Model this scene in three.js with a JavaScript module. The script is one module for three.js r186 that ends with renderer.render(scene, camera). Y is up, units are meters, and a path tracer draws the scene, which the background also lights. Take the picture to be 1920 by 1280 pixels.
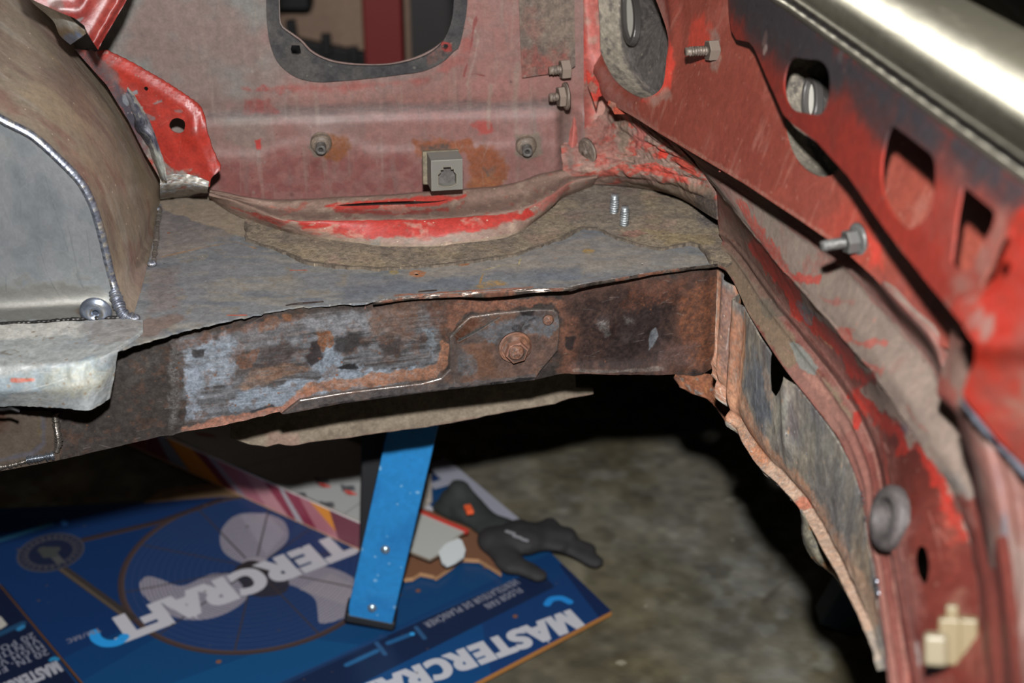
import * as THREE from 'three';
import { Brush, Evaluator, SUBTRACTION, INTERSECTION } from 'three-bvh-csg';
import { RoundedBoxGeometry } from 'three/addons/geometries/RoundedBoxGeometry.js';
import { MarchingCubes } from 'three/addons/objects/MarchingCubes.js';
import { mergeGeometries } from 'three/addons/utils/BufferGeometryUtils.js';
import { RectAreaLightUniformsLib } from 'three/addons/lights/RectAreaLightUniformsLib.js';

// ---------------------------------------------------------------- camera, lights, exposure
RectAreaLightUniformsLib.init();
const V3 = THREE.Vector3, R = THREE.MathUtils.degToRad;
const scene = new THREE.Scene();
scene.background = new THREE.Color(0x020202);
const PITCH = R(28), FOV = 26, EYE = new V3(0, 0.97, 0);
const camera = new THREE.PerspectiveCamera(FOV, 1.5, 0.02, 40);
camera.position.copy(EYE); camera.rotation.x = -PITCH;
camera.focus = 1.06; camera.userData.fStop = 5.8;
const renderer = new THREE.WebGLRenderer();
renderer.toneMapping = THREE.LinearToneMapping;
renderer.toneMappingExposure = 1.0;
renderer.shadowMap.enabled = true;

const FX = 640 / Math.tan(R(FOV / 2)), FWD = new V3(0, -Math.sin(PITCH), -Math.cos(PITCH)), UP = new V3(0, Math.cos(PITCH), -Math.sin(PITCH));
const FLASH_AT = EYE.clone().addScaledVector(UP, 0.128).addScaledVector(FWD, 0.02);
const FLASH = 8.6;                                   // candela of the on-camera flash
const flash = new THREE.SpotLight(0xffffff, FLASH, 0, R(33), 0.35, 2);
flash.position.copy(FLASH_AT); flash.target.position.copy(EYE).addScaledVector(FWD, 1.1);
flash.castShadow = true; flash.shadow.radius = 0.75; flash.shadow.mapSize.set(2048, 2048);
scene.add(flash, flash.target);
const fillLight = new THREE.RectAreaLight(0xfff4e6, 4.0, 1.1, 0.3);  // added overhead fill that lifts the shadows; no such lamp in view
fillLight.position.set(-0.4, 2.5, 0.7); fillLight.rotation.x = -Math.PI / 2; scene.add(fillLight);

// ---------------------------------------------------------------- helpers
const ray = (x, y) => FWD.clone().addScaledVector(UP, (640 - y) / FX).add(new V3((x - 960) / FX, 0, 0));
const D = (x, y, z) => EYE.clone().addScaledVector(ray(x, y), z);                       // a point z metres in front of the camera
const H = (x, y, h) => { const d = ray(x, y); return EYE.clone().addScaledVector(d, (EYE.y - h) / -d.y); };  // on the level h
const toPx = (p) => { const q = p.clone().sub(EYE), z = q.dot(FWD); return [960 + (q.x / z) * FX, 640 - (q.dot(UP) / z) * FX, z]; };
const clamp = (x, a = 0, b = 1) => Math.min(b, Math.max(a, x)), lerp = (a, b, t) => a + (b - a) * t;
const sstep = (a, b, x) => { const t = clamp((x - a) / (b - a)); return t * t * (3 - 2 * t); };
function rng(seed) { let s = seed >>> 0; return () => { s = (s + 0x6d2b79f5) | 0; let t = Math.imul(s ^ (s >>> 15), 1 | s); t = (t + Math.imul(t ^ (t >>> 7), 61 | t)) ^ t; return ((t ^ (t >>> 14)) >>> 0) / 4294967296; }; }
const hash = (x, y, s) => { let h = Math.imul(x, 374761393) + Math.imul(y, 668265263) + Math.imul(s, 144665); h = Math.imul(h ^ (h >>> 13), 1274126177); return ((h ^ (h >>> 16)) >>> 0) / 4294967296; };
function vnoise(x, y, s) {
  const ix = Math.floor(x), iy = Math.floor(y), fx = x - ix, fy = y - iy, a = fx * fx * (3 - 2 * fx), b = fy * fy * (3 - 2 * fy);
  const p = hash(ix, iy, s), q = hash(ix + 1, iy, s), r = hash(ix, iy + 1, s), t = hash(ix + 1, iy + 1, s);
  return p + (q - p) * a + (r - p + (p - q - r + t) * a) * b;
}
function fbm(x, y, o = 4, s = 1) { let a = 0.5, v = 0, n = 0; for (let i = 0; i < o; i++) { v += a * vnoise(x, y, s + i * 17); n += a; a *= 0.55; x *= 2.03; y *= 2.03; } return v / n; }

class Plane {
  constructor(p, n, upHint = new V3(0, 1, 0)) {
    this.n = n.clone().normalize(); this.p = p.clone();
    this.u = new V3().crossVectors(upHint, this.n).normalize(); this.v = new V3().crossVectors(this.n, this.u);
    this.m = new THREE.Matrix4().makeBasis(this.u, this.v, this.n).setPosition(this.p);
  }
  at(x, y, off = 0) { const d = ray(x, y); const t = (this.p.clone().sub(EYE).dot(this.n) + off) / d.dot(this.n); return EYE.clone().addScaledVector(d, t); }
  uv(x, y, off = 0) { const q = this.at(x, y, off).sub(this.p); return [q.dot(this.u), q.dot(this.v)]; }
  lift(off) { return new Plane(this.p.clone().addScaledVector(this.n, off), this.n, this.v); }
}
// a plane whose inverse distance runs evenly over the view: c at (x0, y0), growing by a and b per pixel
function slant(x0, y0, c, a, b, upHint) {
  const nc = [a * FX, b * FX, c - a * (x0 - 960) - b * (y0 - 640)];
  const n = new V3(nc[0], 0, 0).addScaledVector(UP, -nc[1]).addScaledVector(FWD, nc[2]).negate().normalize();
  return new Plane(D(x0, y0, 1 / c), n, upHint);
}
const smooth = (pts, n = 60, closed = true) => new THREE.CatmullRomCurve3(pts.map(([x, y]) => new V3(x, y, 0)), closed, 'centripetal').getSpacedPoints(n).slice(0, closed ? -1 : undefined).map((p) => [p.x, p.y]);
function jag(pts, amp, step, seed, closed = false) {        // a torn or cut edge: extra points pushed in and out
  const r = rng(seed), out = [];
  for (let i = 0; i < pts.length - (closed ? 0 : 1); i++) {
    const a = pts[i], b = pts[(i + 1) % pts.length], l = Math.hypot(b[0] - a[0], b[1] - a[1]), n = Math.max(1, Math.round(l / step));
    for (let k = 0; k < n; k++) { const t = (k + (k ? (r() - 0.5) * 0.6 : 0)) / n, o = k ? (r() - 0.5) * 2 * amp : 0; out.push([lerp(a[0], b[0], t) + ((b[1] - a[1]) / l) * o, lerp(a[1], b[1], t) - ((b[0] - a[0]) / l) * o]); }
  }
  if (!closed) out.push(pts[pts.length - 1]);
  return out;
}
const used = new Map();
const named = (name) => { const k = used.get(name) ?? 0; used.set(name, k + 1); return k ? `${name}_${String(k).padStart(3, '0')}` : name; };
function add(o, name, parent) { o.name = named(name); o.traverse((c) => { if (c.isMesh) { c.castShadow = true; c.receiveShadow = true; } }); parent.add(o); return o; }
function thing(name, label, category, group) { const g = new THREE.Group(); g.name = named(name); g.userData = { label, category }; if (group) g.userData.group = group; scene.add(g); return g; }
const tag = (o, label, category, group) => { o.userData.label = label; o.userData.category = category; if (group) o.userData.group = group; return o; };

// ---- paint: albedo, roughness and metal worked out per texel on a surface measured in metres
const toLin = (c) => (c <= 0.04045 ? c / 12.92 : ((c + 0.055) / 1.055) ** 2.4), toSrgb = (c) => (c <= 0.0031308 ? c * 12.92 : 1.055 * c ** (1 / 2.4) - 0.055);
// how bright the flash makes a surface of albedo 1 there; colours below are written as the photograph shows them and divided by it
const gain = (p, n, least = 0.3) => { const d = FLASH_AT.clone().sub(p), l = d.length(); return (FLASH / Math.PI) * (Math.max(least, n.dot(d) / l) / (l * l) + 0.06); };
function polyDist(p, x, y) {
  let d = 1e9, inside = false;
  for (let i = 0, j = p.length - 1; i < p.length; j = i++) {
    const ax = p[j][0], ay = p[j][1], bx = p[i][0], by = p[i][1], ex = bx - ax, ey = by - ay, wx = x - ax, wy = y - ay;
    const t = clamp((wx * ex + wy * ey) / (ex * ex + ey * ey + 1e-12)), qx = wx - ex * t, qy = wy - ey * t, q = qx * qx + qy * qy;
    if (q < d) d = q;
    if (ay > y !== by > y && x < ((bx - ax) * (y - ay)) / (by - ay) + ax) inside = !inside;
  }
  return inside ? -Math.sqrt(d) : Math.sqrt(d);
}
function lineDist(p, x, y) {
  let d = 1e9;
  for (let i = 1; i < p.length; i++) {
    const ax = p[i - 1][0], ay = p[i - 1][1], ex = p[i][0] - ax, ey = p[i][1] - ay, wx = x - ax, wy = y - ay, t = clamp((wx * ex + wy * ey) / (ex * ex + ey * ey + 1e-12)), qx = wx - ex * t, qy = wy - ey * t;
    d = Math.min(d, qx * qx + qy * qy);
  }
  return Math.sqrt(d);
}
let SEED = 1, TEXPX = 0;
function paint(surf, w, base, o, fn) {
  const { su, sv } = surf, h = Math.max(8, Math.min(2048, Math.round((w * sv) / su))), N = w * h, k = o.k ?? surf.k ?? 1;
  const r = new Float32Array(N).fill(base[0]), g = new Float32Array(N).fill(base[1]), b = new Float32Array(N).fill(base[2]), ro = new Float32Array(N).fill(o.rough ?? 0.6), me = new Float32Array(N).fill(o.metal ?? 0), he = new Float32Array(N).fill(0.5);
  const mix = (i, c, m, q) => { if (m <= 0) return; r[i] += (c[0] - r[i]) * m; g[i] += (c[1] - g[i]) * m; b[i] += (c[2] - b[i]) * m; if (q.rough !== undefined) ro[i] += (q.rough - ro[i]) * m; if (q.metal !== undefined) me[i] += (q.metal - me[i]) * m; if (q.h) he[i] += q.h * m; };
  const box = (pts, pad, f) => {
    let x0 = 1e9, x1 = -1e9, y0 = 1e9, y1 = -1e9; for (const [x, y] of pts) { x0 = Math.min(x0, x); x1 = Math.max(x1, x); y0 = Math.min(y0, y); y1 = Math.max(y1, y); }
    const i0 = Math.max(0, Math.floor(((x0 - pad) / su) * w)), i1 = Math.min(w - 1, Math.ceil(((x1 + pad) / su) * w)), j0 = Math.max(0, Math.floor(((y0 - pad) / sv) * h)), j1 = Math.min(h - 1, Math.ceil(((y1 + pad) / sv) * h));
    for (let j = j0; j <= j1; j++) for (let i = i0; i <= i1; i++) f(j * w + i, ((i + 0.5) / w) * su, ((j + 0.5) / h) * sv);
  };
  const L = {
    noise(c, q = {}) {
      const s = q.seed ?? SEED++ * 7, sx = 1 / (q.sx ?? q.s ?? 0.02), sy = 1 / (q.s ?? 0.02), lo = q.lo ?? 0.4, hi = q.hi ?? 0.6, a = q.a ?? 1, oc = q.oct ?? 4, ca = Math.cos(q.turn ?? 0), sa = Math.sin(q.turn ?? 0);
      for (let j = 0, i = 0; j < h; j++) for (let n = 0; n < w; n++, i++) { const u = (n / w) * su, v = (j / h) * sv; mix(i, c, a * sstep(lo, hi, fbm((u * ca + v * sa) * sx, (v * ca - u * sa) * sy, oc, s)), q); }
      return L;
    },
    area(c, q, dist, pts, pad) {
      const s = q.seed ?? SEED++ * 7, e = q.e ?? 0.003, wa = q.w ?? 0.003, ws = 1 / (q.ws ?? 0.008), wx = 1 / (q.wsx ?? q.ws ?? 0.008), a = q.a ?? 1, gr = q.g ?? 0, gs = 1 / (q.gs ?? 0.0016), gx = 1 / (q.gsx ?? q.gs ?? 0.0016);
      box(pts, pad + e + wa, (i, u, v) => {
        let d = dist(u, v); if (d > e + wa) return;
        d += (fbm(u * wx, v * ws, 3, s) - 0.5) * 2 * wa; let m = sstep(0.5 * e, -0.5 * e, d) * a; if (m <= 0) return;
        if (gr) m *= 1 - gr + gr * sstep(0.38, 0.62, fbm(u * gx, v * gs, 3, s + 5));
        mix(i, c, m, q);
      });
      return L;
    },
    patch(px, c, q = {}) { const p = px.map(([x, y]) => surf.uv(x, y)); return L.area(c, q, (u, v) => polyDist(p, u, v), p, 0); },
    line(px, wd, c, q = {}) { const p = px.map(([x, y]) => surf.uv(x, y)); return L.area(c, q, (u, v) => lineDist(p, u, v) - wd / 2, p, wd); },
    dot(x, y, rad, c, q = {}) { const p = surf.uv(x, y); return L.area(c, q, (u, v) => Math.hypot(u - p[0], v - p[1]) - rad, [p], rad); },
    specks(n, c, q = {}) { const rr = rng(q.seed ?? SEED++ * 31); for (let k = 0; k < n; k++) { const p = [rr() * su, rr() * sv], rad = lerp(q.r0 ?? 0.0004, q.r1 ?? 0.0015, rr() ** 2); L.area(c, { e: 0.0006, w: rad * 0.6, ws: rad * 1.5, ...q }, (u, v) => Math.hypot(u - p[0], v - p[1]) - rad, [p], rad); } return L; },
    scratches(n, c, q = {}) { const rr = rng(q.seed ?? SEED++ * 31); for (let k = 0; k < n; k++) { const p = [rr() * su, rr() * sv], an = (q.turn ?? 0) + (rr() - 0.5) * (q.fan ?? 3), l = (q.l ?? 0.02) * (0.3 + rr()), e = [p[0] + Math.cos(an) * l, p[1] + Math.sin(an) * l]; L.area(c, { e: 0.0005, w: 0.0003, a: 0.5, ...q }, (u, v) => lineDist([p, e], u, v) - (q.wd ?? 0.0003), [p, e], 0.001); } return L; },
  };
  fn?.(L);
  const col = new Uint8Array(N * 4), w2 = w >> 1, h2 = Math.max(2, h >> 1), orm = new Uint8Array(w2 * h2 * 4), hei = o.bump ? new Uint8Array(N * 4) : null, lut = new Uint8Array(256 * 8 + 1);
  for (let i = 0; i <= 2048; i++) lut[i] = Math.round(255 * toSrgb(Math.min(o.most ?? 0.86, toLin(i / 2048) / k)));
  const put = (v) => lut[Math.max(0, Math.min(2048, Math.round((v / 255) * 2048)))];
  const gs = o.grainSize ?? 0.0012, ga = o.grain ?? 0.05;
  for (let j = 0, i = 0; j < h; j++) for (let n = 0; n < w; n++, i++) {
    const f = 1 + (vnoise(((n / w) * su) / gs, ((j / h) * sv) / gs, 91) - 0.5 + vnoise(((n / w) * su) / gs / 3.1, ((j / h) * sv) / gs / 3.1, 92) - 0.5) * ga * 2;
    col[i * 4] = put(r[i] * f); col[i * 4 + 1] = put(g[i] * f); col[i * 4 + 2] = put(b[i] * f); col[i * 4 + 3] = 255;
    if (hei) { const q = clamp(he[i] + (f - 1) * (o.bumpGrain ?? 0.4)) * 255; hei[i * 4] = hei[i * 4 + 1] = hei[i * 4 + 2] = q; hei[i * 4 + 3] = 255; }
  }
  for (let j = 0; j < h2; j++) for (let n = 0; n < w2; n++) { const q = (j * w2 + n) * 4, i = Math.min(h - 1, j * 2) * w + n * 2; orm[q] = 255; orm[q + 1] = clamp(ro[i]) * 255; orm[q + 2] = clamp(me[i]) * 255; orm[q + 3] = 255; }
  const tex = (a, srgb, W = w, Hh = h) => { const t = new THREE.DataTexture(a, W, Hh); t.magFilter = t.minFilter = THREE.LinearFilter; t.wrapS = t.wrapT = THREE.ClampToEdgeWrapping; if (srgb) t.colorSpace = THREE.SRGBColorSpace; t.needsUpdate = true; return t; };
  const m = new THREE.MeshPhysicalMaterial({ map: tex(col, true), roughness: o.rough ?? 0.6, metalness: o.metal ?? 0, specularIntensity: 0.5, side: THREE.DoubleSide, ...(o.more ?? {}) });
  TEXPX += N;
  if (w > 450) { const ot = tex(orm, false, w2, h2); TEXPX += w2 * h2; m.roughnessMap = ot; m.roughness = 1; if (o.metal !== undefined || o.hasMetal) { m.metalnessMap = ot; m.metalness = 1; } }
  if (hei) { m.bumpMap = tex(hei); m.bumpScale = o.bump; } else { m.bumpMap = fineBump(su, sv, o.fine ?? 0.05); m.bumpScale = o.fineDepth ?? 0.00025; }
  return m;
}
let bumpTex;
function fineBump(su, sv, size) {
  if (!bumpTex) {
    const n = 512, a = new Uint8Array(n * n * 4), per = (x, y, s, p) => { const ix = Math.floor(x), iy = Math.floor(y), fx = sstep(0, 1, x - ix), fy = sstep(0, 1, y - iy), q = (i, j) => hash(((i % p) + p) % p, ((j % p) + p) % p, s); return lerp(lerp(q(ix, iy), q(ix + 1, iy), fx), lerp(q(ix, iy + 1), q(ix + 1, iy + 1), fx), fy); };
    for (let j = 0; j < n; j++) for (let i = 0; i < n; i++) { let v = 0, am = 0.5; for (let p = 8; p <= 256; p *= 2) { v += am * per((i / n) * p, (j / n) * p, p, p); am *= 0.62; } const k = (j * n + i) * 4; a[k] = a[k + 1] = a[k + 2] = clamp(v / 1.25) * 255; a[k + 3] = 255; }
    bumpTex = new THREE.DataTexture(a, n, n); bumpTex.magFilter = bumpTex.minFilter = THREE.LinearFilter; bumpTex.wrapS = bumpTex.wrapT = THREE.RepeatWrapping; bumpTex.needsUpdate = true;
  }
  const t = bumpTex.clone(); t.repeat.set(su / size, sv / size); t.needsUpdate = true; return t;
}
const plain = (hex, rough = 0.6, metal = 0, more = {}) => new THREE.MeshPhysicalMaterial({ color: hex, roughness: rough, metalness: metal, ...more });
const seen = (c, k) => new THREE.Color(...c.map((x) => Math.min(0.85, toLin(x / 255) / k)));     // albedo that shows as colour c

// ---- sheet metal
const evaluator = new Evaluator(); evaluator.useGroups = false;
const prism = (uv, deep) => { const g = new THREE.ExtrudeGeometry(new THREE.Shape(uv.map(([x, y]) => new THREE.Vector2(x, y))), { depth: deep * 2, bevelEnabled: false, steps: 1 }); g.translate(0, 0, -deep); return new Brush(g); };
function slab(nx, ny, front, back, uvOf) {                     // closed sheet from two grids
  const pos = [], uv = [], idx = [], W = nx + 1, at = (i, j) => j * W + i;
  for (const f of [front, back]) for (let j = 0; j <= ny; j++) for (let i = 0; i <= nx; i++) { pos.push(...f(i, j)); uv.push(...uvOf(i, j)); }
  const B = W * (ny + 1);
  for (let j = 0; j < ny; j++) for (let i = 0; i < nx; i++) { const a = at(i, j), b = at(i + 1, j), c = at(i + 1, j + 1), d = at(i, j + 1); idx.push(a, b, c, a, c, d, a + B, c + B, b + B, a + B, d + B, c + B); }
  const g = new THREE.BufferGeometry(); g.setAttribute('position', new THREE.Float32BufferAttribute(pos, 3)); g.setAttribute('uv', new THREE.Float32BufferAttribute(uv, 2)); g.setIndex(idx); g.computeVertexNormals();
  const p2 = [], u2 = [], i2 = [], rim = [];                   // the four edges, with their own normals
  for (let i = 0; i < nx; i++) rim.push([at(i, 0), at(i + 1, 0)]); for (let j = 0; j < ny; j++) rim.push([at(nx, j), at(nx, j + 1)]);
  for (let i = nx; i > 0; i--) rim.push([at(i, ny), at(i - 1, ny)]); for (let j = ny; j > 0; j--) rim.push([at(0, j), at(0, j - 1)]);
  for (const [a, b] of rim) { const k = p2.length / 3; for (const v of [a, b, b + B, a + B]) { p2.push(pos[v * 3], pos[v * 3 + 1], pos[v * 3 + 2]); u2.push(uv[v * 2], uv[v * 2 + 1]); } i2.push(k, k + 2, k + 1, k, k + 3, k + 2); }
  const e = new THREE.BufferGeometry(); e.setAttribute('position', new THREE.Float32BufferAttribute(p2, 3)); e.setAttribute('uv', new THREE.Float32BufferAttribute(u2, 2)); e.setIndex(i2);
  const en = e.toNonIndexed(); en.computeVertexNormals(); en.setIndex([...Array(en.attributes.position.count).keys()]);
  return mergeGeometries([g, en]);
}
function plate(name, parent, plane, { out, holes = [], h, t = 0.0012, step = 0.004, mat, cut = true }) {
  const o2 = out.map(([x, y]) => plane.uv(x, y)), xs = o2.map((p) => p[0]), ys = o2.map((p) => p[1]);
  const pad = 0.002, x0 = Math.min(...xs) - pad, x1 = Math.max(...xs) + pad, y0 = Math.min(...ys) - pad, y1 = Math.max(...ys) + pad, su = x1 - x0, sv = y1 - y0;
  const nx = Math.min(240, Math.ceil(su / step)), ny = Math.min(240, Math.ceil(sv / step)), hf = h ?? (() => 0);
  const X = (i) => x0 + (su * i) / nx, Y = (j) => y0 + (sv * j) / ny;
  let b = new Brush(slab(nx, ny, (i, j) => [X(i), Y(j), hf(X(i), Y(j))], (i, j) => [X(i), Y(j), hf(X(i), Y(j)) - t], (i, j) => [i / nx, j / ny])); b.updateMatrixWorld();
  const deep = 0.08;
  if (cut) { const p = prism(o2, deep); p.updateMatrixWorld(); b = evaluator.evaluate(b, p, INTERSECTION); }
  for (const hole of holes) { const p = prism(hole.map(([x, y]) => plane.uv(x, y)), deep); p.updateMatrixWorld(); b = evaluator.evaluate(b, p, SUBTRACTION); }
  const g = b.geometry, P = g.attributes.position, u = g.attributes.uv;
  for (let i = 0; i < P.count; i++) u.setXY(i, (P.getX(i) - x0) / su, (P.getY(i) - y0) / sv);
  const mid = plane.p.clone().addScaledVector(plane.u, (x0 + x1) / 2).addScaledVector(plane.v, (y0 + y1) / 2);
  const surf = { su, sv, k: gain(mid, plane.n), uv: (x, y) => { const q = plane.uv(x, y); return [q[0] - x0, q[1] - y0]; } };
  const m = new THREE.Mesh(g, mat(surf)); m.applyMatrix4(plane.m);
  return add(m, name, parent);
}
const pxH = (plane, f) => (u, v) => { const p = toPx(plane.p.clone().addScaledVector(plane.u, u).addScaledVector(plane.v, v)); return f(p[0], p[1], u, v); };
function loft(name, parent, rows, { nu = 60, nv = 24, t = 0.0012, disp, mat, straight = false, cuts = [], flip }) {
  const cs = rows.map((r) => new THREE.CatmullRomCurve3(r, false, 'centripetal').getSpacedPoints(nu)), grid = [];
  for (let i = 0; i <= nu; i++) { const c = cs.map((r) => r[i]); if (straight || c.length < 3) { const path = new THREE.CurvePath(); for (let k = 1; k < c.length; k++) path.add(new THREE.LineCurve3(c[k - 1], c[k])); grid.push([...Array(nv + 1).keys()].map((j) => path.getPoint(Math.min(0.99999, j / nv)))); } else { const cv = new THREE.CatmullRomCurve3(c, false, 'centripetal'); grid.push([...Array(nv + 1).keys()].map((j) => cv.getPoint(j / nv))); } }
  const nrm = (i, j) => new V3().crossVectors(grid[Math.min(nu, i + 1)][j].clone().sub(grid[Math.max(0, i - 1)][j]), grid[i][Math.min(nv, j + 1)].clone().sub(grid[i][Math.max(0, j - 1)])).normalize();
  const c = nrm(nu >> 1, nv >> 1), q = grid[nu >> 1][nv >> 1]; let s = c.dot(EYE.clone().sub(q)) < 0 ? -1 : 1; if (flip) s = -s;
  const N = grid.map((col, i) => col.map((_, j) => nrm(i, j).multiplyScalar(s)));
  if (disp) { const moved = grid.map((col, i) => col.map((p, j) => p.clone().addScaledVector(N[i][j], disp(i / nu, j / nv, p)))); moved.forEach((col, i) => col.forEach((p, j) => grid[i][j].copy(p))); }
  let su = 0, sv = 0; for (let i = 0; i < nu; i++) su += grid[i][nv >> 1].distanceTo(grid[i + 1][nv >> 1]); for (let j = 0; j < nv; j++) sv += grid[nu >> 1][j].distanceTo(grid[nu >> 1][j + 1]);
  const I = (i) => (s < 0 ? nu - i : i);                        // keep faces turned outwards
  let g = slab(nu, nv, (i, j) => grid[I(i)][j].toArray(), (i, j) => grid[I(i)][j].clone().addScaledVector(N[I(i)][j], -t).toArray(), (i, j) => [I(i) / nu, j / nv]);
  for (const { px, z } of cuts) {
    const cx = px.reduce((a, p) => a + p[0], 0) / px.length, cy = px.reduce((a, p) => a + p[1], 0) / px.length, n = ray(cx, cy).normalize().negate(), pl = new Plane(D(cx, cy, z), n), p = prism(px.map(([x, y]) => pl.uv(x, y)), 0.05);
    p.applyMatrix4(pl.m); p.updateMatrixWorld(); const b = new Brush(g); b.updateMatrixWorld(); g = evaluator.evaluate(b, p, SUBTRACTION).geometry;
  }
  const pr = grid.map((col) => col.map((p) => toPx(p)));
  const uv = (x, y) => {
    let bi = 0, bj = 0, bd = 1e12; for (let i = 0; i <= nu; i++) for (let j = 0; j <= nv; j++) { const d = (pr[i][j][0] - x) ** 2 + (pr[i][j][1] - y) ** 2; if (d < bd) { bd = d; bi = i; bj = j; } }
    const i1 = bi < nu ? bi + 1 : bi - 1, j1 = bj < nv ? bj + 1 : bj - 1, a = pr[bi][bj], ex = [pr[i1][bj][0] - a[0], pr[i1][bj][1] - a[1]], ey = [pr[bi][j1][0] - a[0], pr[bi][j1][1] - a[1]], dt = ex[0] * ey[1] - ex[1] * ey[0];
    let du = 0, dv = 0; if (Math.abs(dt) > 1e-3) { du = ((x - a[0]) * ey[1] - (y - a[1]) * ey[0]) / dt; dv = (ex[0] * (y - a[1]) - ex[1] * (x - a[0])) / dt; }
    return [((bi + clamp(du, -1.5, 1.5) * (i1 - bi)) / nu) * su, ((bj + clamp(dv, -1.5, 1.5) * (j1 - bj)) / nv) * sv];
  };
  const m = new THREE.Mesh(g, mat({ su, sv, uv, k: gain(grid[nu >> 1][nv >> 1], N[nu >> 1][nv >> 1]) }));
  m.userData.grid = undefined; return add(m, name, parent);
}
const geoMesh = (name, parent, g, m) => add(new THREE.Mesh(g, m), name, parent);
const bead = (name, parent, pts, r, m, seed, wob = 0.35, seg = 160) => {           // a weld bead: a tube of uneven thickness
  const c = new THREE.CatmullRomCurve3(pts, false, 'centripetal'), g = new THREE.TubeGeometry(c, seg, r, 9), P = g.attributes.position, n = new V3(), N = g.attributes.normal;
  for (let i = 0; i < P.count; i++) { const k = Math.floor(i / 10) / seg, f = (fbm(k * seg * 0.22, 3, 2, seed) - 0.5) * 2 * wob + 0.2 * wob * Math.sin(k * seg * 1.3); n.fromBufferAttribute(N, i); P.setXYZ(i, P.getX(i) + n.x * r * f, P.getY(i) + n.y * r * f, P.getZ(i) + n.z * r * f); }
  g.computeVertexNormals(); return geoMesh(name, parent, g, m);
};
const bar = (a, b, w, d, r = 0.002) => { const l = a.distanceTo(b), g = new RoundedBoxGeometry(w, l, d, 2, r), m = new THREE.Matrix4(), y = b.clone().sub(a).normalize(), x = new V3(1, 0, 0).addScaledVector(y, -y.x).normalize(); m.makeBasis(x, y, new V3().crossVectors(x, y)).setPosition(a.clone().lerp(b, 0.5)); return g.applyMatrix4(m); };

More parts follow.
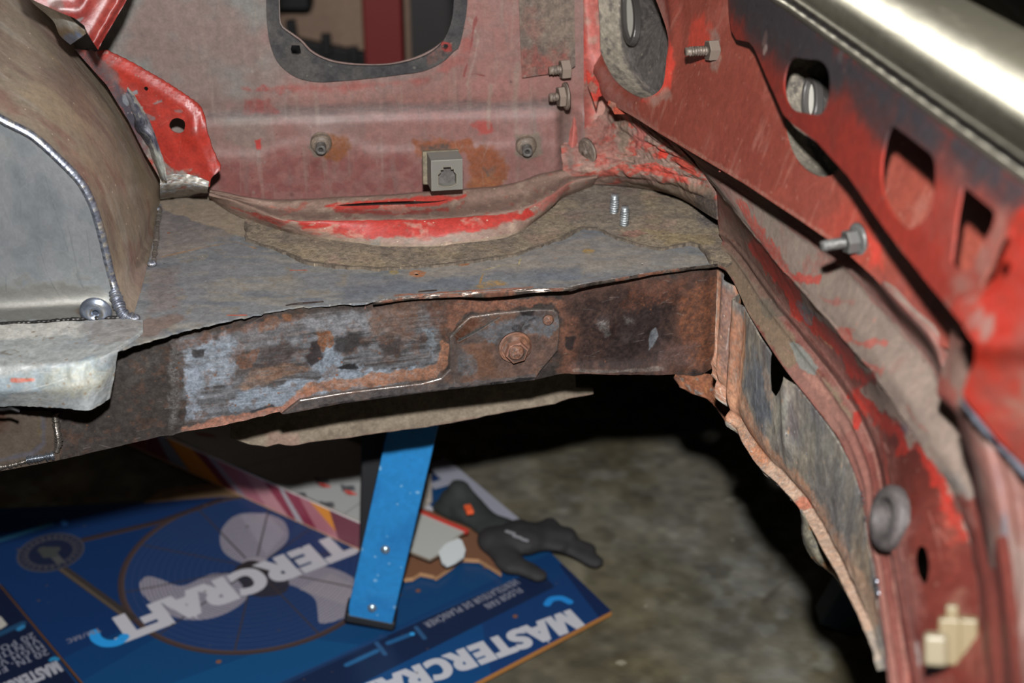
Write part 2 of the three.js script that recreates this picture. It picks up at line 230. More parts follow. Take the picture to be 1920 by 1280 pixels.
// ---------------------------------------------------------------- the garage
const structure = (o) => { o.userData.kind = 'structure'; return o; };
const box = (x0, x1, y0, y1, z0, z1) => { const g = new THREE.BoxGeometry(x1 - x0, y1 - y0, z1 - z0); g.translate((x0 + x1) / 2, (y0 + y1) / 2, (z0 + z1) / 2); return g; };
{
  const su = 3, sv = 3, kf = gain(new V3(0.2, 0, -1.6), new V3(0, 1, 0));
  const g = box(-3.2, 3.2, -0.12, 0, -4.6, 2.2), P = g.attributes.position, u = g.attributes.uv, N = g.attributes.normal;
  for (let i = 0; i < P.count; i++) u.setXY(i, (P.getX(i) + 1.2) / su, (-P.getZ(i) - 0.4) / sv);
  const surf = { su, sv, k: kf, uv: (x, y) => { const p = H(x, y, 0); return [p.x + 1.2, -p.z - 0.4]; } };
  const m = paint(surf, 1400, [70, 66, 57], { rough: 0.75, grain: 0.13, grainSize: 0.012, fine: 0.3, fineDepth: 0.002 }, (L) => L
    .noise([84, 82, 74], { s: 0.09, lo: 0.45, hi: 0.68, a: 0.75 }).noise([60, 54, 38], { s: 0.16, lo: 0.46, hi: 0.66, a: 0.75 }).noise([92, 92, 86], { s: 0.035, lo: 0.56, hi: 0.8, a: 0.6 }).noise([48, 44, 36], { s: 0.05, lo: 0.6, hi: 0.78, a: 0.6 })
    .patch([[880, 880], [1250, 800], [1380, 960], [1240, 1010], [1000, 1000]], [88, 86, 79], { e: 0.15, w: 0.12, ws: 0.1, a: 0.55, g: 0.6, gs: 0.03 }).patch([[1290, 1010], [1460, 1040], [1560, 1180], [1380, 1210]], [96, 97, 93], { e: 0.1, w: 0.1, ws: 0.06, a: 0.6, g: 0.7, gs: 0.02 })
    .patch([[1030, 1010], [1290, 1060], [1400, 1280], [1000, 1280]], [60, 54, 36], { e: 0.14, w: 0.1, ws: 0.12, a: 0.55, g: 0.4, gs: 0.03 })
    .line([[1430, 1130], [1470, 1090], [1500, 1085]], 0.004, [36, 30, 24], { w: 0.02, ws: 0.05, e: 0.012, a: 0.6 }).specks(140, [128, 124, 112], { r0: 0.002, r1: 0.007, a: 0.5 }).specks(120, [38, 32, 26], { r0: 0.002, r1: 0.009, a: 0.5 }));
  structure(geoMesh('floor', scene, g, m));
  const wall = plain(0xa0a8a2, 0.9);
  structure(geoMesh('wall_back', scene, box(-3.2, 3.2, 0, 2.7, -4.6, -4.5), wall)); structure(geoMesh('wall_front', scene, box(-3.2, 3.2, 0, 2.7, 2.1, 2.2), wall));
  structure(geoMesh('wall_left', scene, box(-3.2, -3.1, 0, 2.7, -4.5, 2.1), wall)); structure(geoMesh('wall_right', scene, box(3.1, 3.2, 0, 2.7, -4.5, 2.1), wall));
  structure(geoMesh('ceiling', scene, box(-3.2, 3.2, 2.7, 2.8, -4.6, 2.2), plain(0x8b8a84, 0.9)));
  const lamp = thing('added_fill_lamp', 'unseen long white ceiling lamp added behind the photographer to lift the shadows', 'lamp'); lamp.position.set(-0.4, 2.52, 0.7);
  geoMesh('housing', lamp, new RoundedBoxGeometry(1.2, 0.09, 0.36, 2, 0.01).translate(0, 0.125, 0), plain(0xd8d8d4, 0.5));
  geoMesh('diffuser', lamp, new RoundedBoxGeometry(1.1, 0.06, 0.3, 2, 0.01).translate(0, 0.05, 0), plain(0xffffff, 0.6, 0, { emissive: 0xfff0dc, emissiveIntensity: 0.5 }));
  const fl = thing('flash_unit', 'black camera flash held above the lens', 'flash');
  const m4 = new THREE.Matrix4().makeBasis(new V3(1, 0, 0), UP, FWD.clone().negate()).setPosition(FLASH_AT);
  fl.applyMatrix4(m4);
  geoMesh('body', fl, new RoundedBoxGeometry(0.075, 0.05, 0.09, 3, 0.008).translate(0, 0.0, 0.062), plain(0x141414, 0.5));
  geoMesh('flash_window', fl, new RoundedBoxGeometry(0.062, 0.036, 0.004, 2, 0.001).translate(0, 0.0, 0.018), plain(0xf4f4f0, 0.4, 0, { emissive: 0xffffff, emissiveIntensity: 3 }));
}
// ---------------------------------------------------------------- the car body
const car = thing('car_body', 'partly stripped red car body with a bare-metal wheel tub and a rusty cut-open frame rail', 'car body');
const FLOOR = EYE.y - 0.461;
const wB = new Plane(new V3(-0.1, 0.9, -1.135), new V3(0.0867, 0, 0.996));               // rear panel
const wW = slant(1100, 150, 0.82, 0.00075, 0.0001);                                        // side panel
const wL = slant(1100, 150, 0.738, 0.00115, 0.0001);                                       // lip panel in front of it
const wR = new Plane(new V3(0, 0.74, -0.958), new V3(0.239, 0, 0.971));                     // frame rail
const wF = new Plane(new V3(0, FLOOR, -1), new V3(0, 1, 0), new V3(0, 0, -1));             // trunk floor
const P = (list, f) => list.map(([x, y, ...r]) => f(x, y, ...r));
const hF = (x, y, o = 0) => H(x, y, FLOOR + o);
// colours as the photograph shows them
const C = { dust: [131, 116, 104], tan: [122, 106, 84], red: [196, 48, 36], paint: [140, 64, 52], pink: [160, 98, 90], maroon: [118, 58, 56], grey: [108, 110, 112], blue: [122, 134, 148], rust: [138, 84, 58], rustD: [92, 60, 46], black: [46, 40, 40], dark: [64, 58, 58], steel: [150, 152, 154], white: [190, 190, 186] };

// --- rear panel
{
  const bumpAt = pxH(wB, (x, y) => {
    const l1 = 210 - (x - 400) * 0.022;
    const crease = x < 480 ? 283 : x < 560 ? lerp(283, 262, sstep(480, 545, x)) : x < 650 ? 258 : x < 700 ? lerp(258, 274, sstep(650, 700, x)) : 274 - sstep(800, 1000, x) * 10;
    let h = 0.0018 * sstep(l1 + 13, l1 + 25, y) + 0.0018 * sstep(crease - 4, crease + 8, y) - 0.0015 * Math.exp(-(((y - l1 + 4) / 12) ** 2));
    h += 0.004 * Math.exp(-((x - 602) ** 2 + (y - 272) ** 2) / 900) + 0.004 * Math.exp(-((x - 986) ** 2 + (y - 270) ** 2) / 900);
    h -= 0.006 * sstep(1044, 1056, x) * sstep(1090, 1078, x) * sstep(195, 225, y);
    h += 0.0012 * (fbm(x / 90, y / 90, 3, 5) - 0.5);
    return h;
  });
  const hole = [...smooth([[525, -150], [525, -60], [525, 20], [528, 46], [548, 62], [566, 75], [585, 95], [620, 112], [680, 120], [742, 117], [800, 98], [832, 74], [846, 42], [851, 0], [851, -80], [848, -150], [832, -190], [790, -212], [690, -222], [585, -212], [540, -188]], 120)];
  plate('rear_panel', car, wB, {
    out: [[-120, -300], [1092, -300], [1096, 340], [1020, 345], [950, 372], [870, 380], [740, 396], [633, 400], [510, 396], [400, 376], [300, 384], [-120, 400]], holes: [hole, smooth([[548, 84], [562, 85], [565, 98], [560, 102], [548, 101], [545, 92]], 14), smooth([[840, 86], [836, 91], [831, 88], [835, 83]], 12)], h: bumpAt, step: 0.0032,
    mat: (s) => paint(s, 1500, [139, 115, 108], { rough: 0.55, grain: 0.05, more: { clearcoat: 0.06, clearcoatRoughness: 0.3 } }, (L) => L
      .patch([[-150, -100], [500, -100], [520, 120], [480, 230], [380, 240], [-150, 380]], [126, 127, 122], { e: 0.05, w: 0.03, ws: 0.05, a: 0.95 })
      .noise([142, 84, 76], { s: 0.05, lo: 0.5, hi: 0.75, a: 0.35 })
      .patch([[440, 160], [560, 155], [1000, 120], [1090, 60], [1090, 215], [420, 225]], [158, 112, 104], { e: 0.03, w: 0.03, ws: 0.04, a: 0.7, g: 0.35, gs: 0.012 })
      .patch([[880, -80], [1092, -80], [1092, 200], [820, 170]], [152, 104, 96], { e: 0.03, w: 0.02, ws: 0.03, a: 0.75, g: 0.3, gs: 0.01 })
      .patch([[390, 220], [1090, 205], [1090, 360], [380, 400]], [146, 100, 94], { e: 0.012, w: 0.012, ws: 0.03, a: 0.85, g: 0.25, gs: 0.01 })
      .patch([[405, 300], [520, 288], [780, 285], [790, 372], [560, 392], [405, 362]], [126, 70, 66], { e: 0.016, w: 0.02, ws: 0.02, a: 0.7, g: 0.55, gs: 0.009 })
      .patch([[395, 215], [530, 212], [490, 275], [400, 285]], [132, 118, 108], { e: 0.02, w: 0.015, ws: 0.02, a: 0.75 })
      .patch([[560, 205], [680, 200], [680, 255], [560, 250]], [130, 112, 105], { e: 0.02, w: 0.012, ws: 0.02, a: 0.6 })
      .line([[395, 218], [520, 210], [700, 203], [900, 200], [1050, 196]], 0.0075, [101, 84, 81], { e: 0.006, w: 0.003, ws: 0.012, a: 0.8, g: 0.35, gsx: 0.004, gs: 0.0012 })
      .noise([112, 98, 92], { s: 0.03, sx: 0.006, lo: 0.55, hi: 0.8, a: 0.3 })
      .noise([150, 135, 122], { s: 0.05, sx: 0.004, lo: 0.58, hi: 0.85, a: 0.35 })
      .patch([[1042, 180], [1070, 180], [1072, 330], [1052, 330]], [112, 92, 84], { e: 0.008, w: 0.004, a: 0.8 })
      .patch([[880, 231], [915, 228], [930, 244], [895, 250]], [178, 52, 44], { e: 0.004, w: 0.004, a: 0.55 })
      .patch([[600, 260], [632, 250], [660, 268], [655, 292], [625, 300], [590, 290]], [134, 82, 50], { e: 0.005, w: 0.006, ws: 0.008, g: 0.35, rough: 0.85 })
      .patch([[602, 250], [618, 262], [610, 285], [590, 288], [577, 272], [584, 256]], [120, 108, 95], { e: 0.003, w: 0.003, rough: 0.9 })
      .patch([[780, 268], [880, 262], [935, 290], [955, 325], [930, 362], [880, 365], [872, 285], [790, 290]], [140, 80, 52], { e: 0.006, w: 0.008, ws: 0.01, g: 0.25, rough: 0.88 })
      .patch([[785, 272], [840, 268], [845, 280], [790, 284]], [86, 70, 62], { e: 0.003, w: 0.004, g: 0.6, rough: 0.9 }).patch([[905, 312], [925, 312], [926, 332], [908, 332]], [104, 84, 74], { e: 0.003, w: 0.004, g: 0.5 }).patch([[880, 330], [940, 330], [930, 355], [885, 360]], [150, 96, 62], { e: 0.006, w: 0.006, g: 0.7 })
      .patch([[962, 250], [1010, 246], [1016, 282], [990, 295], [965, 284]], [124, 110, 97], { e: 0.003, w: 0.003, rough: 0.9 })
      .line([[880, 35], [897, 70], [890, 110], [875, 160]], 0.0016, [160, 140, 128], { e: 0.0015, w: 0.002, a: 0.5 }).line([[893, 30], [880, 100], [870, 142]], 0.0008, [130, 50, 46], { e: 0.0012, w: 0.002, a: 0.6 }).line([[865, 142], [890, 138], [908, 142]], 0.0006, [120, 50, 46], { e: 0.001, w: 0.001, a: 0.7 })
      .line([[920, 160], [917, 205], [916, 240]], 0.003, [150, 132, 118], { e: 0.003, w: 0.002, a: 0.6 }).line([[970, 120], [966, 200], [968, 245]], 0.004, [146, 130, 117], { e: 0.004, w: 0.002, a: 0.55 }).line([[1000, 205], [1003, 250]], 0.004, [140, 124, 112], { e: 0.003, a: 0.5 })
      .patch([[455, 165], [520, 160], [525, 172], [470, 175]], [158, 64, 58], { e: 0.004, w: 0.006, a: 0.6, g: 0.4 }).patch([[462, 190], [500, 186], [530, 212], [460, 214]], [150, 62, 58], { e: 0.004, w: 0.005, a: 0.55, g: 0.5, gsx: 0.004, gs: 0.015 })
      .patch([[478, 262], [490, 258], [488, 278], [482, 278]], [184, 44, 38], { e: 0.002, w: 0.002, a: 0.8 })
      .patch([[512, 165], [640, 158], [800, 150], [880, 70], [890, 90], [850, 130], [780, 152], [620, 172]], [160, 70, 62], { e: 0.008, w: 0.006, a: 0.45 })
      .line([[510, 382], [633, 384], [760, 376], [870, 356]], 0.004, [122, 92, 86], { e: 0.006, w: 0.003, a: 0.6 })
      .specks(60, [150, 140, 130], { a: 0.5 }).specks(40, [96, 60, 56], { a: 0.5 }).scratches(60, [150, 138, 128], { l: 0.02, fan: 1.2, turn: 1.4, a: 0.35 })),
  });
  const gk = wB.lift(0.0035);
  const inner = smooth([[523, -150], [523, -60], [523, 20], [526, 50], [546, 66], [564, 79], [584, 100], [620, 117], [680, 124], [744, 121], [800, 104], [826, 84], [846, 42], [851, 0], [851, -80], [849, -150], [834, -192], [790, -214], [690, -224], [585, -214], [538, -190]], 120), outer = smooth([[874, -160], [876, -60], [876, 10], [868, 60], [858, 92], [848, 98], [838, 110], [800, 131], [740, 141], [660, 150], [590, 153], [552, 143], [522, 118], [508, 88], [501, 50], [499, 0], [499, -80], [501, -170], [525, -220], [580, -246], [690, -256], [800, -246], [850, -215]], 130);
  const hb = wB.uv(553, 92);
  const gas = plate('gasket', car, gk, { out: outer, holes: [inner, [[547, 84], [562, 84], [565, 99], [559, 102], [548, 101], [545, 92]], smooth([[841, 86], [836, 93], [829, 88], [835, 82]], 12)], t: 0.003, step: 0.003, h: pxH(gk, (x, y) => 0.0006 * (fbm(x / 30, y / 30, 3, 9) - 0.5) + 0.0012 * Math.exp(-((x - 555) ** 2 + (y - 95) ** 2) / 700)),
    mat: (s) => paint(s, 700, [68, 66, 66], { rough: 0.75, grain: 0.1 }, (L) => L.noise([88, 84, 80], { s: 0.02, lo: 0.45, hi: 0.7, a: 0.7 }).noise([50, 48, 50], { s: 0.012, lo: 0.55, hi: 0.75, a: 0.6 }).patch([[800, 100], [832, 82], [845, 95], [800, 120]], [122, 82, 74], { e: 0.003, w: 0.004, a: 0.7, g: 0.5 }).patch([[826, 78], [848, 80], [850, 96], [832, 100]], [170, 56, 48], { e: 0.002, w: 0.003, a: 0.8 }).patch([[545, 80], [570, 82], [572, 104], [548, 106]], [96, 88, 82], { e: 0.003, w: 0.003, a: 0.7 }).specks(60, [126, 120, 112], { a: 0.6 })) });
  gas.userData.label = 'dusty black rubber gasket around the panel opening';
  // overlapping cover plate at the right with its turned-in tab
  const cp = wB.lift(0.006);
  const cov = plate('cover_plate', car, cp, { out: [[970, -185], [974, 40], [979, 146], [1020, 140], [1058, 137], [1078, 122], [1074, -185]], t: 0.0012, h: pxH(cp, (x, y) => 0.002 * sstep(1050, 1076, x)), mat: (s) => paint(s, 500, [124, 108, 96], { rough: 0.8, grain: 0.1 }, (L) => L.noise([106, 92, 84], { s: 0.02, lo: 0.45, hi: 0.65, a: 0.7 }).patch([[970, 100], [1060, 95], [1060, 145], [975, 150]], [152, 72, 64], { e: 0.012, w: 0.01, a: 0.6, g: 0.5, gs: 0.004 }).patch([[985, 10], [1010, 5], [1010, 70], [990, 70]], [140, 86, 78], { e: 0.01, w: 0.01, a: 0.4 }).specks(70, [140, 130, 118], { a: 0.5 })) });
  cov.userData.label = 'dusty overlapping cover plate';
}

// --- side panel with two round openings
const bigHole = smooth([[1116, -50], [1114, 30], [1118, 70], [1130, 112], [1150, 148], [1178, 172], [1208, 184], [1228, 182], [1244, 168], [1253, 145], [1257, 110], [1253, 65], [1240, 25], [1222, -20], [1200, -72], [1172, -98], [1142, -98], [1124, -80]], 80);
const hole2 = smooth([[1468, 140], [1466, 190], [1470, 240], [1480, 275], [1497, 305], [1520, 324], [1545, 332], [1568, 322], [1585, 290], [1590, 240], [1580, 185], [1560, 140], [1530, 110], [1498, 105], [1478, 118]], 50);
{
  const side = plate('side_panel', car, wW, {
    out: [[1078, -190], [1090, 50], [1104, 120], [1122, 165], [1140, 190], [1185, 216], [1240, 252], [1320, 300], [1400, 347], [1480, 400], [1560, 453], [1600, 484], [1640, 520], [1690, 576], [1755, 645], [1790, 660], [1990, 610], [1990, 440], [1930, 378], [1750, 246], [1600, 136], [1480, 50], [1440, 22], [1400, -75], [1330, -190]], holes: [bigHole, hole2], step: 0.0045, t: 0.0014,
    h: pxH(wW, (x, y) => { const d1 = Math.hypot((x - 1187) / 72, (y - 50) / 136) - 1; return 0.0035 * Math.exp(-((d1 - 0.1) ** 2) / 0.012) + 0.002 * (fbm(x / 120, y / 120, 3, 11) - 0.5) - 0.004 * sstep(70, 0, (y - 190) - (x - 1140) * 0.62 + 70) * 0; }),
    mat: (s) => paint(s, 1500, [136, 66, 53], { rough: 0.5, grain: 0.045, more: { clearcoat: 0.15, clearcoatRoughness: 0.3 } }, (L) => L
      .noise([150, 80, 68], { s: 0.035, lo: 0.5, hi: 0.75, a: 0.55 }).noise([122, 56, 46], { s: 0.06, lo: 0.5, hi: 0.75, a: 0.5 }).noise([160, 110, 96], { s: 0.03, sx: 0.008, lo: 0.6, hi: 0.85, a: 0.5 })
      .patch([[1080, -90], [1130, -90], [1125, 90], [1150, 160], [1200, 195], [1180, 215], [1130, 185], [1085, 60]], [150, 92, 84], { e: 0.012, w: 0.012, a: 0.7, g: 0.5, gs: 0.005 })
      .patch([[1246, 30], [1262, 60], [1268, 120], [1256, 170], [1225, 190], [1210, 190], [1245, 160], [1252, 110]], [204, 70, 56], { e: 0.004, w: 0.003, a: 0.9, rough: 0.35 })
      .patch([[1225, 0], [1240, -10], [1262, 60], [1258, 90], [1248, 60]], [152, 112, 102], { e: 0.006, w: 0.004, a: 0.7 })
      .patch([[1295, 40], [1320, 30], [1335, 60], [1330, 110], [1300, 112], [1290, 90]], [190, 66, 50], { e: 0.008, w: 0.006, a: 0.75 }).patch([[1326, 55], [1345, 50], [1352, 110], [1345, 138], [1330, 130], [1335, 90]], [140, 118, 108], { e: 0.004, w: 0.004, a: 0.75, g: 0.3 })
      .patch([[1205, 180], [1240, 175], [1255, 160], [1262, 180], [1230, 198]], [152, 122, 110], { e: 0.005, w: 0.004, a: 0.7 })
      .patch([[1130, 120], [1170, 180], [1230, 235], [1210, 240], [1140, 192]], [150, 104, 94], { e: 0.008, w: 0.008, a: 0.7, g: 0.55, gs: 0.003, gsx: 0.01 })
      .patch([[1520, 430], [1600, 380], [1660, 470], [1650, 500], [1600, 480]], [168, 62, 50], { e: 0.02, w: 0.01, a: 0.45 }).patch([[1625, 440], [1655, 455], [1655, 500], [1635, 500]], [196, 66, 52], { e: 0.006, w: 0.004, a: 0.8 })
      .patch([[1640, 520], [1700, 520], [1770, 620], [1755, 650], [1690, 585]], [118, 62, 58], { e: 0.02, w: 0.01, a: 0.6 })
      .noise([176, 140, 124], { s: 0.004, lo: 0.72, hi: 0.85, a: 0.35 }).specks(80, [176, 140, 124], { r0: 0.0003, r1: 0.0012, a: 0.6 }).scratches(50, [160, 110, 98], { l: 0.015, a: 0.35 })
      .line([[1440, 170], [1470, 200]], 0.012, [158, 104, 92], { e: 0.015, w: 0.01, a: 0.5, g: 0.6, gs: 0.006 })
      .line([[1140, 186], [1240, 248], [1400, 342], [1560, 448]], 0.0022, [156, 116, 102], { e: 0.002, w: 0.0015, a: 0.7, g: 0.5 })),
  });
  // cups behind the openings: collar going back, floor with a ring and an eye
  const cup = (ring, cx, cy, deep, eye, name) => {
    const pts = P(ring, (x, y) => wW.at(x, y)), c = wW.at(cx, cy);
    const step = (off, sc) => pts.map((p) => { const q = p.clone().sub(c).multiplyScalar(sc).add(c); return q.addScaledVector(wW.n, -off); });
    const rows = [step(0.0005, 1.03), step(deep * 0.45, 1.03), step(deep * 0.92, 0.99), step(deep, 0.93), step(deep * 1.02, 0.6), step(deep * 1.02, 0.34), step(deep * 1.02, 0.12)];
    const m = loft(name, car, rows, { nu: 72, nv: 30, t: 0.001, flip: false, mat: (s) => paint(s, 600, [76, 71, 68], { rough: 0.8, grain: 0.12, k: s.k * 0.9 }, (L) => L.noise([104, 96, 88], { s: 0.02, lo: 0.5, hi: 0.72, a: 0.6 }).noise([52, 49, 48], { s: 0.015, lo: 0.55, hi: 0.72, a: 0.6 }).area([120, 112, 99], { e: 0.004, w: 0.003, a: 0.95, g: 0.15 }, (u, v) => v - s.sv * 0.3, [[0, 0], [s.su, s.sv]], 0).area([72, 66, 60], { e: 0.002, w: 0.002, a: 0.8, g: 0.5 }, (u, v) => Math.abs(v - s.sv * 0.33) - s.sv * 0.02, [[0, 0], [s.su, s.sv]], 0).noise([60, 55, 54], { s: 0.008, lo: 0.6, hi: 0.75, a: 0.5 }).specks(160, [160, 150, 132], { r0: 0.0003, r1: 0.001, a: 0.6 })) });
    m.userData.label = 'dusty black-grey cup behind a round opening';
    const er = smooth(eye, 40, true), pe = new Plane(c.clone().addScaledVector(wW.n, -deep * 1.02 + 0.004), wW.n), big = er.map(([x, y]) => { const ex = eye.reduce((a, q) => a + q[0], 0) / eye.length, ey = eye.reduce((a, q) => a + q[1], 0) / eye.length; return [ex + (x - ex) * 0.78, ey + (y - ey) * 0.88]; });
    const outline = er.map(([x, y]) => pe.uv(x, y)), inn = big.map(([x, y]) => pe.uv(x, y)), sh = new THREE.Shape(outline.map((q) => new THREE.Vector2(...q))); sh.holes.push(new THREE.Path(inn.map((q) => new THREE.Vector2(...q))));
    const g = new THREE.ExtrudeGeometry(sh, { depth: 0.004, bevelEnabled: true, bevelSize: 0.0008, bevelThickness: 0.0008, bevelSegments: 2 }); g.applyMatrix4(pe.m);
    geoMesh('ring', m, g, plain(0x4b4846, 0.4, 0.5));
    const lens = new THREE.ExtrudeGeometry(new THREE.Shape(inn.map((q) => new THREE.Vector2(...q))), { depth: 0.001, bevelEnabled: false }); lens.applyMatrix4(pe.m);
    geoMesh('disc', m, lens, plain(0xa8a49a, 0.6));
    return m;
  };
  cup([...bigHole, bigHole[0]], 1187, 20, 0.027, [[1176, -10], [1174, 30], [1178, 66], [1188, 85], [1197, 70], [1200, 30], [1194, -8], [1185, -25]], 'cup');
  cup([...hole2, hole2[0]], 1527, 218, 0.02, [[1519, 160], [1515, 190], [1517, 216], [1526, 232], [1538, 216], [1542, 186], [1538, 155], [1528, 145]], 'cup');
}

// --- lip panel in front, with its three openings, and the bare rolled edge
const lipLine = [[1395, -70], [1440, -3], [1480, 25], [1600, 112], [1750, 222], [1840, 287], [1935, 356], [2010, 410]];
{
  const lip = plate('lip_panel', car, wL, {
    out: [[1362, -75], [1366, 20], [1371, 58], [1380, 74], [1404, 79], [1413, 90], [1440, 150], [1470, 216], [1490, 236], [1532, 266], [1590, 330], [1660, 430], [1740, 532], [1800, 603], [1838, 648], [1900, 600], [2010, 560], ...[...lipLine].reverse()],
    holes: [smooth([[1486, 108], [1512, 111], [1540, 114], [1553, 130], [1557, 160], [1552, 195], [1540, 215], [1515, 213], [1486, 206], [1474, 188], [1469, 160], [1474, 128]], 40), smooth([[1672, 236], [1690, 246], [1720, 268], [1748, 292], [1753, 312], [1750, 370], [1740, 402], [1720, 424], [1700, 429], [1680, 412], [1660, 375], [1652, 335], [1655, 285]], 50), [[1803, 349], [1812, 352], [1862, 392], [1867, 402], [1862, 424], [1816, 508], [1808, 510], [1786, 498], [1783, 490]], [[1884, 438], [1914, 440], [1914, 520], [1852, 548], [1838, 534]]],
    h: pxH(wL, (x, y) => 0.0015 * (fbm(x / 140, y / 140, 3, 21) - 0.5)), step: 0.004, t: 0.0014,
    mat: (s) => { const up = (d) => lipLine.map(([x, y]) => [x - d * 0.57, y + d * 0.82]); return paint(s, 1300, [168, 58, 46], { rough: 0.5, grain: 0.05, k: s.k * 1.5, more: { clearcoat: 0.08, clearcoatRoughness: 0.35 } }, (L) => L
      .noise([184, 62, 48], { s: 0.04, lo: 0.45, hi: 0.7, a: 0.6 }).noise([140, 64, 54], { s: 0.03, lo: 0.55, hi: 0.8, a: 0.5 })
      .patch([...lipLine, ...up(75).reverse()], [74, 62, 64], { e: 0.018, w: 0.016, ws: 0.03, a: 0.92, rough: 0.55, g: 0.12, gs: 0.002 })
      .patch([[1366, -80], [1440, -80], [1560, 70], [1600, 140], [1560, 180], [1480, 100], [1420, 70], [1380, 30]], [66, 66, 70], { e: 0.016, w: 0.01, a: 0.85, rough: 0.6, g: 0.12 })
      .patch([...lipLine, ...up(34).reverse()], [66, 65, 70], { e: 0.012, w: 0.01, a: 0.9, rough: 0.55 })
      .patch([[1760, 300], [1830, 330], [1870, 400], [1860, 520], [1800, 560], [1745, 420]], [164, 92, 82], { e: 0.02, w: 0.015, a: 0.55, g: 0.3, gs: 0.008 }).patch([[1815, 510], [1870, 400], [1900, 400], [1850, 520], [1780, 570], [1770, 540]], [158, 116, 104], { e: 0.012, w: 0.01, a: 0.7 })
      .dot(1433, 75, 0.004, [150, 120, 112], { e: 0.004, w: 0.003, a: 0.7 }).dot(1434, 92, 0.003, [214, 190, 180], { e: 0.003, w: 0.002, a: 0.8 }).dot(1578, 105, 0.004, [120, 110, 108], { e: 0.004, w: 0.004, a: 0.6 })
      .specks(60, [150, 130, 122], { a: 0.4 })); },
  });
  // rolled edge: a cross-section (outwards, upwards in cm) carried along the top of the lip panel
  const sec = [[0, 0], [-0.04, 0.12], [-0.03, 0.3], [0.025, 0.42], [0.05, 0.62], [0.04, 0.8], [0.09, 0.95], [0.12, 1.4], [0.2, 1.95], [0.42, 2.4], [0.78, 2.85], [1.12, 3.22], [1.6, 3.42], [2.4, 3.55], [3.2, 3.6]];
  const rows = sec.map(([r, u]) => P([...lipLine, [2080, 462]].map((q) => q), (x, y) => wL.at(x, y).add(new V3(r * 0.0112, u * 0.0112, 0))));
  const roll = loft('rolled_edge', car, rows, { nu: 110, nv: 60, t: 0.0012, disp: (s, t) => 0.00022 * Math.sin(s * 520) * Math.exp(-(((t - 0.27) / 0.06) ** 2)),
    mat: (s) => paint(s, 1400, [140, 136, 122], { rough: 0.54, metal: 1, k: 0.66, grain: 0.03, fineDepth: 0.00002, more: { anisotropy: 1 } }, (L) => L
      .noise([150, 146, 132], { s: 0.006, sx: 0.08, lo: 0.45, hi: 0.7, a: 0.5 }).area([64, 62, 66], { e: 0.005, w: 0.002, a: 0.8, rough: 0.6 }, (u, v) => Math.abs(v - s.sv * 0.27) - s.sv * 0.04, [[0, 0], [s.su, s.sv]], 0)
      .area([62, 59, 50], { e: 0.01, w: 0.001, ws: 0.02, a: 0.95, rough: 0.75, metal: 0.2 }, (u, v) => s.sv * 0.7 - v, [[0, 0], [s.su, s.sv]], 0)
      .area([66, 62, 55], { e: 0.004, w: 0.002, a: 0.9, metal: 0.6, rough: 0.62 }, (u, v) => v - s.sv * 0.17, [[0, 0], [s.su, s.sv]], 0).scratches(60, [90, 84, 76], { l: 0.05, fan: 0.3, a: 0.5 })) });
  roll.userData.label = 'bare brushed steel rolled edge strip';
}

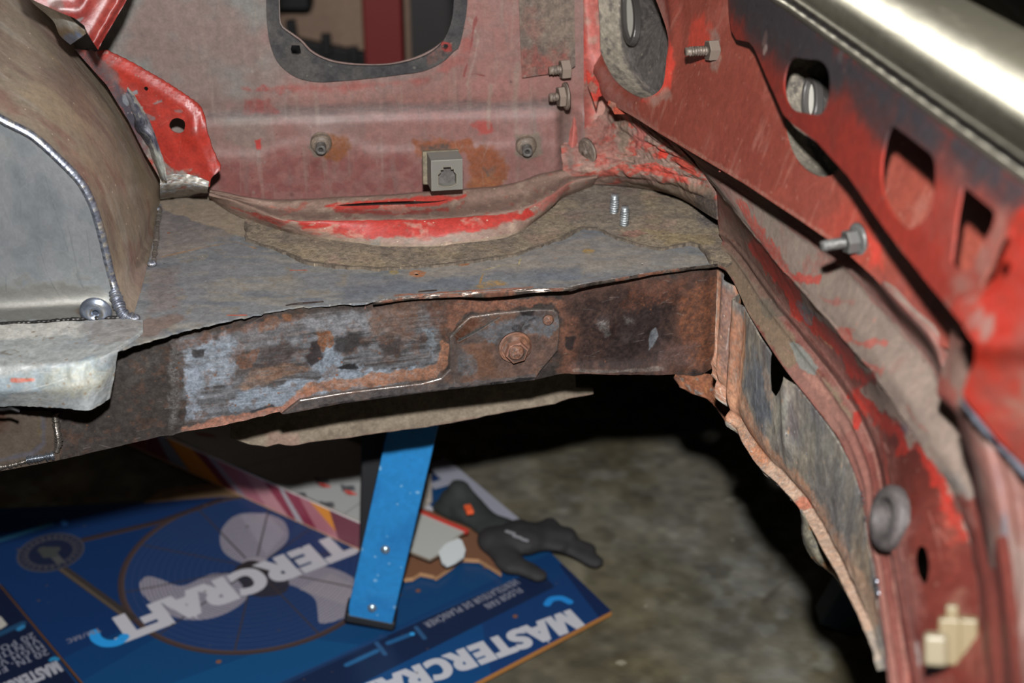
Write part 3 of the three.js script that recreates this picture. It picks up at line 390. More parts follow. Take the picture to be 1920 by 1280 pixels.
// --- trunk floor
const cutEdge = [[216, 657], [262, 643], [305, 631], [365, 613], [432, 599], [505, 583], [560, 574], [620, 571], [690, 567], [740, 557], [800, 551], [862, 547], [930, 543], [1000, 540], [1062, 538], [1088, 531], [1150, 521], [1210, 510], [1280, 502], [1346, 493]];
{
  const out = [...jag(cutEdge, 1.6, 9, 4), [1395, 470], [1420, 420], [1390, 350], [1320, 300], [1110, 320], [1050, 330], [950, 352], [870, 364], [760, 380], [633, 386], [510, 380], [400, 356], [300, 350], [190, 420], [180, 560], [196, 640]];
  const hole = (x, y, r, s) => jag(smooth([[x - r, y], [x, y - r * 0.5], [x + r, y], [x, y + r * 0.5]], 10), 1.2, 3, s, true);
  plate('floor_pan', car, wF, { out, holes: [hole(781, 513, 6, 3), hole(868, 493, 4, 8), hole(1204, 494, 4, 5), hole(380, 481, 2.5, 6), hole(386, 527, 2.5, 7)], step: 0.004, t: 0.0013,
    h: pxH(wF, (x, y) => 0.0016 * (fbm(x / 110, y / 70, 3, 31) - 0.5) - 0.002 * sstep(18, 0, Math.abs(y - (575 - (x - 560) * 0.09) + 8)) * sstep(700, 800, x) * 0.4),
    mat: (s) => paint(s, 1800, [107, 108, 109], { k: s.k * 0.8, rough: 0.5, grain: 0.07, hasMetal: true, metal: 0.15 }, (L) => L
      .noise([92, 96, 101], { s: 0.012, sx: 0.05, lo: 0.45, hi: 0.68, a: 0.7 }).noise([122, 116, 106], { s: 0.012, sx: 0.04, lo: 0.52, hi: 0.74, a: 0.65, rough: 0.75 }).noise([116, 106, 92], { s: 0.01, lo: 0.6, hi: 0.75, a: 0.5, rough: 0.8 })
      .patch([[285, 380], [420, 385], [460, 430], [320, 480], [285, 490]], [120, 108, 102], { e: 0.01, w: 0.01, a: 0.6, metal: 0.3 }).patch([[300, 390], [390, 385], [430, 410], [330, 430]], [112, 106, 108], { e: 0.006, w: 0.006, a: 0.7, metal: 0.4, rough: 0.4 })
      .patch([[280, 500], [330, 500], [335, 580], [275, 590]], [128, 116, 112], { e: 0.008, w: 0.006, a: 0.6, metal: 0.5, rough: 0.38, g: 0.4, gs: 0.0007, gsx: 0.006 })
      .line([[300, 482], [370, 466], [440, 452], [480, 466]], 0.0012, [128, 100, 74], { e: 0.0012, w: 0.0012, a: 0.8, rough: 0.8 }).patch([[260, 600], [330, 585], [345, 600], [300, 625], [255, 635]], [104, 86, 78], { e: 0.005, w: 0.005, a: 0.7 })
      .patch([[298, 372], [392, 368], [440, 392], [470, 415], [462, 446], [410, 428], [340, 404], [300, 392]], [118, 104, 88], { e: 0.003, w: 0.004, a: 0.85, rough: 0.9, metal: 0 }).patch([[740, 480], [980, 470], [1120, 440], [1200, 460], [1330, 480], [1300, 500], [960, 520], [760, 530]], [126, 119, 110], { e: 0.008, w: 0.008, ws: 0.02, a: 0.75, g: 0.4, gs: 0.004, gsx: 0.012 }).patch([[640, 540], [900, 515], [1100, 500], [1090, 520], [860, 540], [660, 560]], [84, 90, 98], { e: 0.01, w: 0.008, a: 0.6 })
      .line([[545, 506], [575, 506]], 0.0011, [160, 74, 52], { e: 0.001, w: 0.0006 }).line([[426, 591], [462, 590]], 0.0011, [158, 70, 50], { e: 0.001, w: 0.0006 }).line([[1020, 486], [1050, 483]], 0.001, [146, 92, 64], { e: 0.001, a: 0.6 })
      .dot(781, 513, 0.006, [136, 88, 60], { e: 0.002, w: 0.002, g: 0.4, rough: 0.9 }).dot(868, 493, 0.005, [128, 88, 62], { e: 0.002, w: 0.002, g: 0.4 }).dot(1103, 470, 0.005, [142, 116, 72], { e: 0.003, w: 0.003, g: 0.5 }).dot(738, 510, 0.004, [130, 112, 74], { e: 0.002, w: 0.002, g: 0.5 })
      .patch([[886, 534], [940, 522], [950, 532], [900, 540]], [140, 108, 66], { e: 0.003, w: 0.004, g: 0.6, a: 0.8 }).line([[905, 507], [940, 498], [972, 498], [976, 486]], 0.0005, [156, 142, 92], { e: 0.0007, w: 0.0008, a: 0.8 }).line([[900, 530], [906, 514]], 0.001, [130, 100, 64], { e: 0.001, w: 0.001 })
      .patch([[736, 552], [860, 544], [930, 540], [1000, 536], [990, 541], [930, 547], [740, 560]], [128, 84, 66], { e: 0.0015, w: 0.0015, g: 0.4, rough: 0.7 })
      .line(cutEdge.slice(7), 0.0014, [190, 188, 184], { e: 0.001, w: 0.001, metal: 0.9, rough: 0.25, a: 0.9 })
      .specks(260, [134, 124, 106], { r0: 0.0003, r1: 0.0009, a: 0.7 }).specks(120, [70, 66, 64], { r0: 0.0003, r1: 0.001, a: 0.6 }).specks(26, [128, 82, 58], { r0: 0.0005, r1: 0.0014 }).scratches(90, [132, 132, 132], { l: 0.02, fan: 1.4, a: 0.3 })) });
  // curled remains of the spot-welded flange along the cut
  const curl = [[700, 566], [760, 557], [850, 550], [930, 545], [1000, 541], [1070, 538], [1090, 533], [1160, 521], [1240, 507], [1346, 494]];
  const cr = loft('cut_flange', car, [P(curl, (x, y) => hF(x, y, 0.0012)), P(curl, (x, y) => hF(x, y + 3, 0.0002)), P(curl, (x, y) => hF(x, y + 6 + 4 * Math.exp(-(((x - 930) / 70) ** 2)), -0.0012))], { nu: 120, nv: 8, t: 0.0011, disp: (s, t) => 0.0009 * (fbm(s * 26, t * 2, 3, 41) - 0.5), mat: (s) => paint(s, 900, [150, 136, 126], { rough: 0.3, metal: 0.75, grain: 0.1 }, (L) => L.noise([132, 84, 64], { s: 0.01, lo: 0.5, hi: 0.62, a: 0.85, metal: 0.1, rough: 0.7 }).noise([70, 62, 58], { s: 0.005, lo: 0.6, hi: 0.75, a: 0.6 })) });
  cr.userData.label = 'bright torn flange left along the cut';
}
// sand-coloured seam sealer lying over the floor
{
  const pl = wF.lift(0.0018), top = [[1380, 330], [1330, 352], [1250, 352], [1150, 338], [1085, 334], [1060, 352], [1040, 384], [1010, 402], [960, 432], [900, 448], [830, 456], [740, 462], [690, 456], [620, 446], [585, 440], [545, 428], [500, 408], [465, 400]];
  const low = [[458, 417], [461, 449], [490, 458], [520, 468], [552, 482], [575, 492], [637, 499], [717, 503], [780, 500], [830, 495], [900, 487], [969, 476], [1000, 464], [1050, 448], [1095, 425], [1118, 428], [1131, 433], [1150, 442], [1170, 449], [1200, 459], [1240, 466], [1262, 462], [1295, 456], [1310, 460], [1322, 474], [1330, 489], [1348, 492], [1362, 500], [1400, 480], [1410, 420]];
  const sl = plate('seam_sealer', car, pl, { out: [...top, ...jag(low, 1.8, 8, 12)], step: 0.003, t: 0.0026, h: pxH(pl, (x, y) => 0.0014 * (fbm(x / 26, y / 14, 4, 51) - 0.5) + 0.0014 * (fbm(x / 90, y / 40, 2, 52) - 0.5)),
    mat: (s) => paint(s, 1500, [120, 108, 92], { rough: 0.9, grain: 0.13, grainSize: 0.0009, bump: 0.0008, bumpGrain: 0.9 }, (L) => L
      .noise([101, 90, 80], { s: 0.02, lo: 0.45, hi: 0.65, a: 0.7 }).noise([130, 115, 92], { s: 0.014, lo: 0.5, hi: 0.72, a: 0.6 }).noise([128, 104, 92], { s: 0.02, lo: 0.55, hi: 0.75, a: 0.5 })
      .patch([[1080, 340], [1180, 345], [1210, 400], [1160, 450], [1080, 420], [1065, 370]], [104, 96, 90], { e: 0.015, w: 0.012, a: 0.6, g: 0.3 }).patch([[1300, 365], [1350, 380], [1360, 425], [1310, 428]], [66, 62, 66], { e: 0.008, w: 0.007, a: 0.7, g: 0.6, gs: 0.0012 })
      .patch([[480, 410], [700, 440], [960, 440], [1000, 415], [960, 450], [700, 470], [520, 450]], [92, 82, 74], { e: 0.012, w: 0.008, a: 0.45 }).patch([[1165, 435], [1200, 428], [1215, 436], [1190, 445], [1168, 442]], [132, 96, 84], { e: 0.002, w: 0.002, a: 0.7 })
      .patch([[1210, 430], [1330, 440], [1340, 460], [1250, 458]], [128, 112, 82], { e: 0.008, w: 0.006, a: 0.6 })
      .line([[1085, 406], [1110, 405], [1140, 403]], 0.0006, [84, 74, 62], { e: 0.001, w: 0.0006, a: 0.7 }).line([[1160, 440], [1185, 443], [1214, 436]], 0.0008, [94, 66, 58], { e: 0.0008, w: 0.0006 })
      .line(low.slice(0, 29), 0.0045, [82, 73, 64], { e: 0.002, w: 0.0015, a: 0.8 }).specks(500, [160, 148, 118], { r0: 0.0002, r1: 0.0006 }).specks(200, [60, 54, 50], { r0: 0.0003, r1: 0.0009, a: 0.7 })) });  // dark line along the torn front edge paints in its shade
  sl.userData.label = 'sandy brown seam sealer with a torn front edge';
}
// red lip and gutter between floor and rear panel
{
  const a = [[392, 372], [440, 402], [500, 425], [560, 442], [620, 451], [700, 462], [760, 466], [860, 459], [950, 445], [1015, 408], [1050, 376], [1110, 350]], b = [[392, 364], [440, 376], [490, 396], [532, 411], [620, 411], [730, 409], [860, 404], [980, 388], [1030, 366], [1060, 346], [1080, 336], [1120, 330]], c = [[392, 358], [440, 368], [510, 378], [570, 377], [633, 373], [700, 370], [760, 366], [870, 357], [950, 350], [1020, 328], [1060, 320], [1125, 310]];
  const rows = [P(a, (x, y) => hF(x, y, 0.001)), P(a.map(([x, y], i) => [lerp(x, b[i][0], 0.5), lerp(y, b[i][1], 0.42)]), (x, y) => hF(x, y, 0.009)), P(b.map(([x, y], i) => [lerp(x, a[i][0], 0.12), lerp(y, a[i][1], 0.12)]), (x, y) => hF(x, y, 0.0165)), P(b, (x, y) => hF(x, y, 0.0175)), P(b.map(([x, y], i) => [lerp(x, c[i][0], 0.45), lerp(y, c[i][1], 0.45)]), (x, y) => hF(x, y, 0.0135)), P(c, (x, y) => hF(x, y, 0.0165)), P(c, (x, y) => hF(x, y - 4, 0.014))];
  const slot = smooth([[634, 385], [660, 386], [720, 384], [780, 382], [822, 378], [838, 374], [815, 377], [760, 377], [690, 380], [650, 383]], 40);
  loft('gutter_lip', car, rows, { nu: 110, nv: 40, t: 0.0013, disp: (s, t) => 0.0012 * (fbm(s * 22, t * 4, 3, 61) - 0.5), cuts: [{ px: slot, z: hF(740, 382).sub(EYE).dot(FWD) }],
    mat: (s) => paint(s, 1500, [124, 102, 91], { rough: 0.6, grain: 0.07, more: { clearcoat: 0.08, clearcoatRoughness: 0.3 } }, (L) => L
      .patch([[540, 412], [640, 414], [730, 412], [860, 408], [990, 392], [1000, 400], [950, 420], [880, 436], [800, 444], [700, 446], [620, 440], [570, 430]], [150, 44, 38], { e: 0.004, w: 0.005, ws: 0.008, a: 0.92, rough: 0.45 })
      .patch([[440, 390], [500, 404], [545, 415], [540, 425], [480, 408], [430, 386]], [148, 48, 40], { e: 0.003, w: 0.004, a: 0.75, g: 0.45, gs: 0.003 }).patch([[990, 390], [1050, 350], [1075, 340], [1060, 360], [1020, 392]], [158, 84, 76], { e: 0.006, w: 0.006, a: 0.7, g: 0.4, gs: 0.004 })
      .patch([[600, 386], [700, 374], [830, 366], [872, 366], [860, 376], [820, 384], [740, 392], [640, 394]], [168, 52, 44], { e: 0.003, w: 0.003, a: 0.9 }).patch([[620, 392], [760, 394], [840, 388], [840, 396], [700, 402], [630, 398]], [148, 44, 38], { e: 0.003, w: 0.004, a: 0.75, g: 0.3 })
      .line(a, 0.009, [122, 106, 90], { e: 0.005, w: 0.003, ws: 0.006, a: 0.9, rough: 0.9 }).patch([[560, 430], [620, 425], [625, 436], [590, 440]], [146, 122, 106], { e: 0.004, w: 0.005, a: 0.7 }).noise([150, 130, 114], { s: 0.012, lo: 0.6, hi: 0.75, a: 0.6, rough: 0.85 }).noise([140, 66, 56], { s: 0.01, lo: 0.66, hi: 0.8, a: 0.5 })
      .patch([[690, 446], [710, 448], [712, 458], [696, 460]], [110, 104, 96], { e: 0.002, w: 0.003, g: 0.5 }).patch([[755, 448], [775, 446], [776, 456], [758, 458]], [112, 98, 88], { e: 0.002, w: 0.003, g: 0.5 }).patch([[848, 446], [866, 444], [868, 452], [850, 454]], [116, 108, 98], { e: 0.002, w: 0.003, g: 0.5 })
      .specks(120, [120, 80, 70], { a: 0.5 }).specks(80, [170, 160, 140], { r1: 0.0008 })) });
}
// --- frame rail under the floor
{
  const low = [[-70, 896], [0, 883], [60, 872], [110, 862], [180, 846], [240, 832], [330, 811], [420, 795], [470, 783], [524, 770], [532, 776], [640, 756], [800, 735], [1000, 712], [1050, 701], [1100, 697], [1180, 699], [1265, 699], [1300, 705], [1352, 692]];
  const top = [[1362, 500], [1280, 500], [1150, 516], [1062, 533], [930, 538], [800, 546], [690, 562], [560, 569], [432, 594], [305, 626], [216, 652], [100, 668], [-70, 690]];
  const hr = pxH(wR, (x, y) => {
    let h = 0.0012 * (fbm(x / 60, y / 50, 3, 71) - 0.5);
    h += 0.004 * Math.exp(-((x - 1135) ** 2 + (y - 612) ** 2) / 260) + 0.002 * Math.exp(-((x - 1180) ** 2) / 200 - (y - 640) ** 2 / 120) - 0.002 * Math.exp(-((x - 1226) ** 2) / 90 - (y - 640) ** 2 / 900);
    h += 0.003 * sstep(676, 690, y) * sstep(1060, 1080, x) * sstep(1290, 1250, x);
    h += 0.0028 * sstep(808, 824, y + (x - 330) * 0.23) * sstep(300, 330, x) * sstep(540, 520, x);
    h -= 0.004 * sstep(1316, 1340, x); h += 0.0018 * Math.exp(-(((x - 324) / 9) ** 2));
    return h;
  });
  const rail = plate('frame_rail', car, wR, { out: [...jag(low, 0.8, 14, 22), ...top], h: hr, step: 0.0032, t: 0.002,
    mat: (s) => paint(s, 2048, [74, 66, 62], { k: s.k * 0.85, rough: 0.5, metal: 0.3, grain: 0.12, grainSize: 0.001, fineDepth: 0.0003 }, (L) => L
      .noise([94, 80, 72], { s: 0.02, lo: 0.45, hi: 0.7, a: 0.5 }).noise([54, 48, 48], { s: 0.015, lo: 0.5, hi: 0.7, a: 0.6 })
      // left: dark scaled steel
      .patch([[-80, 680], [320, 620], [340, 810], [-80, 900]], [66, 60, 57], { e: 0.01, w: 0.004, a: 0.9, rough: 0.6 }).noise([82, 74, 68], { s: 0.004, lo: 0.55, hi: 0.7, a: 0.25 })
      .patch([[225, 680], [300, 660], [290, 700], [240, 730]], [92, 88, 84], { e: 0.012, w: 0.006, a: 0.55, g: 0.4 })
      // ground-off primer, grey blue
      .patch([[340, 640], [430, 620], [560, 590], [700, 580], [800, 575], [830, 600], [820, 700], [700, 740], [540, 770], [350, 790]], [124, 122, 124], { e: 0.006, w: 0.006, ws: 0.02, a: 0.9, g: 0.4, gs: 0.0014, gsx: 0.03, metal: 0.2, rough: 0.45 }).patch([[340, 640], [830, 580], [820, 700], [540, 770], [350, 790]], [62, 58, 58], { e: 0.01, w: 0.01, ws: 0.012, wsx: 0.04, a: 0.6, g: 1, gs: 0.0022, gsx: 0.035 }).patch([[340, 640], [830, 580], [820, 700], [540, 770], [350, 790]], [138, 144, 152], { e: 0.01, w: 0.01, ws: 0.012, wsx: 0.04, a: 0.4, g: 1, gs: 0.003, gsx: 0.022, seed: 991 })
      .patch([[350, 650], [420, 628], [450, 640], [430, 720], [375, 740], [350, 720]], [150, 158, 168], { e: 0.004, w: 0.008, ws: 0.01, a: 0.95, g: 0.4, gs: 0.0012, gsx: 0.008 })
      .patch([[460, 618], [540, 600], [560, 620], [500, 650], [465, 655]], [124, 118, 118], { e: 0.006, w: 0.006, a: 0.7, g: 0.5, gs: 0.0015, gsx: 0.008 })
      .patch([[565, 598], [690, 586], [690, 618], [640, 625], [570, 622]], [142, 142, 146], { e: 0.004, w: 0.006, a: 0.8, g: 0.5, gs: 0.0012, gsx: 0.008 })
      .patch([[345, 690], [372, 690], [375, 788], [350, 785]], [148, 156, 168], { e: 0.003, w: 0.006, ws: 0.006, a: 0.9, g: 0.4 }).patch([[440, 735], [600, 705], [615, 680], [700, 690], [780, 685], [775, 705], [640, 730], [560, 752], [430, 775], [425, 760]], [146, 156, 168], { e: 0.0025, w: 0.006, ws: 0.008, a: 0.95, g: 0.3, gs: 0.0012, gsx: 0.008 })
      .patch([[600, 645], [640, 640], [645, 690], [605, 695], [580, 680]], [144, 154, 166], { e: 0.003, w: 0.005, a: 0.95, g: 0.3 }).patch([[795, 618], [820, 610], [815, 680], [805, 685]], [128, 138, 146], { e: 0.002, w: 0.004, a: 0.8, g: 0.4 })
      .patch([[700, 590], [735, 585], [730, 625], [700, 628]], [120, 124, 128], { e: 0.003, w: 0.004, a: 0.7, g: 0.5 })
      // dark patches of old coating
      .patch([[480, 650], [540, 635], [560, 655], [540, 690], [490, 700]], [76, 66, 64], { e: 0.008, w: 0.008, a: 0.85, g: 0.35, gs: 0.0015, gsx: 0.008 }).patch([[440, 660], [470, 655], [475, 700], [440, 712]], [86, 76, 72], { e: 0.008, w: 0.006, a: 0.7, g: 0.4 })
      .patch([[575, 640], [600, 632], [605, 670], [580, 690]], [54, 46, 46], { e: 0.004, w: 0.006, a: 0.9 }).patch([[625, 630], [680, 622], [690, 650], [650, 668], [622, 660]], [62, 58, 58], { e: 0.006, w: 0.006, a: 0.9 }).patch([[715, 640], [752, 636], [745, 665], [720, 670]], [68, 60, 58], { e: 0.005, w: 0.006, a: 0.85 })
      .patch([[632, 690], [668, 677], [674, 690], [668, 695]], [44, 42, 44], { e: 0.002, w: 0.003, a: 0.95 }).patch([[398, 625], [412, 622], [412, 640], [400, 642]], [70, 66, 66], { e: 0.003, w: 0.003, a: 0.8 }).patch([[360, 655], [385, 655], [382, 668], [362, 668]], [58, 54, 54], { e: 0.002, w: 0.003, a: 0.85 })
      .patch([[695, 570], [790, 560], [800, 600], [760, 640], [700, 625], [690, 600]], [112, 84, 70], { e: 0.012, w: 0.008, a: 0.75, g: 0.3, rough: 0.6 }).line([[690, 622], [730, 620], [780, 637]], 0.001, [150, 128, 114], { e: 0.0015, w: 0.001, a: 0.6 }).line([[540, 628], [600, 620], [690, 620]], 0.0008, [144, 130, 124], { e: 0.001, a: 0.5 })
      .patch([[395, 800], [440, 780], [510, 758], [520, 768], [460, 784], [400, 800]], [58, 56, 58], { e: 0.0015, w: 0.002, a: 0.85 })
      // rust
      .patch([[340, 800], [420, 782], [520, 762], [560, 740], [590, 720], [600, 735], [560, 760], [530, 772], [430, 798], [350, 812]], [156, 104, 84], { e: 0.002, w: 0.004, a: 0.9, g: 0.25, rough: 0.75, metal: 0 }).patch([[575, 720], [700, 700], [790, 690], [820, 680], [830, 640], [838, 650], [836, 690], [815, 708], [700, 724], [590, 735], [555, 740]], [150, 100, 74], { e: 0.002, w: 0.004, a: 0.85, g: 0.3, rough: 0.75, metal: 0 })
      .patch([[475, 692], [530, 680], [590, 690], [520, 712], [460, 732], [440, 728]], [140, 108, 88], { e: 0.004, w: 0.004, a: 0.75, g: 0.4, gsx: 0.008, gs: 0.0015 }).patch([[448, 668], [485, 655], [475, 690], [452, 690]], [128, 90, 72], { e: 0.002, w: 0.004, a: 0.75, g: 0.5 }).patch([[595, 625], [618, 622], [622, 645], [605, 660], [597, 645]], [140, 88, 58], { e: 0.002, w: 0.004, a: 0.85, g: 0.4 })
      .patch([[480, 600], [520, 592], [515, 612], [490, 625], [482, 615]], [136, 96, 74], { e: 0.002, w: 0.005, a: 0.7, g: 0.6 }).patch([[320, 645], [420, 620], [560, 590], [560, 596], [420, 628], [330, 655]], [126, 96, 84], { e: 0.002, w: 0.004, a: 0.65, g: 0.6 }).patch([[530, 592], [548, 590], [545, 605], [535, 603]], [140, 94, 66], { e: 0.002, w: 0.003, a: 0.7 })
      .patch([[836, 575], [870, 562], [1040, 556], [1060, 570], [1062, 600], [1046, 575], [1000, 572], [875, 590], [848, 620], [838, 610]], [142, 94, 74], { e: 0.003, w: 0.005, a: 0.85, g: 0.3, rough: 0.75 }).patch([[795, 570], [850, 560], [840, 640], [810, 610]], [110, 76, 62], { e: 0.006, w: 0.006, a: 0.7, g: 0.4 })
      // right: heavy dark rust
      .patch([[1050, 545], [1360, 500], [1365, 700], [1050, 705]], [86, 60, 50], { e: 0.006, w: 0.006, a: 0.9, rough: 0.7, metal: 0.1 }).noise([112, 74, 56], { s: 0.005, lo: 0.56, hi: 0.72, a: 0.3 })
      .patch([[1060, 560], [1160, 540], [1280, 560], [1260, 640], [1160, 690], [1080, 690], [1060, 620]], [60, 48, 46], { e: 0.014, w: 0.012, ws: 0.014, a: 0.85, g: 0.4, gs: 0.0022, metal: 0.4, rough: 0.45 }).patch([[1190, 560], [1240, 560], [1235, 690], [1130, 695], [1140, 640]], [52, 44, 44], { e: 0.012, w: 0.012, a: 0.7, g: 0.3 })
      .patch([[1270, 560], [1340, 520], [1360, 560], [1350, 690], [1290, 690]], [138, 84, 58], { e: 0.01, w: 0.01, ws: 0.012, a: 0.75, g: 0.6, gs: 0.002 }).patch([[1245, 640], [1300, 640], [1310, 680], [1240, 690]], [112, 88, 84], { e: 0.01, w: 0.01, a: 0.6, g: 0.5 }).patch([[1180, 540], [1280, 530], [1260, 560], [1170, 590]], [110, 68, 52], { e: 0.008, w: 0.01, a: 0.7, g: 0.7, gs: 0.0016 })
      .patch([[1050, 600], [1080, 600], [1085, 660], [1075, 700], [1052, 700]], [122, 80, 62], { e: 0.006, w: 0.006, a: 0.7, g: 0.5 }).patch([[1062, 632], [1076, 632], [1072, 652], [1063, 655]], [40, 34, 34], { e: 0.002, w: 0.003, a: 0.85 })
      .patch([[1220, 622], [1230, 614], [1234, 630], [1226, 652], [1216, 658]], [140, 144, 150], { e: 0.0015, w: 0.002, a: 0.9, metal: 0.5 }).patch([[1120, 598], [1140, 600], [1144, 625], [1135, 630], [1118, 606]], [150, 148, 146], { e: 0.002, w: 0.003, a: 0.8, g: 0.6, metal: 0.8, rough: 0.25 }).patch([[1170, 592], [1190, 594], [1190, 606], [1174, 606]], [120, 116, 112], { e: 0.003, w: 0.003, a: 0.7, g: 0.6, metal: 0.6 })
      .line([[1075, 692], [1130, 693], [1240, 688]], 0.0022, [170, 160, 152], { e: 0.002, w: 0.0015, a: 0.8, metal: 0.8, rough: 0.25, g: 0.4 }).line([[340, 812], [240, 836], [110, 866], [0, 886]], 0.0018, [128, 124, 120], { e: 0.0018, w: 0.001, a: 0.7, metal: 0.7, rough: 0.35 })
      .patch([[316, 640], [332, 638], [336, 790], [322, 800], [318, 720]], [140, 136, 134], { e: 0.004, w: 0.004, a: 0.9, g: 0.6, gs: 0.0015, metal: 0.6, rough: 0.35 })
      .scratches(140, [140, 134, 130], { l: 0.008, fan: 1, a: 0.4 }).specks(160, [138, 88, 62], { r0: 0.0003, r1: 0.001, a: 0.7 })) });
  rail.userData.label = 'rusty frame rail below the cut floor edge';
  // closing tan plate at the left end, welded on
  const wl = wR.lift(0.0035);
  const lp = plate('end_plate', car, wl, { out: [[-70, 770], [108, 770], [110, 800], [112, 862], [60, 872], [-70, 896]], t: 0.002, mat: (s) => paint(s, 500, [128, 114, 102], { rough: 0.4, metal: 0.6, k: s.k * 0.9, grain: 0.05 }, (L) => L.noise([112, 98, 88], { s: 0.02, lo: 0.45, hi: 0.65, a: 0.6 }).patch([[-80, 770], [20, 770], [0, 800], [-80, 815]], [92, 60, 46], { e: 0.01, w: 0.006, a: 0.7 }).line([[80, 775], [82, 830], [60, 850], [0, 862]], 0.003, [120, 122, 142], { e: 0.004, w: 0.002, a: 0.6 }).line([[72, 775], [74, 828], [50, 846]], 0.002, [136, 122, 92], { e: 0.003, a: 0.5 })) });
  lp.userData.label = 'heat-tinted steel patch at the rail end';
  const weldM = plain(0x8a8f96, 0.28, 0.9), dullWeld = plain(0x6c6660, 0.35, 0.85);
  bead('weld_bead', car, P([[103, 772], [106, 800], [110, 828], [106, 846]], (x, y) => wl.at(x, y, 0.001)), 0.0022, dullWeld, 3, 0.5);
  bead('weld_bead', car, P([[50, 862], [75, 858], [102, 853]], (x, y) => wl.at(x, y, 0.001)), 0.0026, weldM, 5, 0.6);
  bead('weld_bead', car, P([[-50, 878], [10, 874], [50, 864]], (x, y) => wl.at(x, y, 0.001)), 0.0016, dullWeld, 6, 0.6);
  // pressed bracket plate with its bolt
  const bo = [[528, 774], [545, 760], [562, 747], [640, 734], [720, 724], [790, 716], [826, 706], [842, 690], [843, 668], [842, 630], [856, 612], [880, 591], [930, 584], [1000, 578], [1038, 578], [1047, 586], [1049, 612], [1045, 655], [1012, 694], [1002, 711], [900, 722], [800, 734], [640, 755], [534, 775]];
  const pb = wR.lift(0.0016), b2 = bo.map(([x, y]) => pb.uv(x, y)), sh = new THREE.Shape(b2.map((q) => new THREE.Vector2(...q)));
  const xs = b2.map((q) => q[0]), ys = b2.map((q) => q[1]), x0 = Math.min(...xs) - 0.002, y0 = Math.min(...ys) - 0.002, su = Math.max(...xs) + 0.002 - x0, sv = Math.max(...ys) + 0.002 - y0;
  const bg = new THREE.ExtrudeGeometry(sh, { depth: 0.0008, bevelEnabled: true, bevelSize: 0.0014, bevelOffset: -0.0014, bevelThickness: 0.0014, bevelSegments: 4 }), BP = bg.attributes.position, BU = bg.attributes.uv;
  for (let i = 0; i < BP.count; i++) BU.setXY(i, (BP.getX(i) - x0) / su, (BP.getY(i) - y0) / sv);
  bg.applyMatrix4(pb.m);
  const bm = paint({ su, sv, k: gain(pb.p, pb.n), uv: (x, y) => { const q = pb.uv(x, y); return [q[0] - x0, q[1] - y0]; } }, 1400, [120, 104, 98], { rough: 0.45, metal: 0.3, grain: 0.1, fineDepth: 0.0003 }, (L) => L
    .noise([136, 96, 76], { s: 0.012, lo: 0.46, hi: 0.64, a: 0.7, rough: 0.7, metal: 0.05 }).patch([[885, 660], [960, 640], [1040, 620], [1040, 700], [900, 712]], [142, 112, 100], { e: 0.01, w: 0.01, a: 0.7, g: 0.3 })
    .patch([[920, 600], [1000, 590], [1040, 600], [1035, 625], [960, 625], [915, 640], [900, 625]], [128, 134, 142], { e: 0.004, w: 0.008, a: 0.85, g: 0.35 }).patch([[852, 655], [885, 660], [890, 705], [860, 712]], [126, 130, 136], { e: 0.004, w: 0.006, a: 0.75, g: 0.4 }).patch([[880, 650], [920, 655], [925, 700], [890, 700]], [132, 92, 68], { e: 0.006, w: 0.006, a: 0.7, g: 0.4 })
    .patch([[850, 610], [880, 597], [900, 600], [860, 640], [850, 640]], [108, 66, 46], { e: 0.003, w: 0.004, a: 0.85, g: 0.4 }).patch([[975, 582], [1000, 578], [995, 590], [980, 590]], [50, 46, 46], { e: 0.002, w: 0.003, a: 0.8 }).patch([[960, 612], [1005, 588], [1008, 594], [970, 622]], [60, 58, 60], { e: 0.002, w: 0.003, a: 0.7, g: 0.5 })
    .line([[858, 636], [900, 614], [935, 592]], 0.0014, [206, 204, 200], { e: 0.001, w: 0.0006, a: 0.9, metal: 0.9, rough: 0.2 }).patch([[532, 772], [564, 750], [720, 728], [830, 712], [845, 715], [1000, 700], [1000, 712], [800, 734], [640, 755]], [116, 112, 112], { e: 0.002, w: 0.003, a: 0.85, g: 0.3 })
    .line([[600, 758], [720, 742], [850, 726], [1000, 708]], 0.0018, [54, 50, 50], { e: 0.0015, w: 0.0015, a: 0.75, g: 0.5 }).line([[840, 726], [1000, 706]], 0.001, [44, 42, 44], { e: 0.001, w: 0.002, a: 0.8 })
    .line([[562, 747], [640, 734], [720, 724], [790, 716], [826, 706], [842, 690], [843, 630], [880, 591], [1000, 578], [1038, 578], [1048, 600], [1045, 655], [1012, 694]], 0.0016, [186, 180, 174], { e: 0.0012, w: 0.001, a: 0.75, metal: 0.85, rough: 0.25, g: 0.35 }).scratches(50, [150, 150, 150], { l: 0.008, a: 0.4 }));
  const br = geoMesh('bracket_plate', car, bg, bm); br.userData.label = 'raised bracket plate worn to bright metal at its edges';
  const bolt = new THREE.Group(); bolt.userData.label = 'rusty hex bolt with washer';
  const kb = gain(wR.at(965, 655), wR.n), rustM = paint({ su: 0.03, sv: 0.03, k: kb, uv: () => [0, 0] }, 128, [150, 108, 90], { rough: 0.65, metal: 0.2, grain: 0.2 }, (L) => L.noise([126, 86, 64], { s: 0.006, lo: 0.45, hi: 0.6, a: 0.7 }).noise([128, 116, 112], { s: 0.005, lo: 0.55, hi: 0.7, a: 0.5 }));
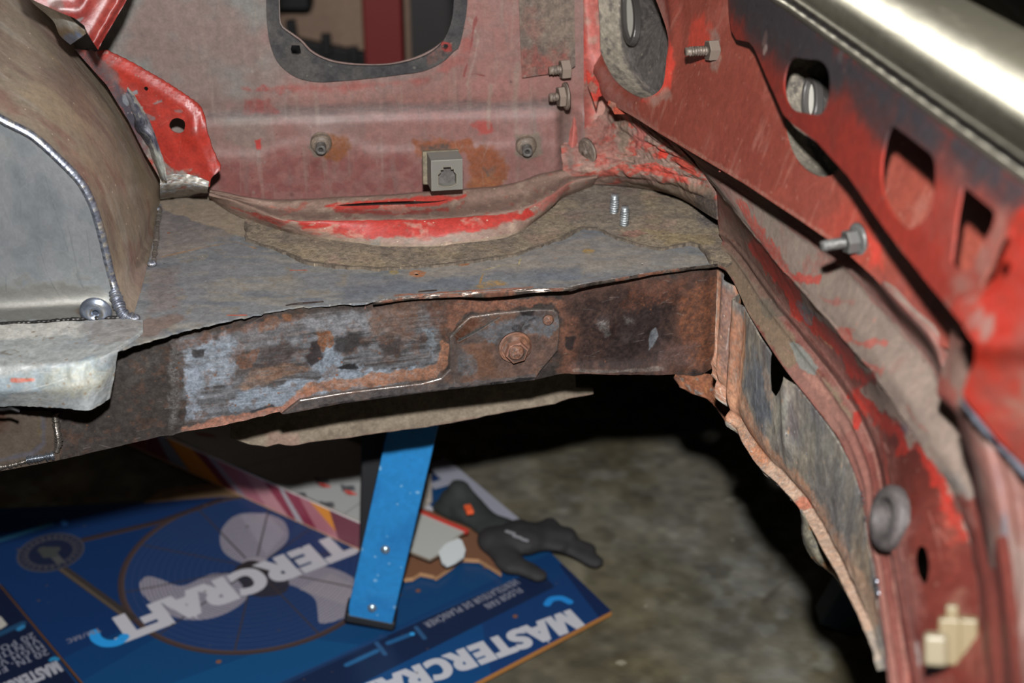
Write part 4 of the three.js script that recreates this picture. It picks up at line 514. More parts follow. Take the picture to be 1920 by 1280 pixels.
  const disc = (pl, x, y, prof, seg = 40, sides = 0) => { const g = sides ? new THREE.ExtrudeGeometry(new THREE.Shape([...Array(sides).keys()].map((i) => new THREE.Vector2(Math.cos((i / sides) * 6.2832 + 0.2) * prof[0], Math.sin((i / sides) * 6.2832 + 0.2) * prof[0]))), { depth: prof[1], bevelEnabled: true, bevelSize: 0.0012, bevelThickness: 0.001, bevelSegments: 3, bevelOffset: -0.0012 }) : new THREE.LatheGeometry(prof.map(([r, h]) => new THREE.Vector2(r, h)), seg).rotateX(Math.PI / 2); const c = pl.at(x, y), m = new THREE.Matrix4().makeBasis(pl.u, pl.v, pl.n).setPosition(c); return g.applyMatrix4(m); };
  const pt = wR.lift(0.005);
  geoMesh('washer', bolt, disc(pt, 966, 651, [[0, 0.0012], [0.0085, 0.0012], [0.0118, 0.0008], [0.0125, 0.0002], [0.0125, -0.001], [0, -0.001]]), rustM);
  geoMesh('bolt_head', bolt, disc(pt.lift(0.0012), 967, 657, [0.0088, 0.004], 6, 6), rustM);
  geoMesh('bolt_tip', bolt, disc(pt.lift(0.006), 968, 660, [[0, 0.0028], [0.0045, 0.0024], [0.0058, 0.0012], [0.0062, -0.002], [0, -0.002]]), rustM);
  add(bolt, 'bolt', car);
  const rv = geoMesh('rivet', car, disc(wR.lift(0.0045), 1028, 600, [[0, 0.0016], [0.003, 0.0013], [0.004, 0.0004], [0.0042, -0.001], [0, -0.001]]), rustM); rv.userData.label = 'small round rusty rivet';
}
// --- left: strip in front of the wheel tub that bends down over the rail
{
  const rows = [P([[-70, 610], [60, 606], [150, 601], [236, 598], [268, 600]], (x, y) => hF(x, y, 0.0025)), P([[-70, 645], [60, 645], [150, 640], [240, 632], [268, 622]], (x, y) => hF(x, y, 0.0018)), P([[-70, 690], [60, 684], [130, 679], [190, 668], [222, 657]], (x, y) => hF(x, y, 0.0015)), P([[-70, 735], [60, 732], [145, 728], [190, 716], [215, 697]], (x, y) => H(x, y, FLOOR - 0.014)), P([[-70, 770], [0, 762], [60, 762], [110, 764], [168, 768], [207, 746]], (x, y) => H(x, y, FLOOR - 0.031))];
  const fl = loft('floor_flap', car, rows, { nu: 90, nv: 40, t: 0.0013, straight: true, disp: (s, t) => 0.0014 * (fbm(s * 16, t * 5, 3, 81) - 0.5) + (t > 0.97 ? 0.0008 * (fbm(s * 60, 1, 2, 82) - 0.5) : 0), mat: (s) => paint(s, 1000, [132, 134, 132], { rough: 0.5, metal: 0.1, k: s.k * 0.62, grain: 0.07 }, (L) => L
    .noise([116, 120, 122], { s: 0.015, sx: 0.04, lo: 0.45, hi: 0.65, a: 0.7 }).patch([[-80, 600], [150, 595], [170, 625], [0, 640], [-80, 645]], [190, 186, 178], { e: 0.004, w: 0.006, a: 0.9, metal: 0.5, rough: 0.4, g: 0.3, gs: 0.004, gsx: 0.001 }).patch([[150, 600], [240, 590], [270, 605], [230, 640], [180, 645]], [116, 110, 106], { e: 0.008, w: 0.006, a: 0.7 })  // pale band by the seam: highlight put into the colour of the bare metal
    .patch([[-80, 700], [180, 670], [200, 690], [100, 725], [-80, 740]], [104, 118, 126], { e: 0.008, w: 0.008, a: 0.6 }).patch([[60, 700], [180, 680], [205, 700], [150, 750], [80, 750]], [126, 122, 102], { e: 0.01, w: 0.01, a: 0.5, g: 0.4 }).line([[24, 713], [62, 712]], 0.002, [168, 82, 64], { e: 0.0015, w: 0.001, a: 0.85, g: 0.3 }).line([[2, 660], [20, 655], [36, 660], [20, 665], [4, 661]], 0.0007, [96, 92, 84], { e: 0.001, a: 0.8 })
    .line([[90, 768], [168, 770], [205, 748], [214, 712]], 0.0013, [190, 186, 178], { e: 0.001, w: 0.001, a: 0.8, metal: 0.9, rough: 0.25 }).specks(80, [110, 92, 76], { a: 0.6 }).scratches(60, [160, 160, 158], { l: 0.015, fan: 1, a: 0.4 })) });
  fl.userData.label = 'grey floor flap bent down over the rail';
  geoMesh('hanging_wire', car, new THREE.TubeGeometry(new THREE.CatmullRomCurve3([D(-40, 764, 0.965), D(6, 768, 0.962), D(20, 766, 0.96), D(36, 771, 0.96)]), 20, 0.0011, 8), plain(0x1c1a1a, 0.5, 0.5));
}
// --- wheel tub: flat face, curved barrel, weld
{
  const front = [[-70, 172], [0, 222], [60, 254], [112, 300], [150, 340], [172, 380], [188, 430], [200, 480], [212, 530], [228, 575], [246, 596]];
  const zf = new Plane(H(120, 602, FLOOR), new V3(0.06, 0, 1));                            // the face stands on the floor seam
  const faceRows = [P([[-70, 172], [0, 222], [60, 254], [112, 300], [150, 340]], (x, y) => zf.at(x, y, -0.019)), P([[-70, 300], [0, 310], [70, 330], [120, 360], [172, 380]], (x, y) => zf.at(x, y, -0.0175)), P([[-70, 420], [0, 425], [80, 430], [140, 435], [193, 450]], (x, y) => zf.at(x, y, -0.0165)), P([[-70, 520], [0, 520], [80, 520], [150, 520], [208, 520]], (x, y) => zf.at(x, y, -0.0155)), P([[-70, 580], [0, 576], [80, 572], [160, 568], [224, 566]], (x, y) => zf.at(x, y, -0.0105)), P([[-70, 606], [0, 604], [80, 600], [160, 596], [244, 594]], (x, y) => zf.at(x, y, 0.0))];
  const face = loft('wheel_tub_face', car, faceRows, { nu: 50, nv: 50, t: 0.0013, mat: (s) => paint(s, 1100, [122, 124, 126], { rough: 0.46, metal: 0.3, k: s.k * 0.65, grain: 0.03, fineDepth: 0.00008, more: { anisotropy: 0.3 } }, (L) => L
    .noise([128, 132, 132], { s: 0.05, lo: 0.45, hi: 0.7, a: 0.5, rough: 0.38 }).noise([98, 104, 108], { s: 0.04, lo: 0.5, hi: 0.7, a: 0.5 }).noise([128, 130, 130], { s: 0.08, sx: 0.004, lo: 0.6, hi: 0.85, a: 0.3 }).noise([136, 132, 122], { s: 0.03, lo: 0.6, hi: 0.8, a: 0.3 })
    .patch([[-80, 540], [150, 530], [215, 545], [240, 598], [-80, 606]], [160, 158, 150], { e: 0.012, w: 0.012, a: 0.8, rough: 0.36, metal: 0.85 }).dot(178, 584, 0.011, [112, 94, 78], { e: 0.006, w: 0.003, a: 0.8 }).dot(178, 584, 0.0085, [118, 130, 150], { e: 0.003, w: 0.002, a: 0.9, rough: 0.3 }).scratches(90, [140, 142, 144], { l: 0.03, a: 0.16 }).scratches(10, [96, 100, 104], { l: 0.04, fan: 0.6, turn: 1.5, a: 0.35 })) });  // paler foot of the face: highlight worked into its colour and metal
  face.userData.label = 'flat bare-steel face of the wheel tub';
  const backPl = new Plane(new V3(0, 0, -1.135), new V3(0.06, 0, 1));
  const back = [[-10, -70], [60, -6], [108, 45], [150, 95], [190, 148], [230, 202], [262, 252], [284, 296], [298, 325], [303, 350], [304, 372]];
  const offF = (y) => -0.0175 + 0.0165 * sstep(520, 596, y) ** 1.5; const A = P(front, (x, y) => zf.at(x, y, offF(y))), B = P(back, (x, y) => backPl.at(x, y)); A[A.length - 1] = hF(248, 600, 0.001); B[B.length - 1] = hF(302, 362, 0.001); B[B.length - 2] = hF(300, 352, 0.012);
  const lerpRow = (t, bulge) => A.map((p, i) => { const q = p.clone().lerp(B[i], t); q.x += bulge * (i < A.length - 2 ? 1 : 0.35); q.y += bulge * 0.5 * (i < A.length - 2 ? 1 : 0); return q; });
  const barrel = loft('wheel_tub_barrel', car, [A, lerpRow(0.25, 0.004), lerpRow(0.5, 0.006), lerpRow(0.75, 0.004), B], { nu: 80, nv: 40, t: 0.0013, disp: (s, t) => 0.0016 * (fbm(s * 9, t * 5, 3, 91) - 0.5), mat: (s) => paint(s, 1200, [110, 99, 86], { rough: 0.46, metal: 0.35, k: s.k * 0.75, grain: 0.05, fineDepth: 0.0001 }, (L) => L
    .noise([124, 108, 88], { s: 0.03, sx: 0.06, lo: 0.45, hi: 0.7, a: 0.6 }).noise([94, 78, 70], { s: 0.02, sx: 0.07, lo: 0.5, hi: 0.72, a: 0.65 }).noise([104, 76, 68], { s: 0.025, sx: 0.05, lo: 0.58, hi: 0.75, a: 0.55 }).noise([130, 126, 120], { s: 0.012, sx: 0.08, lo: 0.58, hi: 0.78, a: 0.35 })
    .line(front, 0.012, [122, 118, 112], { e: 0.01, w: 0.004, a: 0.6, metal: 0.8 }).line(back, 0.01, [98, 92, 88], { e: 0.01, w: 0.004, a: 0.6 }).patch([[180, 520], [240, 500], [290, 500], [262, 590], [230, 560]], [122, 112, 102], { e: 0.012, w: 0.008, a: 0.5 }).line([[255, 500], [275, 470], [262, 440]], 0.004, [84, 72, 64], { e: 0.004, w: 0.004, a: 0.6 }).scratches(120, [136, 126, 112], { l: 0.05, fan: 0.4, turn: 0.3, a: 0.3 }).specks(50, [160, 150, 130], { r1: 0.0008 })) });
  barrel.userData.label = 'brownish bare-steel barrel of the wheel tub';
  const wm = paint({ su: 0.5, sv: 0.02, k: 1.6, uv: () => [0, 0] }, 700, [128, 132, 142], { rough: 0.38, metal: 0.75, grain: 0.12, k: 1 }, (L) => L.noise([96, 98, 110], { s: 0.006, lo: 0.5, hi: 0.65, a: 0.7 }).noise([170, 160, 140], { s: 0.01, lo: 0.6, hi: 0.7, a: 0.6 }));
  const wb = bead('weld_bead', car, P(front.slice(0, 10), (x, y) => zf.at(x, y, offF(y) + 0.001)), 0.0028, wm, 13, 0.05, 260); wb.userData.label = 'ground weld bead around the tub face';
  bead('weld_bead', car, P([[214, 546], [224, 575], [232, 590], [246, 597]], (x, y) => zf.at(x, y, offF(y) + 0.002)), 0.0036, wm, 17, 0.4);
  bead('weld_bead', car, P([[-70, 608], [60, 604], [150, 598], [236, 595]], (x, y) => zf.at(x, y, 0.002)), 0.0013, plain(0x2a2827, 0.4, 0.6), 19, 0.5);
  const plug = new THREE.LatheGeometry([[0.002, 0.0], [0.0035, 0.0022], [0.006, 0.0026], [0.0095, 0.001], [0.011, -0.001]].map(([r, h]) => new THREE.Vector2(r, h)), 40).rotateX(Math.PI / 2).applyMatrix4(new THREE.Matrix4().makeBasis(zf.u, zf.v, zf.n).setPosition(zf.at(179, 586, 0.001)));
  const pm = paint({ su: 0.03, sv: 0.03, k: 1.5, uv: () => [0, 0] }, 128, [130, 138, 152], { rough: 0.3, metal: 0.85, k: 1 }, (L) => L.noise([150, 140, 120], { s: 0.006, lo: 0.5, hi: 0.7, a: 0.6 }));
  geoMesh('weld_puddle', car, plug, pm).userData.label = 'blue-tinted weld puddle with a pinhole';
  for (const [x, y, r, h] of [[285, 494, 0.0035, 0.002], [294, 392, 0.0028, 0.003], [252, 596, 0.004, 0.002]]) geoMesh('weld_spot', car, new THREE.SphereGeometry(r, 16, 10).scale(1, 0.7, 1).translate(...hF(x, y, h).toArray()), wm);
  bead('weld_bead', car, P([[288, 492], [292, 460], [296, 420], [300, 388]], (x, y) => hF(x, y, 0.002)), 0.0016, plain(0x77706a, 0.4, 0.7), 23, 0.7);
  // the patch of weld beside the red gusset
  const sl = [[160, 92], [196, 146], [228, 200], [258, 250], [282, 296], [298, 336]], sr = [[190, 96], [226, 146], [262, 196], [286, 246], [302, 296], [312, 338]];
  const seam = loft('welded_seam', car, [P(sl, (x, y) => D(x, y, 1.14)), P(sl.map(([x, y], i) => [(x + sr[i][0]) / 2, (y + sr[i][1]) / 2]), (x, y) => D(x, y, 1.112)), P(sr, (x, y) => D(x, y, 1.108))], { nu: 60, nv: 14, disp: (s, t) => 0.0022 * (fbm(s * 14, t * 3, 3, 97) - 0.5) + 0.004 * Math.exp(-(((s - 0.62) / 0.06) ** 2) - ((t - 0.5) / 0.3) ** 2), mat: (s) => paint(s, 500, [96, 94, 98], { rough: 0.42, metal: 0.35, grain: 0.1 }, (L) => L.noise([62, 64, 76], { s: 0.012, lo: 0.45, hi: 0.62, a: 0.8 }).noise([140, 136, 122], { s: 0.008, lo: 0.56, hi: 0.68, a: 0.7 }).patch([[165, 100], [190, 100], [215, 140], [195, 140]], [150, 92, 84], { e: 0.006, w: 0.004, a: 0.7 }).patch([[240, 225], [275, 225], [290, 270], [265, 275]], [40, 40, 46], { e: 0.004, w: 0.004, a: 0.8, g: 0.5 }).patch([[262, 275], [300, 280], [312, 338], [296, 336]], [140, 142, 134], { e: 0.005, w: 0.004, a: 0.8 })) });
  seam.userData.label = 'blue-grey burnt weld seam between tub and gusset';
}
// --- red gusset between tub and rear panel, and the flap above it
{
  const pg = new Plane(D(310, 230, 1.115), new V3(-0.12, 0.1, 1));
  const out = [[140, 92], [178, 96], [196, 95], [232, 112], [270, 133], [320, 163], [354, 186], [372, 200], [382, 222], [388, 250], [396, 280], [406, 303], [412, 318], [396, 334], [393, 350], [300, 335], [270, 285], [240, 225], [200, 160]];
  const g = plate('gusset', car, pg, { out: [...out.slice(0, 2), ...smooth(out.slice(2, 15), 50, false), ...out.slice(15)], holes: [smooth([[333, 221], [347, 228], [347, 242], [338, 249], [324, 246], [317, 236], [322, 225]], 30), smooth([[274, 162], [278, 166], [274, 171], [269, 166]], 12)], step: 0.003, t: 0.0013,
    h: pxH(pg, (x, y) => { const edge = [[196, 95], [270, 133], [354, 186], [376, 208], [388, 250], [412, 318]]; const d = lineDist(edge, x, y); return -0.004 * Math.exp(-((d / 7) ** 2)) + 0.001 * Math.exp(-(((d - 14) / 9) ** 2)) + 0.0015 * (fbm(x / 40, y / 40, 3, 101) - 0.5) + 0.004 * Math.exp(-((x - 365) ** 2 + (y - 250) ** 2) / 500); }),
    mat: (s) => paint(s, 900, [182, 56, 44], { rough: 0.45, k: s.k * 1.25, grain: 0.06, more: { clearcoat: 0.12, clearcoatRoughness: 0.3 } }, (L) => L.noise([196, 58, 44], { s: 0.02, lo: 0.45, hi: 0.7, a: 0.6 }).noise([160, 54, 44], { s: 0.015, lo: 0.55, hi: 0.75, a: 0.5 })
      .patch([[130, 90], [180, 96], [215, 150], [260, 215], [285, 280], [290, 300], [265, 290], [200, 170]], [92, 84, 88], { e: 0.008, w: 0.006, a: 0.9, rough: 0.5, g: 0.2 }).patch([[178, 108], [200, 108], [225, 150], [215, 160]], [128, 110, 108], { e: 0.006, w: 0.004, a: 0.7 }).patch([[215, 155], [240, 190], [262, 230], [250, 240], [222, 190]], [72, 74, 86], { e: 0.005, w: 0.004, a: 0.8 })
      .patch([[228, 176], [256, 170], [259, 176], [240, 182], [256, 188], [238, 198], [230, 190]], [136, 142, 148], { e: 0.0012, w: 0.0015, a: 0.9, metal: 0.5 }).patch([[246, 204], [268, 199], [268, 205], [252, 212]], [150, 152, 154], { e: 0.0012, w: 0.0015, a: 0.9, metal: 0.5 }).patch([[285, 194], [303, 187], [304, 191], [290, 197]], [146, 140, 142], { e: 0.0012, w: 0.001, a: 0.8 }).patch([[270, 212], [290, 218], [294, 226], [280, 226]], [140, 132, 134], { e: 0.0015, w: 0.002, a: 0.8, g: 0.3 }).patch([[325, 205], [342, 206], [342, 211], [328, 210]], [142, 122, 122], { e: 0.0015, w: 0.0015, a: 0.7 })
      .patch([[262, 235], [285, 265], [300, 300], [320, 315], [345, 320], [385, 335], [396, 350], [298, 340]], [150, 150, 142], { e: 0.004, w: 0.006, a: 0.92, rough: 0.5, g: 0.25 }).patch([[300, 335], [350, 335], [350, 350], [300, 350]], [150, 158, 164], { e: 0.003, w: 0.003, a: 0.8, metal: 0.7, rough: 0.25 }).patch([[370, 330], [394, 338], [390, 352], [376, 350]], [124, 130, 138], { e: 0.003, w: 0.003, a: 0.7, metal: 0.6 }).patch([[270, 240], [290, 260], [288, 290], [270, 270]], [150, 140, 116], { e: 0.004, w: 0.004, a: 0.6 })
      .specks(40, [170, 150, 140], { r1: 0.001, a: 0.7 }).scratches(30, [206, 100, 86], { l: 0.01, a: 0.4 })) });
  g.userData.label = 'red gusset plate with round holes beside the wheel tub';
  // torn bare end at the foot of the gusset
  const foot = loft('gusset_foot', car, [P([[300, 330], [330, 326], [360, 328], [392, 340]], (x, y) => pg.at(x, y, 0.002)), P([[300, 350], [330, 346], [360, 346], [390, 352]], (x, y) => pg.at(x, y, 0.004)), P([[300, 374], [335, 370], [365, 366], [390, 362]], (x, y) => hF(x, y, 0.0015))], { nu: 30, nv: 14, disp: (s, t) => 0.002 * (fbm(s * 8, t * 4, 3, 103) - 0.5), mat: (s) => paint(s, 300, [138, 134, 126], { rough: 0.4, metal: 0.5, grain: 0.12 }, (L) => L.noise([112, 104, 94], { s: 0.006, lo: 0.5, hi: 0.65, a: 0.7 }).noise([160, 168, 176], { s: 0.004, lo: 0.58, hi: 0.68, a: 0.8, metal: 0.9, rough: 0.2 }).noise([150, 74, 60], { s: 0.008, lo: 0.68, hi: 0.75, a: 0.6 })) });
  foot.userData.label = 'bare scraped foot of the gusset';
  const pf = new Plane(D(160, 30, 0.985), new V3(0.3, 0.25, 1));
  const flap = plate('upper_flap', car, pf, { out: [[30, -60], [45, -10], [70, 4], [110, 22], [140, 34], [158, 48], [164, 62], [184, 94], [192, 78], [236, 4], [262, -60]], step: 0.003, h: pxH(pf, (x, y) => { const e = lineDist([[184, 94], [236, 4], [262, -60]], x, y); return 0.004 * Math.exp(-(((e - 14) / 8) ** 2)) - 0.005 * Math.exp(-((e / 6) ** 2)) + 0.0025 * Math.exp(-(lineDist([[110, 18], [150, 22], [175, -20]], x, y) ** 2) / 120); }),
    mat: (s) => paint(s, 600, [166, 58, 52], { rough: 0.4, grain: 0.06, more: { clearcoat: 0.1, clearcoatRoughness: 0.3 } }, (L) => L.noise([186, 80, 72], { s: 0.02, lo: 0.5, hi: 0.7, a: 0.6 }).noise([128, 62, 58], { s: 0.02, lo: 0.55, hi: 0.75, a: 0.5 }).patch([[180, -60], [250, -60], [225, 0], [180, 60], [170, 30]], [180, 92, 80], { e: 0.01, w: 0.008, a: 0.6 }).patch([[80, -20], [120, 0], [130, 22], [100, 14]], [120, 112, 104], { e: 0.006, w: 0.004, a: 0.7, metal: 0.4 }).patch([[134, 34], [158, 32], [150, 44], [138, 42]], [150, 150, 150], { e: 0.002, w: 0.002, a: 0.85 })) });
  flap.userData.label = 'red folded flap end at the upper left';
  const silver = loft('patch_strip', car, [P([[30, -34], [60, 4], [100, 40], [112, 66], [132, 84]], (x, y) => D(x, y, 1.03)), P([[44, -46], [78, 2], [112, 30], [132, 56], [146, 74]], (x, y) => D(x, y, 1.01)), P([[56, -56], [92, -6], [126, 26], [150, 50], [165, 60]], (x, y) => D(x, y, 1.005))], { nu: 40, nv: 12, mat: (s) => paint(s, 300, [150, 148, 142], { rough: 0.34, metal: 0.7, k: s.k * 0.9, grain: 0.06 }, (L) => L.noise([170, 168, 160], { s: 0.012, lo: 0.5, hi: 0.7, a: 0.6 }).patch([[104, 54], [150, 50], [165, 62], [140, 90], [110, 76]], [110, 92, 70], { e: 0.008, w: 0.004, a: 0.8 }).patch([[116, 64], [150, 58], [160, 70], [140, 92], [122, 84]], [96, 108, 130], { e: 0.005, w: 0.004, a: 0.9 })) });
  silver.userData.label = 'shiny steel strip with a blue burnt end';
}
// --- right: the floor turns upwards, a dusty ledge runs under the side panel
const zAt = (pl, x, y, off) => pl.at(x, y, off);
{
  const r0 = [[1342, 494], [1356, 502], [1376, 530], [1404, 588], [1440, 645], [1472, 692], [1522, 755], [1572, 822], [1600, 880], [1614, 922], [1628, 1010], [1640, 1060], [1648, 1130], [1660, 1230], [1674, 1330]];
  const r1 = [[1352, 460], [1368, 470], [1400, 510], [1440, 570], [1480, 620], [1515, 665], [1562, 728], [1606, 795], [1628, 850], [1640, 900], [1650, 1000], [1662, 1060], [1672, 1130], [1686, 1230], [1700, 1330]];
  const r2 = [[1345, 410], [1372, 430], [1420, 490], [1465, 545], [1510, 595], [1548, 640], [1600, 700], [1640, 765], [1662, 825], [1680, 880], [1694, 985], [1708, 1055], [1720, 1130], [1736, 1230], [1752, 1330]];
  const r3 = [[1330, 330], [1362, 370], [1425, 450], [1480, 515], [1530, 570], [1578, 625], [1634, 690], [1680, 755], [1716, 810], [1745, 860], [1790, 930], [1815, 985], [1834, 1080], [1846, 1200], [1858, 1330]];
  const hs = [[0.0004, 0.003, 0.02, 0.056], [0.0004, 0.012, 0.038, 0.072]];
  const row = (r, k) => r.map(([x, y], i) => { const f = clamp(i / 6); return hF(x, y, lerp(hs[0][k], hs[1][k], f)); });
  const hole = smooth([[1726, 1022], [1734, 1026], [1741, 1048], [1741, 1075], [1735, 1094], [1727, 1086], [1719, 1060], [1719, 1036]], 30);
  const zig = [[1350, 350], [1385, 395], [1420, 440], [1440, 470], [1500, 545], [1505, 575], [1560, 620], [1600, 655], [1608, 690], [1650, 705], [1612, 730], [1650, 770], [1700, 805], [1705, 835], [1740, 830], [1770, 890], [1800, 960], [1822, 1000]];
  loft('floor_upturn', car, [row(r0, 0), row(r1, 1), row(r2, 2), row(r3, 3)], { nu: 150, nv: 54, t: 0.0013, cuts: [{ px: hole, z: hF(1732, 1058, 0.045).sub(EYE).dot(FWD) }],
    disp: (s, t) => { const low = sstep(0.35, 0.6, s); return 0.0018 * (fbm(s * 20, t * 3, 3, 111) - 0.5) + 0.0016 * Math.exp(-(((t - 0.3) / 0.035) ** 2)) - 0.0014 * Math.exp(-(((t - 0.4) / 0.03) ** 2)) + 0.001 * Math.exp(-(((t - 0.5) / 0.03) ** 2)) + low * 0.0016 * Math.exp(-(((t - 0.14) / 0.04) ** 2)); },
    mat: (s) => paint(s, 1900, [122, 70, 62], { k: s.k * 1.45, rough: 0.6, grain: 0.06, more: { clearcoat: 0.06, clearcoatRoughness: 0.3 } }, (L) => L
      .noise([108, 52, 44], { s: 0.02, sx: 0.05, lo: 0.45, hi: 0.7, a: 0.7 }).noise([138, 92, 84], { s: 0.008, sx: 0.06, lo: 0.5, hi: 0.72, a: 0.6 })
      .patch([...r2.slice(4), [1870, 1330], ...r3.slice(5).reverse()], [104, 44, 36], { e: 0.01, w: 0.008, ws: 0.015, a: 0.9, rough: 0.45 }).noise([126, 80, 70], { s: 0.03, lo: 0.62, hi: 0.8, a: 0.35 })
      .patch([...r0.slice(0, 8), ...r1.slice(0, 8).reverse()], [126, 108, 88], { e: 0.006, w: 0.006, ws: 0.012, a: 0.95, rough: 0.85 }).patch([[1345, 400], [1390, 420], [1450, 530], [1490, 600], [1460, 610], [1400, 530], [1350, 470]], [122, 104, 90], { e: 0.01, w: 0.01, a: 0.7, rough: 0.85 })
      .patch([...r0.slice(5), ...r1.slice(5).map(([x, y]) => [x - 8, y]).reverse()], [140, 96, 86], { e: 0.004, w: 0.004, ws: 0.012, a: 0.85 })
      .patch([...r1.slice(3, 9), ...r1.slice(3, 9).map(([x, y]) => [x + 26, y - 20]).reverse()], [146, 104, 94], { e: 0.003, w: 0.003, a: 0.7, g: 0.4, gs: 0.002, gsx: 0.012 })
      .line(r1.map(([x, y]) => [x + 10, y - 6]), 0.0016, [176, 132, 118], { e: 0.0016, w: 0.0012, a: 0.7, g: 0.3 }).line(r1.map(([x, y]) => [x + 20, y - 10]), 0.0008, [106, 56, 48], { e: 0.0012, w: 0.001, a: 0.7 }).line(r1.map(([x, y]) => [x + 30, y - 16]), 0.001, [170, 124, 112], { e: 0.0012, w: 0.001, a: 0.6, g: 0.5 })
      .line([[1640, 700], [1660, 800], [1676, 900], [1690, 1010], [1706, 1100], [1730, 1280]], 0.001, [108, 52, 44], { e: 0.0015, w: 0.001, a: 0.6 }).line([[1618, 700], [1644, 790], [1664, 900], [1674, 1010], [1684, 1100], [1706, 1280]], 0.0016, [182, 70, 56], { e: 0.002, w: 0.002, a: 0.6, g: 0.6, gsx: 0.015 }).line([[1672, 1000], [1686, 1110], [1702, 1230]], 0.0014, [160, 118, 100], { e: 0.0015, w: 0.001, a: 0.6, g: 0.4 }).line([[1716, 1190], [1724, 1250]], 0.0008, [190, 182, 176], { e: 0.0008, a: 0.8 })
      .patch([...zig.slice(2), ...zig.slice(2).map(([x, y]) => [x - 22, y + 14]).reverse()], [190, 54, 42], { e: 0.004, w: 0.006, ws: 0.006, a: 0.9, g: 0.25 })
      .patch([...zig, [1900, 1000], [1500, 300]], [143, 124, 112], { e: 0.003, w: 0.005, ws: 0.007, a: 0.95, rough: 0.88 })
      .patch([[1420, 560], [1450, 560], [1470, 590], [1445, 600], [1430, 590]], [98, 92, 80], { e: 0.002, w: 0.002, a: 0.6 }).patch([[1478, 640], [1500, 645], [1535, 690], [1528, 705], [1500, 690]], [128, 130, 124], { e: 0.002, w: 0.002, a: 0.9, metal: 0.4 }).patch([[1508, 700], [1540, 712], [1560, 740], [1540, 745]], [170, 122, 106], { e: 0.003, w: 0.004, a: 0.7, g: 0.4 })
      .patch([[1490, 570], [1505, 565], [1530, 590], [1515, 610]], [104, 116, 124], { e: 0.002, w: 0.004, a: 0.8, g: 0.5 }).line([[1516, 596], [1530, 620], [1545, 640], [1560, 650]], 0.0016, [178, 140, 100], { e: 0.0016, w: 0.002, a: 0.8, g: 0.4 }).patch([[1600, 770], [1612, 775], [1610, 805], [1600, 800]], [190, 52, 42], { e: 0.002, w: 0.003, a: 0.8 })
      .dot(1622, 731, 0.003, [120, 92, 84], { e: 0.0015, w: 0.001 }).patch([[1655, 830], [1662, 830], [1668, 850], [1660, 845]], [170, 120, 108], { e: 0.0015, w: 0.001, a: 0.6 }).patch([[1690, 790], [1702, 800], [1700, 815], [1688, 805]], [108, 92, 100], { e: 0.002, w: 0.002, a: 0.7 })
      .patch([[1775, 1130], [1800, 1110], [1815, 1180], [1790, 1200]], [150, 116, 98], { e: 0.008, w: 0.006, a: 0.6 }).patch([[1745, 900], [1790, 960], [1800, 1080], [1760, 1000]], [142, 74, 62], { e: 0.008, w: 0.008, a: 0.6 })
      .specks(160, [170, 130, 110], { r1: 0.001, a: 0.6 }).specks(60, [80, 46, 40], { r1: 0.001, a: 0.6 }).scratches(70, [168, 120, 108], { l: 0.02, fan: 0.5, a: 0.45 })) }).userData.label = 'upturned floor edge in layers of red paint and sealer';
  // welded lumps and burnt spots along the cut
  const lump = (x, y, r, o, m) => geoMesh('weld_spot', car, new THREE.SphereGeometry(r, 14, 10).scale(0.8, 1, 1).translate(...hF(x, y, o).toArray()), m);
  const wm = plain(0x6a6d74, 0.3, 0.85), rr = rng(77);
  for (let i = 0; i < 15; i++) { const t = i / 14; lump(lerp(1606, 1632, t ** 0.8), lerp(880, 1010, t), 0.0008 + rr() * 0.001, 0.0005, wm); }
  for (const [x, y] of [[1644, 1090], [1648, 1104], [1647, 1112]]) lump(x, y, 0.0022, 0.001, wm);

  // dusty ledge
  const e0 = r3.map(([x, y]) => [x - 3, y + 2]), q3 = [[1240, 246], [1300, 288], [1400, 344], [1480, 396], [1560, 448], [1610, 486], [1660, 540], [1700, 582], [1752, 640], [1775, 690], [1812, 790], [1845, 900], [1872, 1020], [1890, 1180], [1900, 1330]];
  const hl = (i) => lerp(0.07, 0.102, clamp(i / 5));
  const mid = (t) => e0.map(([x, y], i) => [lerp(x, q3[i][0], t), lerp(y, q3[i][1], t)]);
